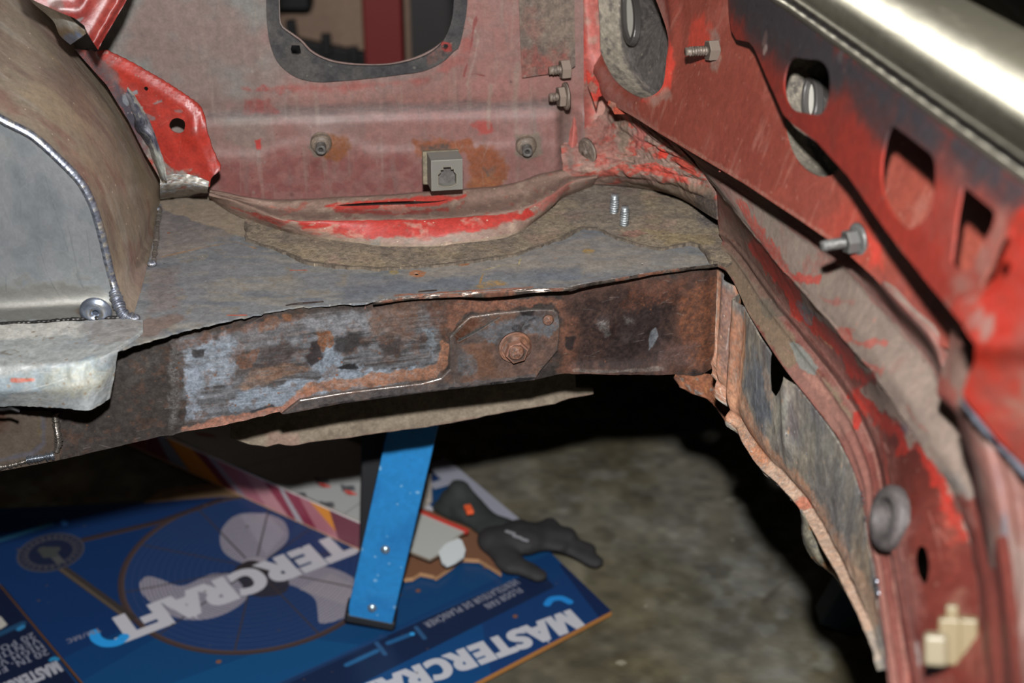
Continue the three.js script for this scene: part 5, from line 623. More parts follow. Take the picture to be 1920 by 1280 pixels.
  const led = loft('dusty_ledge', car, [e0.map(([x, y], i) => hF(x, y, lerp(0.055, 0.071, clamp(i / 6)))), mid(0.25).map(([x, y], i) => hF(x, y, lerp(0.058, 0.081, clamp(i / 6)))), mid(0.7).map(([x, y], i) => hF(x, y, lerp(0.062, 0.088, clamp(i / 5)))), mid(0.82).map(([x, y], i) => hF(x, y, lerp(0.064, 0.094, clamp(i / 5)))), q3.map(([x, y], i) => (i > 5 && i < 9 ? wW.at(x, y, 0.003) : hF(x, y, hl(i)))), q3.map(([x, y], i) => (i > 5 && i < 9 ? wW.at(x + 14, y - 14, -0.002) : hF(x + 14, y - 14, hl(i) + 0.004)))], { nu: 120, nv: 50, t: 0.0013,
    disp: (s, t) => 0.0016 * (fbm(s * 14, t * 5, 3, 121) - 0.5) + (t < 0.16 ? 0.0025 * (fbm(s * 40, t * 8, 3, 122) - 0.4) * sstep(0.16, 0, t) : 0),
    mat: (s) => paint(s, 1600, [142, 124, 112], { k: s.k * 1.3, rough: 0.88, grain: 0.05 }, (L) => L
      .noise([150, 132, 119], { s: 0.03, lo: 0.45, hi: 0.7, a: 0.6 }).noise([130, 112, 102], { s: 0.04, lo: 0.5, hi: 0.75, a: 0.6 }).noise([152, 104, 94], { s: 0.02, lo: 0.62, hi: 0.8, a: 0.35 })
      .patch([...mid(0.74).slice(3), ...mid(0.95).slice(3).reverse()], [142, 92, 84], { e: 0.006, w: 0.006, ws: 0.012, a: 0.75, g: 0.5, gs: 0.003, gsx: 0.02 }).line(mid(0.72).slice(5), 0.0008, [110, 92, 84], { e: 0.001, w: 0.0014, a: 0.6, g: 0.6 })
      .patch([[1606, 470], [1650, 520], [1700, 575], [1766, 640], [1790, 700], [1765, 690], [1725, 640], [1650, 565], [1610, 515]], [142, 84, 76], { e: 0.005, w: 0.005, a: 0.85, g: 0.45, gs: 0.002, gsx: 0.012, rough: 0.6 }).patch([[1240, 240], [1330, 300], [1420, 370], [1400, 400], [1340, 340], [1260, 290]], [150, 96, 88], { e: 0.012, w: 0.012, ws: 0.012, a: 0.6, g: 0.5, gs: 0.003 }).patch([[1380, 380], [1395, 380], [1440, 440], [1480, 500], [1500, 530], [1470, 520], [1420, 450]], [186, 72, 60], { e: 0.003, w: 0.007, ws: 0.007, a: 0.8, g: 0.5 })
      .patch([[1500, 490], [1560, 480], [1585, 500], [1540, 515], [1510, 510]], [160, 88, 78], { e: 0.005, w: 0.006, a: 0.5, g: 0.5 }).patch([[1480, 520], [1500, 515], [1540, 520], [1515, 532]], [196, 74, 62], { e: 0.002, w: 0.004, a: 0.8 }).patch([[1535, 555], [1590, 560], [1600, 568], [1550, 566]], [168, 92, 82], { e: 0.003, w: 0.003, a: 0.6 }).patch([[1600, 640], [1660, 636], [1662, 644], [1610, 650]], [190, 80, 68], { e: 0.002, w: 0.004, a: 0.6 })
      .patch([[1560, 605], [1600, 620], [1612, 650], [1580, 660], [1560, 630]], [182, 74, 60], { e: 0.003, w: 0.006, a: 0.6, g: 0.4 }).patch([[1610, 680], [1660, 690], [1650, 705], [1615, 700]], [190, 84, 72], { e: 0.003, w: 0.004, a: 0.6 }).line([[1570, 600], [1590, 620], [1600, 645]], 0.0006, [178, 66, 54], { e: 0.0008, w: 0.002, a: 0.7 }).patch([[1540, 595], [1560, 598], [1562, 606], [1548, 604]], [110, 110, 112], { e: 0.002, w: 0.002, a: 0.6 })
      .patch([[1760, 870], [1800, 890], [1815, 930], [1790, 920]], [122, 116, 112], { e: 0.006, w: 0.006, a: 0.6 }).patch([[1790, 930], [1900, 990], [1960, 1330], [1840, 1330], [1830, 1080]], [112, 48, 40], { e: 0.006, w: 0.004, a: 0.9, rough: 0.5 }).patch([[1795, 940], [1825, 950], [1835, 990], [1815, 985]], [150, 100, 90], { e: 0.006, w: 0.006, a: 0.7 }).line([[1700, 760], [1716, 790], [1740, 810]], 0.001, [160, 84, 74], { e: 0.0015, w: 0.002, a: 0.5 })
      .specks(110, [108, 90, 80], { r0: 0.0003, r1: 0.0008, a: 0.6 }).specks(60, [186, 120, 104], { r1: 0.001, a: 0.6 })) });
  led.userData.label = 'dust-covered ledge under the side panel';
}
// --- crumpled corner of old seam sealer between the panels
{
  const rows = [
    [...[[1052, 196], [1080, 176], [1112, 172], [1140, 182], [1190, 212]].map(([x, y], i) => D(x, y, [1.235, 1.25, 1.245, 1.215, 1.165][i])), hF(1255, 256, 0.072)],
    [...[[1052, 230], [1085, 232], [1120, 236], [1160, 244], [1210, 258]].map(([x, y], i) => D(x, y, [1.225, 1.23, 1.225, 1.2, 1.155][i])), hF(1282, 286, 0.068)],
    [...[[1052, 270], [1085, 276], [1120, 282], [1160, 288], [1220, 296]].map(([x, y], i) => D(x, y, [1.215, 1.212, 1.2, 1.185, 1.15][i])), hF(1308, 314, 0.061)],
    [...[[1056, 310], [1090, 314], [1125, 318], [1170, 322], [1240, 332]].map(([x, y], i) => D(x, y, [1.21, 1.2, 1.19, 1.175, 1.14][i])), hF(1335, 342, 0.055)],
    [...[[1050, 352], [1090, 345], [1130, 346], [1180, 350], [1250, 362]].map(([x, y]) => hF(x, y, 0.004)), hF(1344, 412, 0.021)],
  ];
  const cm = loft('crumpled_sealer', car, rows, { nu: 130, nv: 80, t: 0.0014,
    disp: (s, t) => { const d = t * 1.15 - s * 0.35 + 0.22 * (fbm(s * 5, t * 5, 3, 131) - 0.5), edge = Math.min(1, 8 * t, 6 * (1 - t)); return edge * (0.0022 * (Math.abs(Math.sin(d * 17)) - 0.5) * sstep(0.2, 0.4, s) + 0.006 * (fbm(s * 9, t * 7, 4, 132) - 0.5) + 0.0012 * (fbm(s * 60, t * 12, 2, 133) - 0.5)) * sstep(1, 0.88, s); },
    mat: (s) => paint(s, 1100, [147, 116, 105], { rough: 0.75, grain: 0.08 }, (L) => L
      .noise([132, 110, 98], { s: 0.012, lo: 0.45, hi: 0.65, a: 0.8 }).noise([172, 78, 66], { s: 0.008, sx: 0.02, turn: -0.6, lo: 0.53, hi: 0.63, a: 0.8, rough: 0.5 }).noise([150, 124, 110], { s: 0.006, sx: 0.02, turn: -0.6, lo: 0.56, hi: 0.66, a: 0.75 })
      .patch([[1100, 215], [1150, 240], [1165, 300], [1130, 320], [1095, 290]], [156, 92, 84], { e: 0.006, w: 0.006, a: 0.6, g: 0.4 }).patch([[1232, 275], [1248, 280], [1248, 298], [1236, 296]], [194, 58, 44], { e: 0.002, w: 0.002, a: 0.9 }).patch([[1255, 285], [1300, 310], [1306, 330], [1270, 315]], [166, 62, 48], { e: 0.003, w: 0.004, a: 0.85 }).patch([[1185, 310], [1230, 304], [1265, 320], [1295, 345], [1290, 352], [1250, 330], [1200, 318]], [190, 70, 58], { e: 0.003, w: 0.003, a: 0.8, g: 0.4 })
      .patch([[1052, 200], [1080, 195], [1085, 330], [1055, 335]], [136, 92, 84], { e: 0.006, w: 0.004, a: 0.7, g: 0.3 }).patch([[1062, 210], [1076, 210], [1074, 320], [1064, 320]], [104, 92, 84], { e: 0.004, w: 0.003, a: 0.7 }).patch([[1158, 225], [1176, 225], [1172, 285], [1160, 285]], [122, 106, 92], { e: 0.003, w: 0.003, a: 0.8 }).patch([[1190, 230], [1205, 235], [1215, 270], [1200, 280], [1180, 280]], [180, 96, 88], { e: 0.004, w: 0.004, a: 0.7 })
      .patch([[1170, 340], [1250, 342], [1330, 346], [1350, 420], [1250, 368], [1170, 354]], [128, 112, 96], { e: 0.004, w: 0.005, a: 0.85 }).patch([[1302, 362], [1348, 378], [1350, 416], [1304, 396]], [70, 64, 64], { e: 0.008, w: 0.006, a: 0.75, g: 0.5 }).line([[1190, 312], [1230, 308], [1265, 326], [1290, 350], [1296, 372]], 0.0006, [84, 62, 54], { e: 0.0008, w: 0.001, a: 0.8 }).line([[1125, 298], [1165, 290]], 0.0006, [90, 74, 66], { e: 0.0008, w: 0.001, a: 0.8 }).line([[1208, 240], [1260, 262], [1310, 300]], 0.0006, [96, 60, 54], { e: 0.001, w: 0.001, a: 0.7 }).line([[1205, 255], [1260, 275], [1300, 315]], 0.0005, [100, 66, 58], { e: 0.001, w: 0.001, a: 0.6 })
      .specks(70, [120, 100, 86], { r1: 0.001 })) });
  cm.userData.label = 'crumpled red and dusty seam sealer in the corner';
  // torn bright edges under the side panel
  const flk = (name, pts, col, z) => { const pl = new Plane(D(...pts[0], z), new V3(-0.5, 0.3, 0.8)); const m = plate(name, car, pl, { out: pts, t: 0.001, step: 0.003, h: (u, v) => 0.002 * (fbm(u * 90, v * 90, 2, 141) - 0.5), mat: (s) => paint(s, 200, col, { rough: 0.5, grain: 0.1 }, (L) => L.noise([150, 116, 102], { s: 0.006, lo: 0.5, hi: 0.64, a: 0.8 })) }); return m; };
  flk('torn_flake', [[1098, 130], [1112, 138], [1124, 158], [1138, 168], [1132, 178], [1122, 182], [1117, 203], [1110, 180], [1102, 160]], [190, 66, 54], 1.19);
  flk('torn_flake', [[1141, 188], [1160, 196], [1196, 210], [1240, 236], [1242, 242], [1210, 226], [1180, 214], [1152, 214], [1146, 202], [1139, 196]], [182, 82, 60], 1.15);
  flk('torn_flake', [[1352, 310], [1359, 304], [1362, 308], [1354, 322], [1347, 322]], [200, 60, 46], 0.985);
  // pillar left of the side panel: folded strips closing the corner
  const pil = loft('corner_post', car, [[[1066, -180], [1072, 60], [1074, 140], [1070, 210], [1062, 330]].map(([x, y], i) => D(x, y, 1.20 + i * 0.004)), [[1074, -180], [1080, 60], [1082, 130], [1078, 210], [1070, 330]].map(([x, y], i) => D(x, y, 1.175 + i * 0.01)), [[1092, -180], [1100, 60], [1108, 130], [1112, 190], [1100, 330]].map(([x, y], i) => D(x, y, [1.2, 1.2, 1.2, 1.225, 1.235][i])), [[1112, -180], [1124, 60], [1128, 120], [1140, 184], [1150, 330]].map(([x, y], i) => D(x, y, [1.2, 1.195, 1.2, 1.22, 1.24][i]))], { nu: 60, nv: 24, disp: (s, t) => 0.002 * (fbm(s * 12, t * 3, 3, 145) - 0.5), mat: (s) => paint(s, 400, [150, 84, 76], { rough: 0.55, grain: 0.07 }, (L) => L.noise([138, 112, 100], { s: 0.02, lo: 0.46, hi: 0.62, a: 0.75 }).patch([[1074, 10], [1092, 40], [1100, 150], [1088, 160], [1078, 90]], [190, 62, 52], { e: 0.006, w: 0.005, a: 0.8, g: 0.3 }).noise([120, 60, 54], { s: 0.014, lo: 0.58, hi: 0.7, a: 0.6 }).line([[1070, -60], [1074, 60], [1076, 140], [1072, 230]], 0.004, [136, 120, 106], { e: 0.004, w: 0.003, a: 0.8 })) });
  pil.userData.label = 'folded red post in the panel corner';
}
// --- inner arch plate: the rail turns the corner and comes forwards under the cut
{
  const top = [[1345, 506], [1362, 518], [1378, 545], [1402, 592], [1440, 655], [1472, 698], [1522, 762], [1570, 828], [1598, 884], [1612, 930], [1626, 1015], [1638, 1075], [1650, 1150], [1664, 1262]];
  const bot = [[1338, 702], [1345, 716], [1352, 742], [1374, 800], [1400, 846], [1425, 878], [1462, 912], [1502, 958], [1530, 1000], [1552, 1040], [1580, 1085], [1604, 1128], [1632, 1180], [1660, 1252]];
  const ht = FLOOR - 0.004, hb = [0.722, 0.716, 0.708, 0.70, 0.698, 0.698, 0.702, 0.708, 0.714, 0.722, 0.732, 0.742, 0.756, 0.774].map((y) => y - 0.789 + FLOOR);
  const m1 = top.map((p, i) => [lerp(p[0], bot[i][0], 0.5), lerp(p[1], bot[i][1], 0.5)]);
  const T = P(top, (x, y) => H(x, y, ht)), B = bot.map(([x, y], i) => H(x, y, hb[i])), M = T.map((p, i) => p.clone().lerp(B[i], 0.5)), M2 = T.map((p, i) => p.clone().lerp(B[i], 0.85));
  const holePx = [[1449, 652], [1462, 664], [1470, 690], [1468, 712], [1462, 730], [1455, 742], [1447, 732], [1445, 700], [1446, 670]];
  loft('arch_plate', car, [T, M, M2, B], { nu: 150, nv: 60, t: 0.0014, cuts: [{ px: holePx, z: 0.99 }],
    disp: (s, t) => { const fold = (a, w) => Math.exp(-(((s - a) / w) ** 2)); return 0.003 * (fbm(s * 14, t * 4, 4, 151) - 0.5) + 0.006 * fold(0.04, 0.018) - 0.004 * fold(0.075, 0.016) + 0.006 * fold(0.115, 0.014) + 0.0035 * Math.exp(-(((t - 0.86) / 0.05) ** 2)) * sstep(0.1, 0.2, s) - 0.003 * Math.exp(-(((t - 0.72) / 0.08) ** 2)) + (t > 0.97 ? 0.002 * (fbm(s * 50, 2, 2, 152) - 0.5) : 0) + 0.004 * fold(0.36, 0.02) * sstep(0.7, 0.2, t); },
    mat: (s) => paint(s, 1900, [110, 105, 98], { k: s.k * 0.7, rough: 0.55, metal: 0.25, grain: 0.11, grainSize: 0.001 }, (L) => L
      .noise([92, 92, 94], { s: 0.03, sx: 0.012, lo: 0.45, hi: 0.68, a: 0.7 }).noise([124, 114, 98], { s: 0.02, sx: 0.012, lo: 0.5, hi: 0.7, a: 0.6, rough: 0.8 }).noise([74, 66, 64], { s: 0.02, sx: 0.008, lo: 0.56, hi: 0.74, a: 0.55 })
      .patch([...top.slice(0, 3), [1400, 610], [1392, 700], [1388, 760], [1360, 790], [1330, 700]], [120, 80, 60], { e: 0.005, w: 0.005, a: 0.9, g: 0.3, metal: 0.05, rough: 0.75 }).patch([[1350, 520], [1372, 550], [1368, 690], [1355, 700], [1348, 600]], [74, 58, 54], { e: 0.005, w: 0.004, a: 0.75, g: 0.3 }).line([[1372, 530], [1372, 620], [1362, 740]], 0.004, [142, 92, 66], { e: 0.003, w: 0.003, a: 0.7, g: 0.4 }).line([[1396, 590], [1394, 660], [1384, 740], [1376, 760]], 0.0035, [150, 112, 86], { e: 0.003, w: 0.002, a: 0.85 })
      .patch([...bot.slice(2, 13), ...bot.slice(2, 13).map(([x, y], i) => [x + 34 - i, y - 30]).reverse()], [136, 98, 76], { e: 0.005, w: 0.006, ws: 0.01, a: 0.85, g: 0.4, metal: 0.05, rough: 0.8 }).patch([...bot.slice(5, 14), ...bot.slice(5, 14).map(([x, y], i) => [x + 18 - i, y - 22]).reverse()], [142, 124, 108], { e: 0.004, w: 0.005, a: 0.7, g: 0.5, rough: 0.9 })
      .patch([[1400, 640], [1440, 700], [1445, 790], [1420, 780], [1398, 720]], [92, 98, 106], { e: 0.01, w: 0.01, a: 0.7, g: 0.3, metal: 0.5, rough: 0.4 }).patch([[1475, 720], [1500, 750], [1500, 820], [1480, 830], [1470, 760]], [82, 74, 72], { e: 0.008, w: 0.008, a: 0.75 }).patch([[1500, 760], [1570, 840], [1590, 930], [1540, 900], [1500, 840]], [100, 96, 88], { e: 0.012, w: 0.01, a: 0.6, g: 0.4 }).patch([[1530, 880], [1600, 950], [1610, 1060], [1560, 1000], [1530, 940]], [96, 92, 88], { e: 0.012, w: 0.01, a: 0.6 })
      .patch([[1430, 700], [1442, 690], [1450, 760], [1438, 760]], [150, 122, 100], { e: 0.004, w: 0.004, a: 0.6, g: 0.5 }).patch([[1455, 740], [1480, 745], [1470, 800], [1455, 800]], [128, 126, 116], { e: 0.006, w: 0.005, a: 0.6 }).patch([[1600, 1000], [1625, 1020], [1640, 1120], [1650, 1200], [1620, 1130]], [132, 112, 92], { e: 0.008, w: 0.008, a: 0.65, g: 0.4 })
      .patch([[1395, 780], [1430, 840], [1440, 880], [1410, 850]], [144, 92, 64], { e: 0.004, w: 0.005, a: 0.7, g: 0.5 }).patch([[1500, 930], [1520, 935], [1512, 955], [1500, 950]], [134, 78, 60], { e: 0.003, w: 0.003, a: 0.8 })
      .line(bot, 0.0012, [170, 160, 150], { e: 0.0012, w: 0.0012, a: 0.6, g: 0.5, metal: 0.8, rough: 0.3 }).specks(220, [146, 116, 92], { r1: 0.0012, a: 0.6 }).specks(60, [190, 188, 184], { r0: 0.0002, r1: 0.0007, metal: 0.9, rough: 0.2 }).scratches(60, [134, 132, 128], { l: 0.02, turn: 1.2, fan: 1, a: 0.4 })) }).userData.label = 'bent rusty grey plate turning forward from the rail';
  // lower torn lips
  const lip = loft('torn_lip', car, [[[1268, 698], [1300, 700], [1340, 704], [1356, 730], [1372, 765]].map(([x, y]) => wR.at(x, y, -0.002)), [[1266, 706], [1292, 716], [1320, 728], [1344, 752], [1366, 790]].map(([x, y]) => wR.at(x, y, 0.004)), [[1276, 726], [1300, 738], [1328, 748], [1346, 764], [1368, 800]].map(([x, y]) => wR.at(x, y, 0.008))], { nu: 50, nv: 20, disp: (s, t) => 0.0025 * (fbm(s * 9, t * 3, 3, 161) - 0.5), mat: (s) => paint(s, 500, [136, 86, 62], { rough: 0.75, grain: 0.13 }, (L) => L.noise([96, 66, 54], { s: 0.01, lo: 0.48, hi: 0.64, a: 0.8 }).noise([158, 104, 70], { s: 0.006, lo: 0.55, hi: 0.7, a: 0.7 }).noise([130, 126, 122], { s: 0.006, lo: 0.66, hi: 0.75, a: 0.7, rough: 0.4 })) });
  lip.userData.label = 'rusty torn lip at the rail corner';
  const strip = loft('torn_strip', car, [[[1500, 956], [1520, 990], [1556, 1030], [1580, 1068], [1588, 1090], [1604, 1122]].map(([x, y]) => D(x, y, 0.925)), [[1502, 964], [1512, 1010], [1530, 1040], [1556, 1066], [1578, 1090], [1602, 1126]].map(([x, y]) => D(x, y, 0.93)), [[1503, 972], [1508, 1020], [1520, 1046], [1548, 1070], [1572, 1092], [1600, 1130]].map(([x, y]) => D(x, y, 0.94))], { nu: 40, nv: 12, disp: (s, t) => 0.003 * (fbm(s * 8, t * 2, 3, 163) - 0.5), mat: (s) => paint(s, 300, [130, 124, 108], { rough: 0.5, metal: 0.4, grain: 0.14 }, (L) => L.noise([150, 104, 66], { s: 0.008, lo: 0.52, hi: 0.62, a: 0.8 }).noise([96, 94, 92], { s: 0.006, lo: 0.55, hi: 0.66, a: 0.8 })) });
  strip.userData.label = 'narrow torn strip of bent steel';
}
// --- right front post: bright red plate, folded tube and dark seam
{
  const pe = new Plane(wL.at(1880, 520, 0.012), new V3(-0.62, 0.2, 0.76));
  const plateM = plate('post_plate', car, pe, { out: [[2010, 360], [1935, 380], [1908, 395], [1898, 412], [1880, 460], [1858, 520], [1830, 552], [1796, 566], [1793, 580], [1812, 612], [1841, 640], [1832, 672], [1816, 702], [1804, 736], [1812, 752], [1840, 786], [1870, 822], [1915, 870], [2010, 975]], holes: [[[1885, 446], [1892, 452], [1860, 524], [1849, 530], [1843, 522]], smooth([[1894, 495], [1891, 509], [1884, 519], [1876, 514], [1878, 500], [1887, 491]], 20)], step: 0.004, t: 0.0016,
    h: pxH(pe, (x, y) => 0.002 * (fbm(x / 60, y / 60, 2, 171) - 0.5) - 0.006 * sstep(12, 0, lineDist([[1898, 412], [1858, 520], [1796, 566]], x, y)) + 0.006 * Math.exp(-(((y - 640) / 30) ** 2))),
    mat: (s) => paint(s, 700, [204, 50, 30], { rough: 0.65, grain: 0.04, more: { specularIntensity: 0.2 } }, (L) => L.noise([206, 64, 46], { s: 0.03, lo: 0.45, hi: 0.7, a: 0.6 }).noise([178, 66, 52], { s: 0.02, lo: 0.56, hi: 0.75, a: 0.5 }).patch([[1895, 410], [1940, 380], [1960, 400], [1910, 440]], [170, 96, 84], { e: 0.008, w: 0.006, a: 0.7 }).patch([[1845, 660], [1930, 620], [2000, 700], [1900, 790], [1840, 760]], [172, 84, 72], { e: 0.02, w: 0.012, a: 0.75 }).patch([[1870, 790], [1920, 700], [1990, 700], [1990, 800], [1900, 800]], [168, 140, 122], { e: 0.01, w: 0.008, a: 0.7, g: 0.3 }).patch([[1880, 800], [1990, 790], [1990, 900], [1900, 880]], [150, 76, 64], { e: 0.012, w: 0.008, a: 0.7 })
      .dot(1820, 562, 0.004, [184, 110, 98], { e: 0.003, w: 0.003 }).dot(1838, 590, 0.003, [186, 124, 112], { e: 0.003, w: 0.003 }).patch([[1848, 596], [1862, 590], [1866, 615], [1854, 628], [1845, 612]], [186, 132, 120], { e: 0.003, w: 0.003 }).dot(1824, 600, 0.003, [184, 120, 108], { e: 0.003, w: 0.002 }).patch([[1830, 540], [1850, 535], [1852, 545], [1835, 550]], [186, 104, 92], { e: 0.003, w: 0.003, a: 0.6 }).patch([[1790, 560], [1815, 570], [1840, 630], [1815, 610]], [180, 92, 80], { e: 0.006, w: 0.004, a: 0.7 })) });
  plateM.userData.label = 'bright red plate with a slot and a hole at the near post';
  const bk = loft('post_bracket', car, [[[1784, 612], [1776, 660], [1762, 706], [1757, 738], [1766, 752]].map(([x, y]) => D(x, y, 0.69)), [[1806, 618], [1800, 670], [1788, 720], [1782, 752], [1788, 770]].map(([x, y]) => D(x, y, 0.672)), [[1842, 634], [1830, 680], [1812, 730], [1802, 770], [1806, 796]].map(([x, y]) => D(x, y, 0.66))], { nu: 30, nv: 20, t: 0.0015, mat: (s) => paint(s, 300, [154, 104, 92], { rough: 0.6, grain: 0.05 }, (L) => L.noise([140, 118, 106], { s: 0.02, lo: 0.45, hi: 0.65, a: 0.75 }).patch([[1757, 700], [1790, 720], [1800, 790], [1765, 760]], [172, 70, 60], { e: 0.006, w: 0.006, a: 0.6, g: 0.4 })) });
  bk.userData.label = 'dusty pink folded bracket beside the ledge';
  const tubeRow = (px, z) => px.map(([x, y]) => D(x, y, z));
  const L0 = [[1790, 766], [1806, 830], [1824, 900], [1838, 970], [1846, 1060], [1848, 1120], [1838, 1200], [1824, 1270], [1816, 1340]], tops = [[0, 0], [22, -8], [58, 26], [98, 66], [160, 126], [200, 150]], dx = [0, 16, 48, 88, 140, 180];
  const rows = [0.64, 0.618, 0.606, 0.604, 0.612, 0.64].map((z, k) => tubeRow(L0.map(([x, y], i) => [lerp(x + dx[k], L0[0][0] + tops[k][0], i ? 0 : 1), lerp(y, L0[0][1] + tops[k][1], i ? 0 : 1)]), z));
  loft('post_tube', car, rows, { nu: 60, nv: 44, t: 0.0015, disp: (s, t) => 0.0022 * (fbm(s * 6, t * 4, 3, 173) - 0.5) - 0.0025 * Math.exp(-(((t - 0.45) / 0.05) ** 2)), mat: (s) => paint(s, 700, [126, 84, 74], { k: s.k * 0.5, rough: 0.55, grain: 0.05 }, (L) => L.noise([134, 112, 103], { s: 0.03, lo: 0.38, hi: 0.58, a: 0.85 }).noise([130, 66, 56], { s: 0.02, sx: 0.05, lo: 0.58, hi: 0.7, a: 0.7 }).line([[1804, 800], [1826, 900], [1842, 1000], [1852, 1100], [1842, 1200]], 0.004, [128, 50, 42], { e: 0.004, w: 0.002, a: 0.8 }).line([[1868, 880], [1882, 980], [1884, 1060], [1866, 1170]], 0.004, [92, 94, 106], { e: 0.006, w: 0.003, a: 0.8 }).patch([[1830, 830], [1870, 850], [1890, 960], [1870, 980], [1845, 920]], [146, 96, 86], { e: 0.006, w: 0.004, a: 0.7 }).patch([[1850, 1150], [1930, 1100], [1930, 1290], [1830, 1290]], [136, 106, 96], { e: 0.01, w: 0.008, a: 0.7 })) }).userData.label = 'folded tubular post, dusty red';
  bead('dark_seam', car, [D(1812, 748, 0.606), D(1838, 780, 0.6), D(1870, 818, 0.596), D(1915, 868, 0.59), D(1980, 940, 0.585)], 0.003, plain(0x4a4c54, 0.55, 0.2), 31, 0.3, 80).userData.label = 'dark blue-grey sealed seam';
  const curlM = plain(0x9a6a5c, 0.6);
  loft('peeled_flake', car, [[[1838, 1244], [1860, 1240], [1884, 1238]].map(([x, y]) => D(x, y, 0.618)), [[1836, 1250], [1858, 1252], [1886, 1246]].map(([x, y]) => D(x, y, 0.606)), [[1834, 1256], [1856, 1262], [1884, 1252]].map(([x, y]) => D(x, y, 0.604))], { nu: 16, nv: 8, t: 0.0006, mat: () => curlM });
}
// ---------------------------------------------------------------- small parts fixed to the body
const zinc = (k, base = [150, 148, 142], m = 0.35) => paint({ su: 0.04, sv: 0.04, k, uv: () => [0, 0] }, 160, base, { rough: 0.5, metal: m, grain: 0.12 }, (L) => L.noise(base.map((c) => c * 0.78), { s: 0.006, lo: 0.45, hi: 0.65, a: 0.7 }).noise(base.map((c) => Math.min(215, c * 1.25)), { s: 0.003, lo: 0.58, hi: 0.7, a: 0.6 }));
const threaded = (r, l, pitch) => { const pts = [[0, 0]]; const n = Math.floor(l / pitch); for (let i = 0; i < n; i++) pts.push([r, i * pitch], [r, i * pitch + pitch * 0.3], [r * 0.78, i * pitch + pitch * 0.65]); pts.push([r * 0.85, l], [0, l]); return new THREE.LatheGeometry(pts.map(([a, b]) => new THREE.Vector2(a, b)), 26); };
const hexG = (r, h) => new THREE.ExtrudeGeometry(new THREE.Shape([...Array(6).keys()].map((i) => new THREE.Vector2(Math.cos((i * Math.PI) / 3) * r, Math.sin((i * Math.PI) / 3) * r))), { depth: h, bevelEnabled: true, bevelSize: r * 0.09, bevelOffset: -r * 0.09, bevelThickness: h * 0.12, bevelSegments: 3 }).rotateX(-Math.PI / 2);
function stud(label, at, dir, { r, l, nut, nutH, wash, mat, nutMat }) {
  const g = new THREE.Group(); g.userData.label = label; g.position.copy(at); g.quaternion.setFromUnitVectors(new V3(0, 1, 0), dir.clone().normalize());
  geoMesh('threaded_shank', g, threaded(r, l, r * 0.55), mat);
  if (nut) geoMesh('nut', g, hexG(nut, nutH).translate(0, wash ? 0.0015 : 0, 0), nutMat ?? mat);
  if (wash) geoMesh('flange', g, new THREE.LatheGeometry([[0, 0.0022], [wash * 0.8, 0.0022], [wash * 0.97, 0.0014], [wash, 0.0004], [wash, -0.0006], [0, -0.0006]].map(([a, b]) => new THREE.Vector2(a, b)), 40), nutMat ?? mat);
  return add(g, 'stud', car);
}
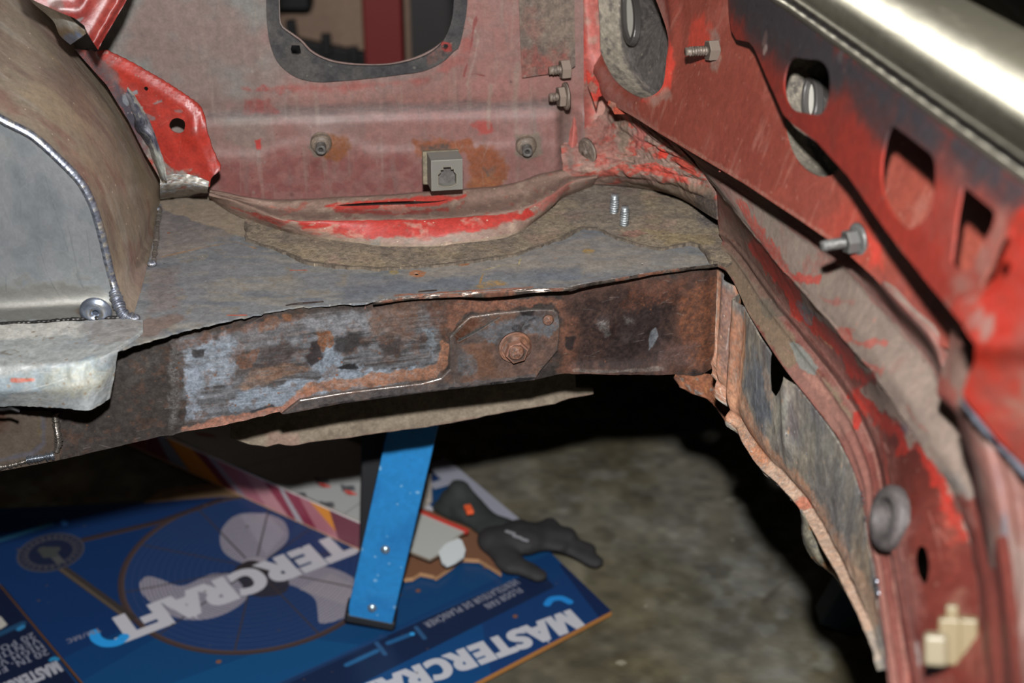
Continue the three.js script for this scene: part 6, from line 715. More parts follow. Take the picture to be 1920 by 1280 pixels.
{
  const wn = wW.n.clone(), flat = wn.clone(); flat.y *= 0.1; flat.normalize();
  const kW = gain(wW.at(1600, 450), new V3(0, 0, 1)), s1 = zinc(kW * 0.72, [142, 128, 116], 0.25), s2 = zinc(kW, [158, 156, 152], 0.3), sB = zinc(gain(wB.at(980, 200), wB.n), [134, 119, 107], 0.05), sF = zinc(2, [190, 196, 198], 0.7);
  stud('dusty stud with nut on the side panel', wW.at(1343, 94, 0.0005), flat, { r: 0.0034, l: 0.022, nut: 0.0075, nutH: 0.006, mat: s1 });
  stud('clean zinc stud with flange nut on the side panel', wW.at(1610, 450, 0.0005), flat.clone().add(new V3(0, -0.08, 0)), { r: 0.0032, l: 0.022, nut: 0.0068, nutH: 0.006, wash: 0.0098, mat: s2 });
  // two stubby bolts by the corner, pointing left
  const left = new V3(-1, -0.02, 0.25);
  stud('dusty bolt under the cover plate, upper one', D(1066, 129, 1.172), left, { r: 0.0038, l: 0.016, nut: 0.008, nutH: 0.006, mat: sB });
  stud('dusty bolt under the cover plate, lower one', D(1062, 180, 1.172), left, { r: 0.0036, l: 0.014, nut: 0.0085, nutH: 0.005, wash: 0.011, mat: sB });
  stud('dusty bolt in the corner by the crumpled sealer', D(1102, 284, 1.2), new V3(-0.9, -0.1, 0.6), { r: 0.0028, l: 0.004, wash: 0.0115, mat: sB });
  const sleeveM = zinc(gain(wB.at(800, 272), wB.n), [112, 108, 104], 0.2), collarM = zinc(gain(wB.at(800, 272), wB.n), [128, 113, 100], 0);
  // blind rivet nuts on the rear panel
  for (const [x, y, lb] of [[602, 272, 'hollow rivet beside the rust bloom'], [987, 276, 'hollow rivet below the step of the rear panel']]) {
    const g = new THREE.Group(); g.userData.label = lb; g.position.copy(wB.at(x, y, 0.0085)); g.quaternion.setFromUnitVectors(new V3(0, 1, 0), wB.n.clone().add(new V3(0, -0.12, 0)).normalize());
    geoMesh('sleeve', g, new THREE.LatheGeometry([[0.0018, -0.006], [0.0018, 0.0085], [0.0022, 0.0092], [0.0038, 0.0092], [0.0043, 0.0085], [0.0043, -0.004]].map(([a, b]) => new THREE.Vector2(a, b)), 32), sleeveM);
    geoMesh('collar', g, new THREE.LatheGeometry([[0.0042, 0.0022], [0.0062, 0.0018], [0.0078, 0.0006], [0.0086, -0.0015], [0.0088, -0.006]].map(([a, b]) => new THREE.Vector2(a, b)), 36), collarM);
    add(g, 'rivet', car);
  }
  // two bright threaded studs standing on the floor
  for (const [x, y, lb] of [[1151, 398, 'bright threaded stud on the sealer, rear one of two'], [1170, 421, 'bright threaded stud on the sealer, front one of two']]) stud(lb, hF(x, y, 0.002), new V3(0.02, 1, 0.05), { r: 0.0036, l: 0.0155, mat: sF });
  // small burr at the cut
  bead('burr', car, [hF(685, 569, -0.001), D(685, 574, 1.043), D(684, 580, 1.042)], 0.0006, plain(0x5a4038, 0.7), 3, 0.5, 12);
  // square plug socket on the rear panel
  const so = new THREE.Group(); so.userData.label = 'dusty white square plug socket on the rear panel';
  const c = D(838, 328, 1.128), z = new V3(0.2, 0.06, 1).normalize(), x = new V3().crossVectors(new V3(0.02, 1, 0), z).normalize(), y = new V3().crossVectors(z, x);
  so.applyMatrix4(new THREE.Matrix4().makeBasis(x, y, z).setPosition(c));
  const ks = gain(c, z), sm = (b) => paint({ su: 0.04, sv: 0.04, k: ks, uv: () => [0, 0] }, 200, b, { rough: 0.7, grain: 0.08 }, (L) => L.noise(b.map((q) => q * 0.82), { s: 0.008, lo: 0.45, hi: 0.68, a: 0.7 }).specks(40, [110, 98, 86], { r1: 0.0012, a: 0.6 }));
  const w = 0.0122, sq = new THREE.Shape([[-w, -w], [w, -w], [w, w], [-w, w]].map((q) => new THREE.Vector2(...q))), a = 0.0062, b = 0.0085, q = 0.0036;
  const holeP = [[-b, -0.0085], [-b, 0.001], [-a, 0.0035], [-a, 0.0058], [-q, 0.0058], [-q, 0.0082], [q, 0.0082], [q, 0.0058], [a, 0.0058], [a, 0.0035], [b, 0.001], [b, -0.0085], [q, -0.0105], [-q, -0.0105]].map(([u, v]) => new THREE.Vector2(u * 0.82, v * 0.82));
  sq.holes.push(new THREE.Path(holeP));
  geoMesh('housing', so, new THREE.ExtrudeGeometry(sq, { depth: 0.021, bevelEnabled: true, bevelSize: 0.0006, bevelThickness: 0.0006, bevelOffset: -0.0006, bevelSegments: 2 }).translate(0, 0, -0.021), sm([164, 160, 150]));
  const ring = new THREE.Shape(); ring.absarc(0, -0.001, 0.0098, 0, 6.2832); ring.holes.push(new THREE.Path(holeP));
  geoMesh('collar', so, new THREE.ExtrudeGeometry(ring, { depth: 0.0016, bevelEnabled: true, bevelSize: 0.0004, bevelThickness: 0.0004, bevelOffset: -0.0004, bevelSegments: 2 }).translate(0, 0, 0.0004), sm([150, 142, 126]));
  geoMesh('insert', so, new RoundedBoxGeometry(0.0165, 0.017, 0.003, 2, 0.0008).translate(0, -0.001, -0.008), sm([112, 106, 102]));
  geoMesh('back_flange', so, new RoundedBoxGeometry(0.0285, 0.0268, 0.004, 2, 0.001).translate(-0.0012, -0.0008, -0.0235), sm([146, 134, 112]));
  add(so, 'plug_socket', car);
  // rubber grommet in the upturned edge
  const gr = new THREE.Group(); gr.userData.label = 'round grey rubber grommet in the red panel edge';
  const gb = hF(1694, 985, 0.038), gz = new V3().crossVectors(gb.clone().sub(hF(1650, 1000, 0.012)), hF(1708, 1055, 0.038).sub(hF(1680, 880, 0.038))).normalize(); if (gz.dot(EYE.clone().sub(gb)) < 0) gz.negate(); gz.multiplyScalar(0.72).add(new V3(-0.17, 0.05, 0.21)).normalize();
  const gc = new Plane(gb, gz).at(1665, 971, 0.003), gx = new V3().crossVectors(new V3(0, 1, 0), gz).normalize(); gr.applyMatrix4(new THREE.Matrix4().makeBasis(gx, new V3().crossVectors(gz, gx), gz).setPosition(gc));
  const rub = paint({ su: 0.1, sv: 0.03, k: gain(gc, gz), uv: () => [0, 0] }, 300, [92, 86, 84], { rough: 0.6, grain: 0.08 }, (L) => L.noise([76, 70, 70], { s: 0.012, lo: 0.45, hi: 0.66, a: 0.7 }).noise([112, 104, 100], { s: 0.008, lo: 0.58, hi: 0.72, a: 0.6 }));
  geoMesh('rim', gr, new THREE.LatheGeometry([[0.0168, -0.003], [0.0168, 0.0005], [0.0155, 0.0024], [0.013, 0.0034], [0.0105, 0.0034], [0.0095, 0.0025], [0.009, -0.001], [0.0085, -0.004]].map(([u, v]) => new THREE.Vector2(u, v)), 48).rotateX(Math.PI / 2), rub);
  geoMesh('centre_dish', gr, new THREE.LatheGeometry([[0, -0.0045], [0.004, -0.0047], [0.0075, -0.004], [0.0092, -0.0025], [0.0094, -0.001]].map(([u, v]) => new THREE.Vector2(u, v)), 40).rotateX(Math.PI / 2), rub);
  add(gr, 'grommet', car);
  // cream plastic clip near the bottom right
  const cl = new THREE.Group(); cl.userData.label = 'cream plastic clip low on the red panel';
  const cc = D(1790, 1206, 0.614), cz = new V3(-0.3, 0.35, 0.9).normalize(), cx = new V3().crossVectors(UP, cz).normalize(); cl.applyMatrix4(new THREE.Matrix4().makeBasis(cx, new V3().crossVectors(cz, cx), cz).setPosition(cc));
  const kc = gain(cc, cz), cream = plain(0xffffff, 0.5, 0, { color: seen([186, 164, 118], kc) }), cream2 = plain(0xffffff, 0.5, 0, { color: seen([200, 184, 148], kc) });
  geoMesh('back_plate', cl, new RoundedBoxGeometry(0.0075, 0.024, 0.006, 3, 0.0012).translate(0.0055, -0.0005, 0), cream); geoMesh('stem', cl, new RoundedBoxGeometry(0.009, 0.02, 0.005, 3, 0.0012).translate(-0.002, 0.001, 0), cream); geoMesh('button', cl, new RoundedBoxGeometry(0.0095, 0.0135, 0.008, 3, 0.002).translate(-0.0075, -0.0015, 0.004), cream2); geoMesh('finger', cl, new RoundedBoxGeometry(0.005, 0.008, 0.004, 2, 0.001).translate(-0.001, 0.0125, 0), cream);
  add(cl, 'clip', car);
  // dusty flange hanging behind and below the rail
  const pv = new Plane(D(740, 790, 1.215), new V3(0.2389, 0.05, 0.971));
  const low = [[432, 822], [470, 834], [500, 838], [522, 830], [560, 830], [640, 822], [720, 810], [800, 800], [880, 786], [960, 770], [1040, 756], [1068, 746], [1112, 738]];
  const v = plate('hanging_flange', car, pv, { out: [...jag(low, 0.8, 18, 55), [1112, 727], [1080, 726], [1076, 600], [440, 600]], t: 0.0022, step: 0.005, h: pxH(pv, (x, y) => 0.003 * (fbm(x / 70, y / 40, 2, 181) - 0.5) + 0.004 * Math.exp(-(((x - 545) / 25) ** 2)) * sstep(790, 810, y)), mat: (s) => paint(s, 900, [152, 138, 120], { rough: 0.9, grain: 0.08 }, (L) => L.noise([136, 122, 106], { s: 0.02, lo: 0.45, hi: 0.66, a: 0.7 }).patch([[500, 810], [560, 805], [560, 836], [500, 840]], [156, 126, 112], { e: 0.006, w: 0.006, a: 0.7 }).line(low.slice(3), 0.0016, [150, 118, 104], { e: 0.002, w: 0.002, a: 0.5 })) });
  v.userData.label = 'dust-coated flange hanging under the rail';
}
// ---------------------------------------------------------------- on the garage floor
const canvasTex = (w, h, draw) => { const c = document.createElement('canvas'); c.width = w; c.height = h; const x = c.getContext('2d'); draw(x); const t = new THREE.CanvasTexture(c); t.colorSpace = THREE.SRGBColorSpace; t.magFilter = THREE.LinearFilter; TEXPX += w * h; return t; };
const kG = gain(H(600, 1080, 0.01), new V3(0, 1, 0));
const ink = (c, k = kG) => '#' + seen(c, k).getHexString();
// a flat sheet of card lying at height y, cut along a photographed outline, with its own thickness
function sheet(name, parent, px, y, t, m, uvf, edgeM) {
  const pts = px.map(([x, z]) => H(x, z, y)), s = new THREE.Shape(pts.map((p) => new THREE.Vector2(p.x, -p.z)));
  const g = new THREE.ExtrudeGeometry(s, { depth: t, bevelEnabled: false }); g.rotateX(-Math.PI / 2); g.translate(0, y - t, 0);
  if (uvf) { const P = g.attributes.position, u = g.attributes.uv; for (let i = 0; i < P.count; i++) u.setXY(i, ...uvf(P.getX(i), P.getZ(i))); }
  return geoMesh(name, parent, g, edgeM ? [m, edgeM] : m);
}
const cardEdge = plain(0xffffff, 0.9); cardEdge.color = seen([150, 100, 48], kG);
{
  // fan carton, flattened: frame with its origin at the right-hand corner, x along the lettering, y away from the tops of the letters
  const Y = 0.012, o = H(1147, 1145, Y), b = H(890, 1280, Y), e1 = b.clone().sub(o).setY(0).normalize(), e2 = new V3(-e1.z, 0, e1.x);
  const loc = (x, y) => { const p = H(x, y, Y).sub(o); return [p.dot(e1), p.dot(e2)]; };
  const ox = 0.036, oy = 0.016, CW = 0.8, CH = 0.58, tw = 2040, th = Math.round((tw * CH) / CW), sc = tw / CW;
  const Q = (x, y) => { const [a, c] = loc(x, y); return [(a + ox) * sc, (c + oy) * sc]; };
  const art = canvasTex(tw, th, (c) => {
    const poly = (pts, f) => { c.fillStyle = f; c.beginPath(); pts.forEach((p, i) => c[i ? 'lineTo' : 'moveTo'](...p)); c.closePath(); c.fill(); };
    const path = (pts, wd, s) => { c.strokeStyle = s; c.lineWidth = wd; c.lineCap = 'round'; c.lineJoin = 'round'; c.beginPath(); pts.forEach((p, i) => c[i ? 'lineTo' : 'moveTo'](...p)); c.stroke(); };
    c.fillStyle = ink([19, 52, 92]); c.fillRect(0, 0, tw, th);
    const m = (a, d) => [(a * 0.776 + ox) * sc, (d * 0.776 + oy) * sc];
    // printed blue panels: darker towards the far edge of the artwork, lighter diagonal by the lettering
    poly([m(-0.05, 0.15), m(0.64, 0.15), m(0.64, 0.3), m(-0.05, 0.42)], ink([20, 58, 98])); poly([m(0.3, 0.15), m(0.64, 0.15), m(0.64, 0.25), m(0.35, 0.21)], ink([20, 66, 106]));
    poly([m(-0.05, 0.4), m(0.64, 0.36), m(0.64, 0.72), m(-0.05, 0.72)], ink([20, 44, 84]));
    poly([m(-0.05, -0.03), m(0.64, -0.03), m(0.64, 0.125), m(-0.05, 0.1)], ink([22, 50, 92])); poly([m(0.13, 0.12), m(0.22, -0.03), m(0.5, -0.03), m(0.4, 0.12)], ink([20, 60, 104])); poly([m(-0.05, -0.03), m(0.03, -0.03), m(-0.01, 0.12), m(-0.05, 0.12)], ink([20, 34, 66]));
    // navy strip with its hatched rule and two small dimension marks
    poly([Q(1010, 1066), Q(480, 1300), Q(640, 1300), Q(1040, 1100)], ink([22, 34, 60])); path([Q(1008, 1064), Q(480, 1298)], 3, ink([30, 62, 100]));
    for (let i = 0; i < 70; i++) { const p = Q(lerp(720, 500, i / 70), lerp(1188, 1290, i / 70)); path([p, [p[0] + 2, p[1] - 16]], 2, ink([34, 62, 100])); }
    path([Q(650, 1246), Q(706, 1220)], 15, ink([36, 84, 124])); path([Q(728, 1205), Q(772, 1188)], 15, ink([34, 80, 122])); path([Q(706, 1205), Q(722, 1226)], 12, ink([40, 74, 110])); path([Q(780, 1176), Q(796, 1196)], 12, ink([40, 74, 110])); c.fillStyle = ink([48, 140, 200]); c.beginPath(); c.arc(...Q(773, 1188), 7, 0, 7); c.fill();
    // fan
    const hub = Q(498, 1092), gl = Q(227, 1100), gb = Q(470, 1222), gt = Q(345, 962), mid2 = (p, q) => [(p[0] + q[0]) / 2, (p[1] + q[1]) / 2];
    const cc = (() => { const [ax, ay] = gl, [bx, by] = gb, [cx, cy] = gt, d = 2 * (ax * (by - cy) + bx * (cy - ay) + cx * (ay - by)); return [((ax * ax + ay * ay) * (by - cy) + (bx * bx + by * by) * (cy - ay) + (cx * cx + cy * cy) * (ay - by)) / d, ((ax * ax + ay * ay) * (cx - bx) + (bx * bx + by * by) * (ax - cx) + (cx * cx + cy * cy) * (bx - ax)) / d]; })(), rad = Math.hypot(cc[0] - gl[0], cc[1] - gl[1]);
    c.save(); c.beginPath(); c.arc(...cc, rad, 0, 7); c.clip(); c.fillStyle = ink([26, 50, 90]); c.fillRect(0, 0, tw, th);
    const blade = (pts, f) => { const q = smooth(pts.map(([x, y]) => Q(x, y)), 60); poly(q, f); };
    const grey = ink([118, 112, 122]), grey2 = ink([136, 130, 138]);
    blade([[412, 1010], [420, 985], [445, 965], [490, 962], [530, 975], [540, 1010], [510, 1040], [480, 1060], [445, 1052], [420, 1035]], grey2); blade([[262, 1092], [275, 1080], [300, 1085], [340, 1098], [400, 1075], [450, 1080], [470, 1100], [455, 1130], [400, 1158], [340, 1160], [300, 1140], [268, 1115]], grey2);
    blade([[520, 1085], [560, 1064], [610, 1062], [655, 1078], [676, 1100], [668, 1140], [640, 1160], [600, 1168], [596, 1150], [590, 1122], [560, 1102]], grey2);
    poly([Q(450, 965), Q(500, 962), Q(535, 1000), Q(500, 1040)], ink([150, 144, 152])); poly([Q(560, 1104), Q(620, 1075), Q(672, 1100), Q(668, 1140)], ink([148, 140, 144]));
    const hubP = smooth([[440, 1065], [470, 1050], [500, 1060], [540, 1085], [535, 1110], [500, 1118], [465, 1105], [445, 1085]].map(([x, y]) => Q(x, y)), 30); poly(hubP, ink([42, 38, 40])); c.fillStyle = ink([42, 38, 40]); c.beginPath(); c.arc(...hub, 62, 0, 7); c.fill();
    for (let r = rad; r > 50; r -= 9.5) { c.strokeStyle = ink(r % 19 < 9.5 ? [56, 66, 92] : [44, 56, 84]); c.lineWidth = 2; c.beginPath(); c.arc(...cc, r, 0, 7); c.stroke(); }
    for (let k = 0; k < 10; k++) { const a = k * 0.628 + 0.35; path([[cc[0] + Math.cos(a) * 55, cc[1] + Math.sin(a) * 55], [cc[0] + Math.cos(a) * rad, cc[1] + Math.sin(a) * rad]], 4.5, ink([56, 50, 52])); }
    c.restore(); c.strokeStyle = ink([58, 46, 46]); c.lineWidth = 17; c.beginPath(); c.arc(...cc, rad, 0, 7); c.stroke(); c.strokeStyle = ink([74, 60, 58]); c.lineWidth = 4; c.beginPath(); c.arc(...cc, rad - 4, 0, 7); c.stroke();
    // stand tubes; round seal with its shade put into dimmed inks
    path([Q(118, 1066), Q(245, 1158)], 26, ink([52, 46, 44])); path([Q(114, 1067), Q(240, 1160)], 8, ink([82, 72, 62])); path([Q(155, 1012), Q(300, 978), Q(410, 938)], 22, ink([46, 38, 40])); path([Q(155, 1015), Q(300, 981), Q(410, 941)], 6, ink([66, 52, 48]));
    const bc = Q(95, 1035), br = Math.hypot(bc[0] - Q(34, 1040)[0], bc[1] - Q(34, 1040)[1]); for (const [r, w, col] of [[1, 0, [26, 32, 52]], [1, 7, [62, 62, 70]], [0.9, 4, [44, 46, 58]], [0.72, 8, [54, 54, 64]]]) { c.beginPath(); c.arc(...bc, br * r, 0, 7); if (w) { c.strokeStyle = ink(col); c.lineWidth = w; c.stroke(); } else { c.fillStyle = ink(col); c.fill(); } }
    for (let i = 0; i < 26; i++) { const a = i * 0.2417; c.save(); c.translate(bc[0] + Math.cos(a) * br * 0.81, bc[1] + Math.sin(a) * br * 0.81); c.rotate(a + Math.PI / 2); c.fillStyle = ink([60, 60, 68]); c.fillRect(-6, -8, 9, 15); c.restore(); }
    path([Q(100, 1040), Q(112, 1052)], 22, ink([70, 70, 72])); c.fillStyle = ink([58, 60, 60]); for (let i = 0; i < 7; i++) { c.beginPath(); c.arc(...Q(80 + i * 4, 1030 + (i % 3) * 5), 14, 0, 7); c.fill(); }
    path([Q(2, 1012), Q(95, 982)], 20, ink([40, 84, 112])); path([Q(118, 976), Q(122, 982)], 16, ink([46, 92, 150]));
    // lettering
    const text = (s, p, q, size, font, fill, squeeze) => { const a = Math.atan2(q[1] - p[1], q[0] - p[0]); c.save(); c.translate(...p); c.rotate(a); c.font = `${font} ${size}px sans-serif`; const w = c.measureText(s).width; if (squeeze) c.scale(squeeze / w, 1); c.fillStyle = fill; c.textBaseline = 'alphabetic'; c.fillText(s, 0, 0); c.restore(); };
    const len = (p, q) => Math.hypot(p[0] - q[0], p[1] - q[1]), white = ink([166, 166, 172]);
    const boldText = (s, p, q, cap, fill, sw) => { // heavy squared capitals: text stroked as well as filled
      const a = Math.atan2(q[1] - p[1], q[0] - p[0]); c.save(); c.translate(...p); c.rotate(a); c.font = `bold ${cap * 1.36}px sans-serif`; const w = c.measureText(s).width; c.scale(len(p, q) / w, 1); c.fillStyle = c.strokeStyle = fill; c.lineWidth = sw; c.lineJoin = 'miter'; c.fillText(s, 0, 0); c.strokeText(s, 0, 0); c.restore();
    };
    const mL = Q(1073, 1142), mE = Q(742, 1262); const dir = [(mE[0] - mL[0]) / len(mL, mE), (mE[1] - mL[1]) / len(mL, mE)], full = [mL[0] + (dir[0] * len(mL, mE) * 11) / 8.35, mL[1] + (dir[1] * len(mL, mE) * 11) / 8.35];
    boldText('MASTERCRAFT', mL, full, 74, white, 9);
    const arc = (p, r, a0, a1, col, wd) => { c.strokeStyle = col; c.lineWidth = wd; c.lineCap = 'butt'; c.beginPath(); c.arc(p[0], p[1], r, a0, a1); c.stroke(); };
    path(smooth([[1026, 1132], [1034, 1123], [1052, 1121], [1068, 1128]].map(([x, y]) => Q(x, y)), 14, false), 20, ink([34, 118, 186]));
    // the large one across the fan
    const tE = Q(196, 1166), tT = Q(640, 1000), d2 = [(tE[0] - tT[0]) / len(tE, tT), (tE[1] - tT[1]) / len(tE, tT)], per = len(tE, tT) / 8, start = [tT[0] - d2[0] * per * 3.3, tT[1] - d2[1] * per * 3.3];
    boldText('MASTERCRAFT', start, tE, 104, ink([170, 168, 174]), 13);
    path(smooth([[176, 1186], [182, 1198], [200, 1206], [222, 1203], [232, 1194]].map(([x, y]) => Q(x, y)), 16, false), 28, ink([38, 132, 196])); text('TM/MC', Q(186, 1176), Q(164, 1184), 26, 'bold', ink([110, 108, 120]));
    text('FLOOR FAN', Q(972, 1100), Q(905, 1134), 34, 'bold', ink([124, 124, 134]), len(Q(972, 1100), Q(905, 1134))); text('VENTILATEUR DE PLANCHER', Q(966, 1085), Q(793, 1168), 34, 'bold', ink([124, 124, 134]), len(Q(966, 1085), Q(793, 1168)));
    // navy side panel over the fold
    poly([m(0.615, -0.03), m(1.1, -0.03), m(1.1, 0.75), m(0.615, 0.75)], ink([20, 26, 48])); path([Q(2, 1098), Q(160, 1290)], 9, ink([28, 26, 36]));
    boldText('MASTERCRAFT', Q(107, 1238), Q(-40, 1300), 44, ink([140, 140, 148]), 6); path(smooth([[96, 1236], [100, 1233], [107, 1235]].map(([x, y]) => Q(x, y)), 8, false), 13, ink([36, 110, 150]));
    text('20 IN. FLOOR FAN', Q(88, 1215), Q(-60, 1275), 34, 'bold', ink([112, 114, 126])); text('HIGH VELOCITY', Q(80, 1204), Q(-60, 1262), 34, 'bold', ink([108, 110, 122])); text('VENTILATEUR', Q(70, 1194), Q(-60, 1248), 34, 'bold', ink([108, 110, 122])); text('20 PO', Q(62, 1184), Q(-60, 1236), 34, 'bold', ink([108, 110, 122]));
    path([Q(-20, 1196), Q(42, 1168)], 20, ink([30, 62, 92])); path([Q(36, 1178), Q(42, 1174)], 16, ink([44, 108, 150])); poly([Q(-20, 1150), Q(2, 1155), Q(14, 1170), Q(2, 1178), Q(-20, 1180)], ink([160, 156, 148]));
    const rr = rng(5); for (let i = 0; i < 160; i++) { c.fillStyle = ink(rr() < 0.5 ? [70, 60, 56] : [54, 62, 84]); c.beginPath(); c.arc(rr() * tw, rr() * th, 1 + rr() * 3.5, 0, 7); c.fill(); }
    for (const [x, y] of [[966, 1155], [784, 1107], [911, 1063], [410, 1240]]) { c.fillStyle = ink([112, 72, 52]); c.beginPath(); c.arc(...Q(x, y), 7, 0, 7); c.fill(); }
  });
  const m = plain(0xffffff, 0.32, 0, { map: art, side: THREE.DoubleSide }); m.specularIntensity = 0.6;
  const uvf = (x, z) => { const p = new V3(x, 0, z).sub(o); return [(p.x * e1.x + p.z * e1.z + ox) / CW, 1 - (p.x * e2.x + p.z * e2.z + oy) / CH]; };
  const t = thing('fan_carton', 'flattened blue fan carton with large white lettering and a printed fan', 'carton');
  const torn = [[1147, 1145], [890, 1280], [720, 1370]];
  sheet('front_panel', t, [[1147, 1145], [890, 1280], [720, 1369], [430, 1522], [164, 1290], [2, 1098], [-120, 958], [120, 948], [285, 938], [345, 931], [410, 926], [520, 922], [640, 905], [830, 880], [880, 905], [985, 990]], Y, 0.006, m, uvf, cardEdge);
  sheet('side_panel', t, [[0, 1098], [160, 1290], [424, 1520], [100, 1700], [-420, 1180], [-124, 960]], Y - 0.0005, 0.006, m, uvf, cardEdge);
  const inner = plain(0xffffff, 0.9); inner.color = seen([112, 88, 62], kG);
  sheet('back_flap', t, [[270, 941], [300, 920], [400, 905], [520, 900], [640, 885], [700, 868], [800, 852], [830, 880], [640, 912], [520, 926], [410, 929], [345, 934]], Y + 0.0015, 0.002, inner).userData.label = 'plain brown cardboard flap at the far edge';
}
{
  // long white carton with a striped side, open at its right end
  const y0 = 0.0135, hgt = 0.038, a = H(330, 872, y0), b = H(684, 1034, y0), back = 0.118;
  const al = b.clone().sub(a).setY(0), L = al.length(); al.normalize(); const nb = new V3(al.z, 0, -al.x); if (nb.z > 0) nb.negate();
  const t = thing('shoe_carton', 'long white carton with a red and orange striped side lying on the fan carton', 'carton');
  const kt = gain(H(600, 910, 0.06), new V3(0, 1, 0)), ks = gain(H(560, 960, 0.03), nb.clone().negate()), st = a.clone().addScaledVector(al, -0.1), LL = L + 0.1, tw = 1024, th = 384;
  const inv = (x, y) => { const p = H(x, y, y0 + hgt).sub(st); return [(p.dot(al) / LL) * tw, (1 - p.dot(nb) / back) * th]; };
  const topT = canvasTex(tw, th, (c) => {
    c.fillStyle = ink([150, 150, 148], kt); c.fillRect(0, 0, tw, th);
    const blob = (x, y, w, h, r, col) => { const p = inv(x, y); c.save(); c.translate(...p); c.rotate(r); c.fillStyle = ink(col, kt); c.beginPath(); c.ellipse(0, 0, w, h, 0, 0, 7); c.fill(); c.restore(); };
    for (const [x, y] of [[560, 933], [602, 906], [651, 920], [612, 951]]) { for (let i = 0; i < 7; i++) blob(x - 8 + i * 3, y - 8 + ((i * 7) % 5) * 2, 13, 7, 0.6 + i, [74, 74, 78]); blob(x + 6, y + 3, 23, 8, -0.1, [186, 66, 56]); blob(x + 2, y + 6, 14, 4, -0.2, [120, 60, 56]); }
    for (const [p, q] of [[[628, 975], [694, 930]], [[520, 930], [580, 890]], [[440, 880], [560, 850]]]) { c.strokeStyle = ink([120, 120, 120], kt); c.lineWidth = 5; c.beginPath(); c.moveTo(...inv(...p)); c.lineTo(...inv(...q)); c.stroke(); }
    blob(385, 855, 60, 16, 0.25, [150, 40, 36]); blob(330, 826, 34, 14, 0, [120, 44, 40]); blob(385, 815, 40, 10, -0.4, [130, 60, 56]);
    for (let i = 0; i < 9; i++) { c.fillStyle = ink([128, 128, 128], kt); c.fillRect(430 + i * 34, 150 + (i % 3) * 26, 26, 4); }
  });
  const sideT = canvasTex(1024, 128, (c) => {
    const f = (x0, x1, x2, x3, col) => { c.fillStyle = ink(col, ks); c.beginPath(); c.moveTo(x0, 0); c.lineTo(x1, 0); c.lineTo(x2, 128); c.lineTo(x3, 128); c.fill(); };
    c.fillStyle = ink([92, 40, 52], ks); c.fillRect(0, 0, 1024, 128); f(0, 160, 120, 0, [104, 44, 48]); f(180, 220, 330, 240, [104, 106, 120]); f(230, 340, 480, 330, [178, 112, 42]); f(340, 420, 560, 480, [96, 36, 50]); f(400, 450, 600, 530, [126, 120, 132]); f(440, 640, 760, 570, [150, 92, 100]); f(560, 700, 800, 650, [168, 120, 124]); f(640, 780, 860, 740, [120, 44, 60]); f(700, 720, 800, 770, [150, 148, 152]); f(780, 900, 960, 850, [152, 96, 104]); f(880, 1024, 1024, 940, [88, 36, 54]); f(820, 1024, 1024, 960, [190, 122, 48]); f(900, 1024, 1024, 930, [100, 52, 62]);
    c.fillStyle = ink([176, 140, 116], ks); c.fillRect(0, 122, 1024, 6); c.fillStyle = ink([200, 196, 196], ks); c.fillRect(0, 0, 1024, 5);
    const rr = rng(8); for (let i = 0; i < 500; i++) { c.fillStyle = ink([140, 96, 110], ks); c.globalAlpha = 0.25; c.fillRect(300 + rr() * 500, rr() * 128, 12 + rr() * 30, 1.5); } c.globalAlpha = 1;
  });
  const wallsM = plain(0xffffff, 0.8), bm = new THREE.Matrix4().makeBasis(al, new V3(0, 1, 0), nb.clone().negate());
  const panel = (name, w, h2, d, cx, cy, cz, mat) => { const g = new THREE.BoxGeometry(w, h2, d), pos = st.clone().addScaledVector(al, cx).addScaledVector(nb, cz); pos.y = y0 + cy; g.applyMatrix4(bm.clone().setPosition(pos)); return geoMesh(name, t, g, mat); };
  wallsM.color = seen([150, 142, 134], kt);
  panel('top_panel', LL, 0.003, back, LL / 2, hgt - 0.0015, back / 2, [wallsM, wallsM, plain(0xffffff, 0.45, 0, { map: topT }), wallsM, wallsM, wallsM]);
  panel('side_panel', LL, hgt, 0.003, LL / 2, hgt / 2, 0.0, [wallsM, wallsM, wallsM, wallsM, plain(0xffffff, 0.35, 0, { map: sideT }), wallsM]);
  panel('back_panel', LL, hgt - 0.004, 0.003, LL / 2, hgt / 2 - 0.002, back - 0.002, wallsM); panel('bottom_panel', LL, 0.003, back - 0.006, LL / 2, 0.0015, back / 2, wallsM);
  const fm = plain(0xffffff, 0.7); fm.color = seen([152, 153, 148], kt); const redM = plain(0xffffff, 0.6); redM.color = seen([168, 52, 42], kt);
  const fe = plain(0xffffff, 0.8); fe.color = seen([120, 106, 92], kt);
  sheet('end_flap', t, [[700, 962], [790, 958], [874, 994], [850, 1010], [831, 1028], [826, 1036], [806, 1048], [766, 1032], [774, 1020], [764, 1012], [700, 1000]], 0.042, 0.003, fm, null, fe).userData.label = 'white torn end flap';
  sheet('flap_border', t, [[786, 953], [792, 956], [879, 992], [874, 996], [788, 960]], 0.0435, 0.004, redM).userData.label = 'red printed border of the flap';
  sheet('tuck_tongue', t, [[822, 1034], [834, 1020], [858, 1008], [866, 1012], [873, 1030], [870, 1041], [854, 1052], [838, 1059], [828, 1052]], 0.044, 0.003, plain(0xffffff, 0.6, 0, { color: seen([182, 186, 186], kt) })).userData.label = 'bright white rounded tuck tongue';
}
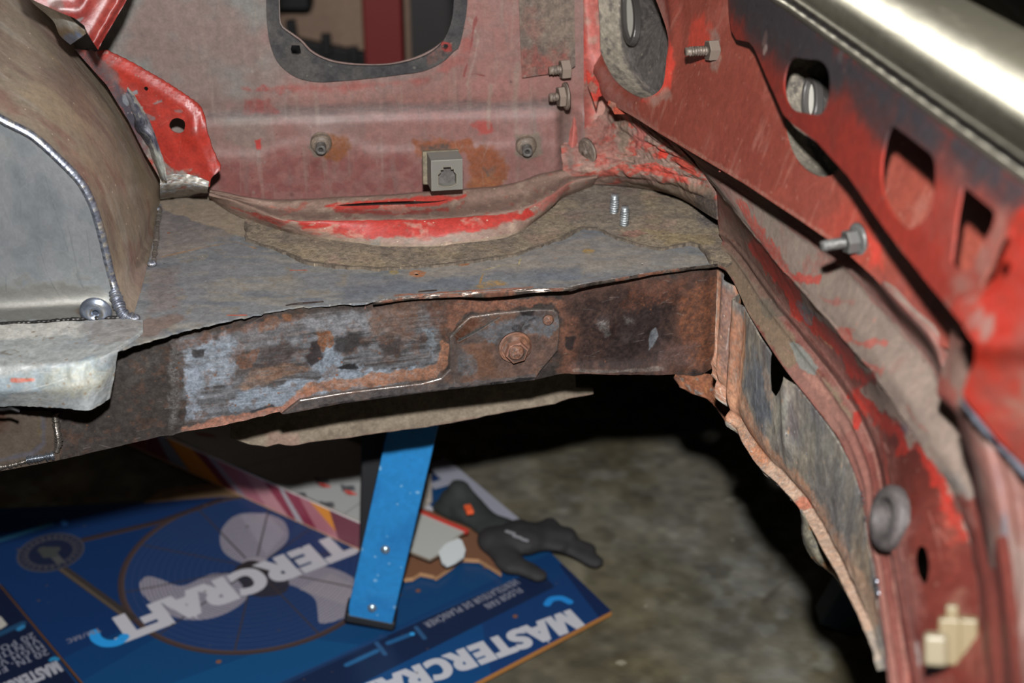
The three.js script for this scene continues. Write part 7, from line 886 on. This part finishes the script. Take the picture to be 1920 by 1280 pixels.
{
  const br = plain(0xffffff, 0.9); br.color = seen([104, 68, 46], kG);
  const be = plain(0xffffff, 0.9); be.color = seen([160, 120, 84], kG);
  tag(sheet('cardboard_piece', scene, [[744, 1062], [758, 1084], [774, 1082], [788, 1073], [812, 1078], [818, 1081], [840, 1066], [866, 1046], [898, 1048], [918, 1060], [940, 1074], [926, 1040], [900, 1000], [886, 984], [870, 976], [790, 952], [740, 960]], 0.0195, 0.005, br, null, be), 'torn brown cardboard piece under the white flap', 'cardboard');
  tag(sheet('paper_sheet', scene, [[800, 872], [812, 866], [834, 858], [846, 866], [988, 984], [985, 990], [944, 992], [920, 1004], [884, 962], [858, 925], [845, 905], [815, 914], [803, 906], [829, 898]], 0.0185, 0.002, plain(0xffffff, 0.7, 0, { color: seen([136, 137, 148], kG) })), 'pale grey paper sheet at the far corner of the fan carton', 'paper');
}
// gloves: fingers and palm joined into one surface
function glove(name, label, bones, mat, res = 60) {
  const all = bones.flatMap(([p, q, r1, r2]) => [p, q]), bb = new THREE.Box3().setFromPoints(all).expandByScalar(0.03), c = bb.getCenter(new V3()), half = Math.max(...bb.getSize(new V3()).toArray()) / 2;
  const mc = new MarchingCubes(res, mat, false, false, 90000); mc.isolation = 0;
  for (let k = 0; k < res; k++) for (let j = 0; j < res; j++) for (let i = 0; i < res; i++) {
    const x = c.x + ((i - res / 2) / (res / 2)) * half, y = c.y + ((j - res / 2) / (res / 2)) * half, z = c.z + ((k - res / 2) / (res / 2)) * half; let d = 1;
    for (const [p, q, r1, r2, fy = 0.62] of bones) { const ex = q.x - p.x, ey = q.y - p.y, ez = q.z - p.z, wx = x - p.x, wy = y - p.y, wz = z - p.z, t = clamp((wx * ex + wy * ey + wz * ez) / (ex * ex + ey * ey + ez * ez)), v = Math.hypot(wx - ex * t, (wy - ey * t) / fy, wz - ez * t) - lerp(r1, r2, t), kk = 0.007, h = clamp(0.5 + (0.5 * (d - v)) / kk); d = lerp(d, v, h) - kk * h * (1 - h); }
    d += (fbm(x * 45, z * 45 + y * 30, 3, 201) - 0.5) * 0.006; mc.field[k * res * res + j * res + i] = -d;
  }
  mc.update(); const n = mc.count, g = new THREE.BufferGeometry(); g.setAttribute('position', new THREE.BufferAttribute(mc.positionArray.slice(0, n * 3), 3)); g.setAttribute('normal', new THREE.BufferAttribute(mc.normalArray.slice(0, n * 3), 3)); g.setAttribute('uv', new THREE.BufferAttribute(new Float32Array(n * 2), 2)); g.scale(half, half, half).translate(c.x, c.y, c.z);
  const t = thing(name, label, 'glove'); geoMesh('glove_body', t, g, mat); return t;
}
{
  const gm = plain(0xffffff, 0.85); gm.color = seen([34, 38, 36], kG); const gm2 = plain(0xffffff, 0.8); gm2.color = seen([34, 32, 32], kG);
  const q = (x, y, h, x2, y2, h2, r1, r2, f) => [H(x, y, h), H(x2, y2, h2), r1, r2, f], g0 = new V3(0.004, 0, -0.012);
  const g1 = glove('work_glove', 'dark green work glove with an orange tag beside the white paper', [q(853, 925, 0.05, 836, 958, 0.03, 0.009, 0.014), q(853, 925, 0.05, 880, 968, 0.03, 0.009, 0.016), q(840, 945, 0.036, 866, 965, 0.034, 0.014, 0.016), q(822, 962, 0.026, 880, 978, 0.028, 0.012, 0.016), q(872, 965, 0.03, 915, 995, 0.028, 0.016, 0.014), q(885, 985, 0.028, 925, 1018, 0.026, 0.013, 0.014), q(900, 985, 0.028, 955, 1004, 0.026, 0.012, 0.011)].map(([a, b, r1, r2, f]) => [a.add(g0), b.add(g0), r1, r2, f]), gm);
  geoMesh('tag', g1, new RoundedBoxGeometry(0.008, 0.005, 0.014, 2, 0.001).rotateY(0.3).translate(...H(879, 955, 0.05).toArray()), plain(0xffffff, 0.6, 0, { color: seen([206, 84, 44], kG) })).userData.label = 'small orange tag';
  const g2 = glove('work_glove', 'black work glove lying limp over the right edge of the fan carton', [q(925, 1010, 0.03, 985, 1010, 0.03, 0.018, 0.022), q(975, 1000, 0.03, 1060, 1005, 0.028, 0.02, 0.013), q(990, 1012, 0.026, 1050, 1022, 0.026, 0.014, 0.01), q(1050, 1020, 0.022, 1115, 1052, 0.014, 0.0105, 0.0085), q(1040, 1005, 0.024, 1100, 1030, 0.018, 0.011, 0.009), q(930, 1015, 0.028, 960, 1060, 0.026, 0.018, 0.013), q(955, 1055, 0.026, 1012, 1078, 0.022, 0.011, 0.0095), q(1000, 1000, 0.03, 1030, 985, 0.03, 0.013, 0.01)], gm2, 72);
  const lt = plain(0xffffff, 0.7, 0, { color: seen([124, 124, 128], kG) });
  for (const [x, y, w] of [[957, 998, 0.012], [970, 1006, 0.011], [984, 1012, 0.009]]) geoMesh('print_mark', g2, new RoundedBoxGeometry(w, 0.002, 0.003, 1, 0.0005).rotateY(-0.5).translate(...H(x, y, 0.046).toArray()), lt);
}
// ---- folding steel stand with blue channel legs under the car
{
  const t = thing('folding_stand', 'blue steel folding work stand whose leg stands on the fan carton', 'stand');
  const F0 = H(692, 1164, 0.028), T0 = new V3(-0.05, 0.43, -1.22), up = T0.clone().sub(F0).normalize(), x = new V3(1, 0, 0).addScaledVector(up, -up.x).normalize(), z = new V3().crossVectors(x, up);
  const kL = gain(F0.clone().lerp(T0, 0.3), z, 0.5), bs = { su: 0.05, sv: 0.75, k: kL, uv: () => [0, 0] };
  const blue = paint(bs, 90, [40, 128, 192], { rough: 0.42, grain: 0.03, more: { clearcoat: 0.2 } }, (L) => L.noise([34, 112, 176], { s: 0.05, lo: 0.45, hi: 0.7, a: 0.6 }).specks(40, [150, 186, 214], { r0: 0.0008, r1: 0.0022, a: 0.7 })), dark = plain(0x17181b, 0.6), m4 = new THREE.Matrix4().makeBasis(x, up, z).setPosition(F0), len = F0.distanceTo(T0);
  const w = 0.046, put = (g) => { const P2 = g.attributes.position, u = g.attributes.uv; for (let i = 0; i < P2.count; i++) u.setXY(i, P2.getX(i) / 0.05 + 0.5, P2.getY(i) / 0.75); return g.applyMatrix4(m4); };
  const web = new THREE.Shape(); web.moveTo(-w / 2 + 0.006, 0); web.lineTo(w / 2 - 0.004, 0); web.quadraticCurveTo(w / 2, 0, w / 2, 0.004); web.lineTo(w / 2, len); web.lineTo(-w / 2, len); web.lineTo(-w / 2, 0.018);  web.quadraticCurveTo(-w / 2, 0.004, -w / 2 + 0.006, 0);
  const wg = new THREE.ExtrudeGeometry(web, { depth: 0.0015, bevelEnabled: true, bevelSize: 0.001, bevelThickness: 0.001, bevelSegments: 3, bevelOffset: -0.001 });
  const leg = new THREE.Group(); leg.name = 'leg'; t.add(leg);
  geoMesh('web', leg, put(wg), blue);
  geoMesh('flange', leg, put(new RoundedBoxGeometry(0.002, len - 0.016, 0.026, 2, 0.0008).translate(-w / 2 + 0.001, len / 2 + 0.01, -0.012)), blue); geoMesh('flange', leg, put(new RoundedBoxGeometry(0.002, len - 0.016, 0.026, 2, 0.0008).translate(w / 2 - 0.001, len / 2 + 0.01, -0.012)), blue);
  const steel = plain(0x9fb2bf, 0.3, 0.8), rv = (lx, ly) => geoMesh('rivet', leg, put(new THREE.LatheGeometry([[0, 0.0032], [0.0028, 0.0026], [0.0046, 0.0008], [0.005, -0.0005]].map(([a, b]) => new THREE.Vector2(a, b)), 24).rotateX(Math.PI / 2).translate(lx, ly, 0.0026)), steel);
  rv(0.0, 0.017); rv(0.0, 0.085);
  geoMesh('foot', leg, put(new RoundedBoxGeometry(w + 0.006, 0.012, 0.034, 3, 0.004).translate(0.001, 0.0, -0.014)), dark);
  // dark inner leg beside it, cross bar on top, far legs
  const kd = plain(0x101114, 0.55), inner = new THREE.Group(); inner.name = named('inner_leg'); t.add(inner);
  geoMesh('bar', inner, bar(H(697, 1108, 0.026), new V3(-0.125, 0.43, -1.31), 0.026, 0.02), kd);
  geoMesh('top_beam', t, new RoundedBoxGeometry(0.9, 0.055, 0.05, 3, 0.004).translate(0.1, 0.455, -1.22), plain(0x1d4a70, 0.5));
  for (const sx of [0.5]) geoMesh('leg', t, bar(H(1566, 1166, 0.008), new V3(sx, 0.43, -1.22), 0.042, 0.03), plain(0x0a1c30, 0.6));  // far leg of the blue stand, its shadow put into a near-black colour
}
// ---- seen through the opening of the rear panel
{
  const bd = thing('plywood_board', 'pale plywood board behind the panel opening', 'board'), kb = gain(new V3(-0.3, 0.95, -2.4), new V3(0, 0, 1));
  const bs = { su: 0.9, sv: 1.2, k: kb, uv: () => [0, 0] };
  geoMesh('panel', bd, box(-0.75, 0.12, 0, 1.35, -2.46, -2.44), paint(bs, 256, [118, 98, 84], { rough: 0.85, grain: 0.04 }, (L) => L.noise([128, 108, 92], { s: 0.3, sx: 0.03, lo: 0.45, hi: 0.7, a: 0.6 })));
  const post = thing('steel_post', 'red square steel post in front of the plywood board', 'post'); const p0 = D(721, 60, 2.3);
  geoMesh('tube', post, new RoundedBoxGeometry(0.06, 1.5, 0.06, 2, 0.004).translate(p0.x, 0.756, p0.z), plain(0xffffff, 0.5, 0, { color: seen([96, 26, 24], gain(p0, new V3(0, 0, 1))) }));
  geoMesh('foot_plate', post, box(p0.x - 0.045, p0.x + 0.045, 0, 0.008, p0.z - 0.07, p0.z + 0.07), plain(0x3a1512, 0.6));
  const cab = thing('dark_cabinet', 'dark cabinet to the right of the red post', 'cabinet'); geoMesh('carcass', cab, box(D(790, 60, 2.38).x, 0.3, 0, 1.6, -2.43, -2.1), plain(0x2a2726, 0.6)); geoMesh('door', cab, box(D(794, 60, 2.38).x, 0.296, 0.02, 1.58, -2.1, -2.085), plain(0x262322, 0.55));
  const ck = plain(0x141313, 0.5);
  const rack = thing('clamp_rack', 'low dark rail carrying three black bar clamps', 'rack');
  const rz = -2.38, at = (x, y) => { const d = ray(x, y), t = (rz - EYE.z) / d.z; return EYE.clone().addScaledVector(d, t); };
  geoMesh('rail', rack, bar(at(540, 84), at(690, 116), 0.03, 0.02), ck); for (const [x, y] of [[550, 90], [672, 116]]) geoMesh('upright', rack, bar(new V3(at(x, y).x, 0, rz), at(x, y), 0.02, 0.02), ck);
  let i = 0; for (const [x0, y0, x1, y1, lb] of [[556, 84, 548, 30, 'black bar clamp at the left end of the rail'], [616, 96, 614, 56, 'black bar clamp in the middle of the rail'], [668, 110, 664, 80, 'black bar clamp nearest the red post']]) { const c = thing('bar_clamp', lb, 'clamp', 'bar clamps on the rail'); const A = at(x0, y0), B = at(x1, y1); A.z = B.z = rz + 0.022; geoMesh('bar', c, bar(A, B, 0.016, 0.014), ck); geoMesh('jaw', c, bar(B.clone().add(new V3(-0.018, -0.012, 0)), B.clone().add(new V3(0.02, -0.012, 0)), 0.022, 0.018), ck); }
  const ob = thing('black_tool_case', 'black case at the upper left of the opening', 'case'); geoMesh('shell', ob, new RoundedBoxGeometry(0.11, 0.1, 0.05, 3, 0.01).translate(...at(520, -40).toArray()), ck); geoMesh('handle', ob, new RoundedBoxGeometry(0.07, 0.02, 0.02, 2, 0.006).translate(...at(520, -40).add(new V3(0, 0.06, 0)).toArray()), ck);
}
console.log("texture pixels", (TEXPX / 1e6).toFixed(1));
renderer.render(scene, camera);
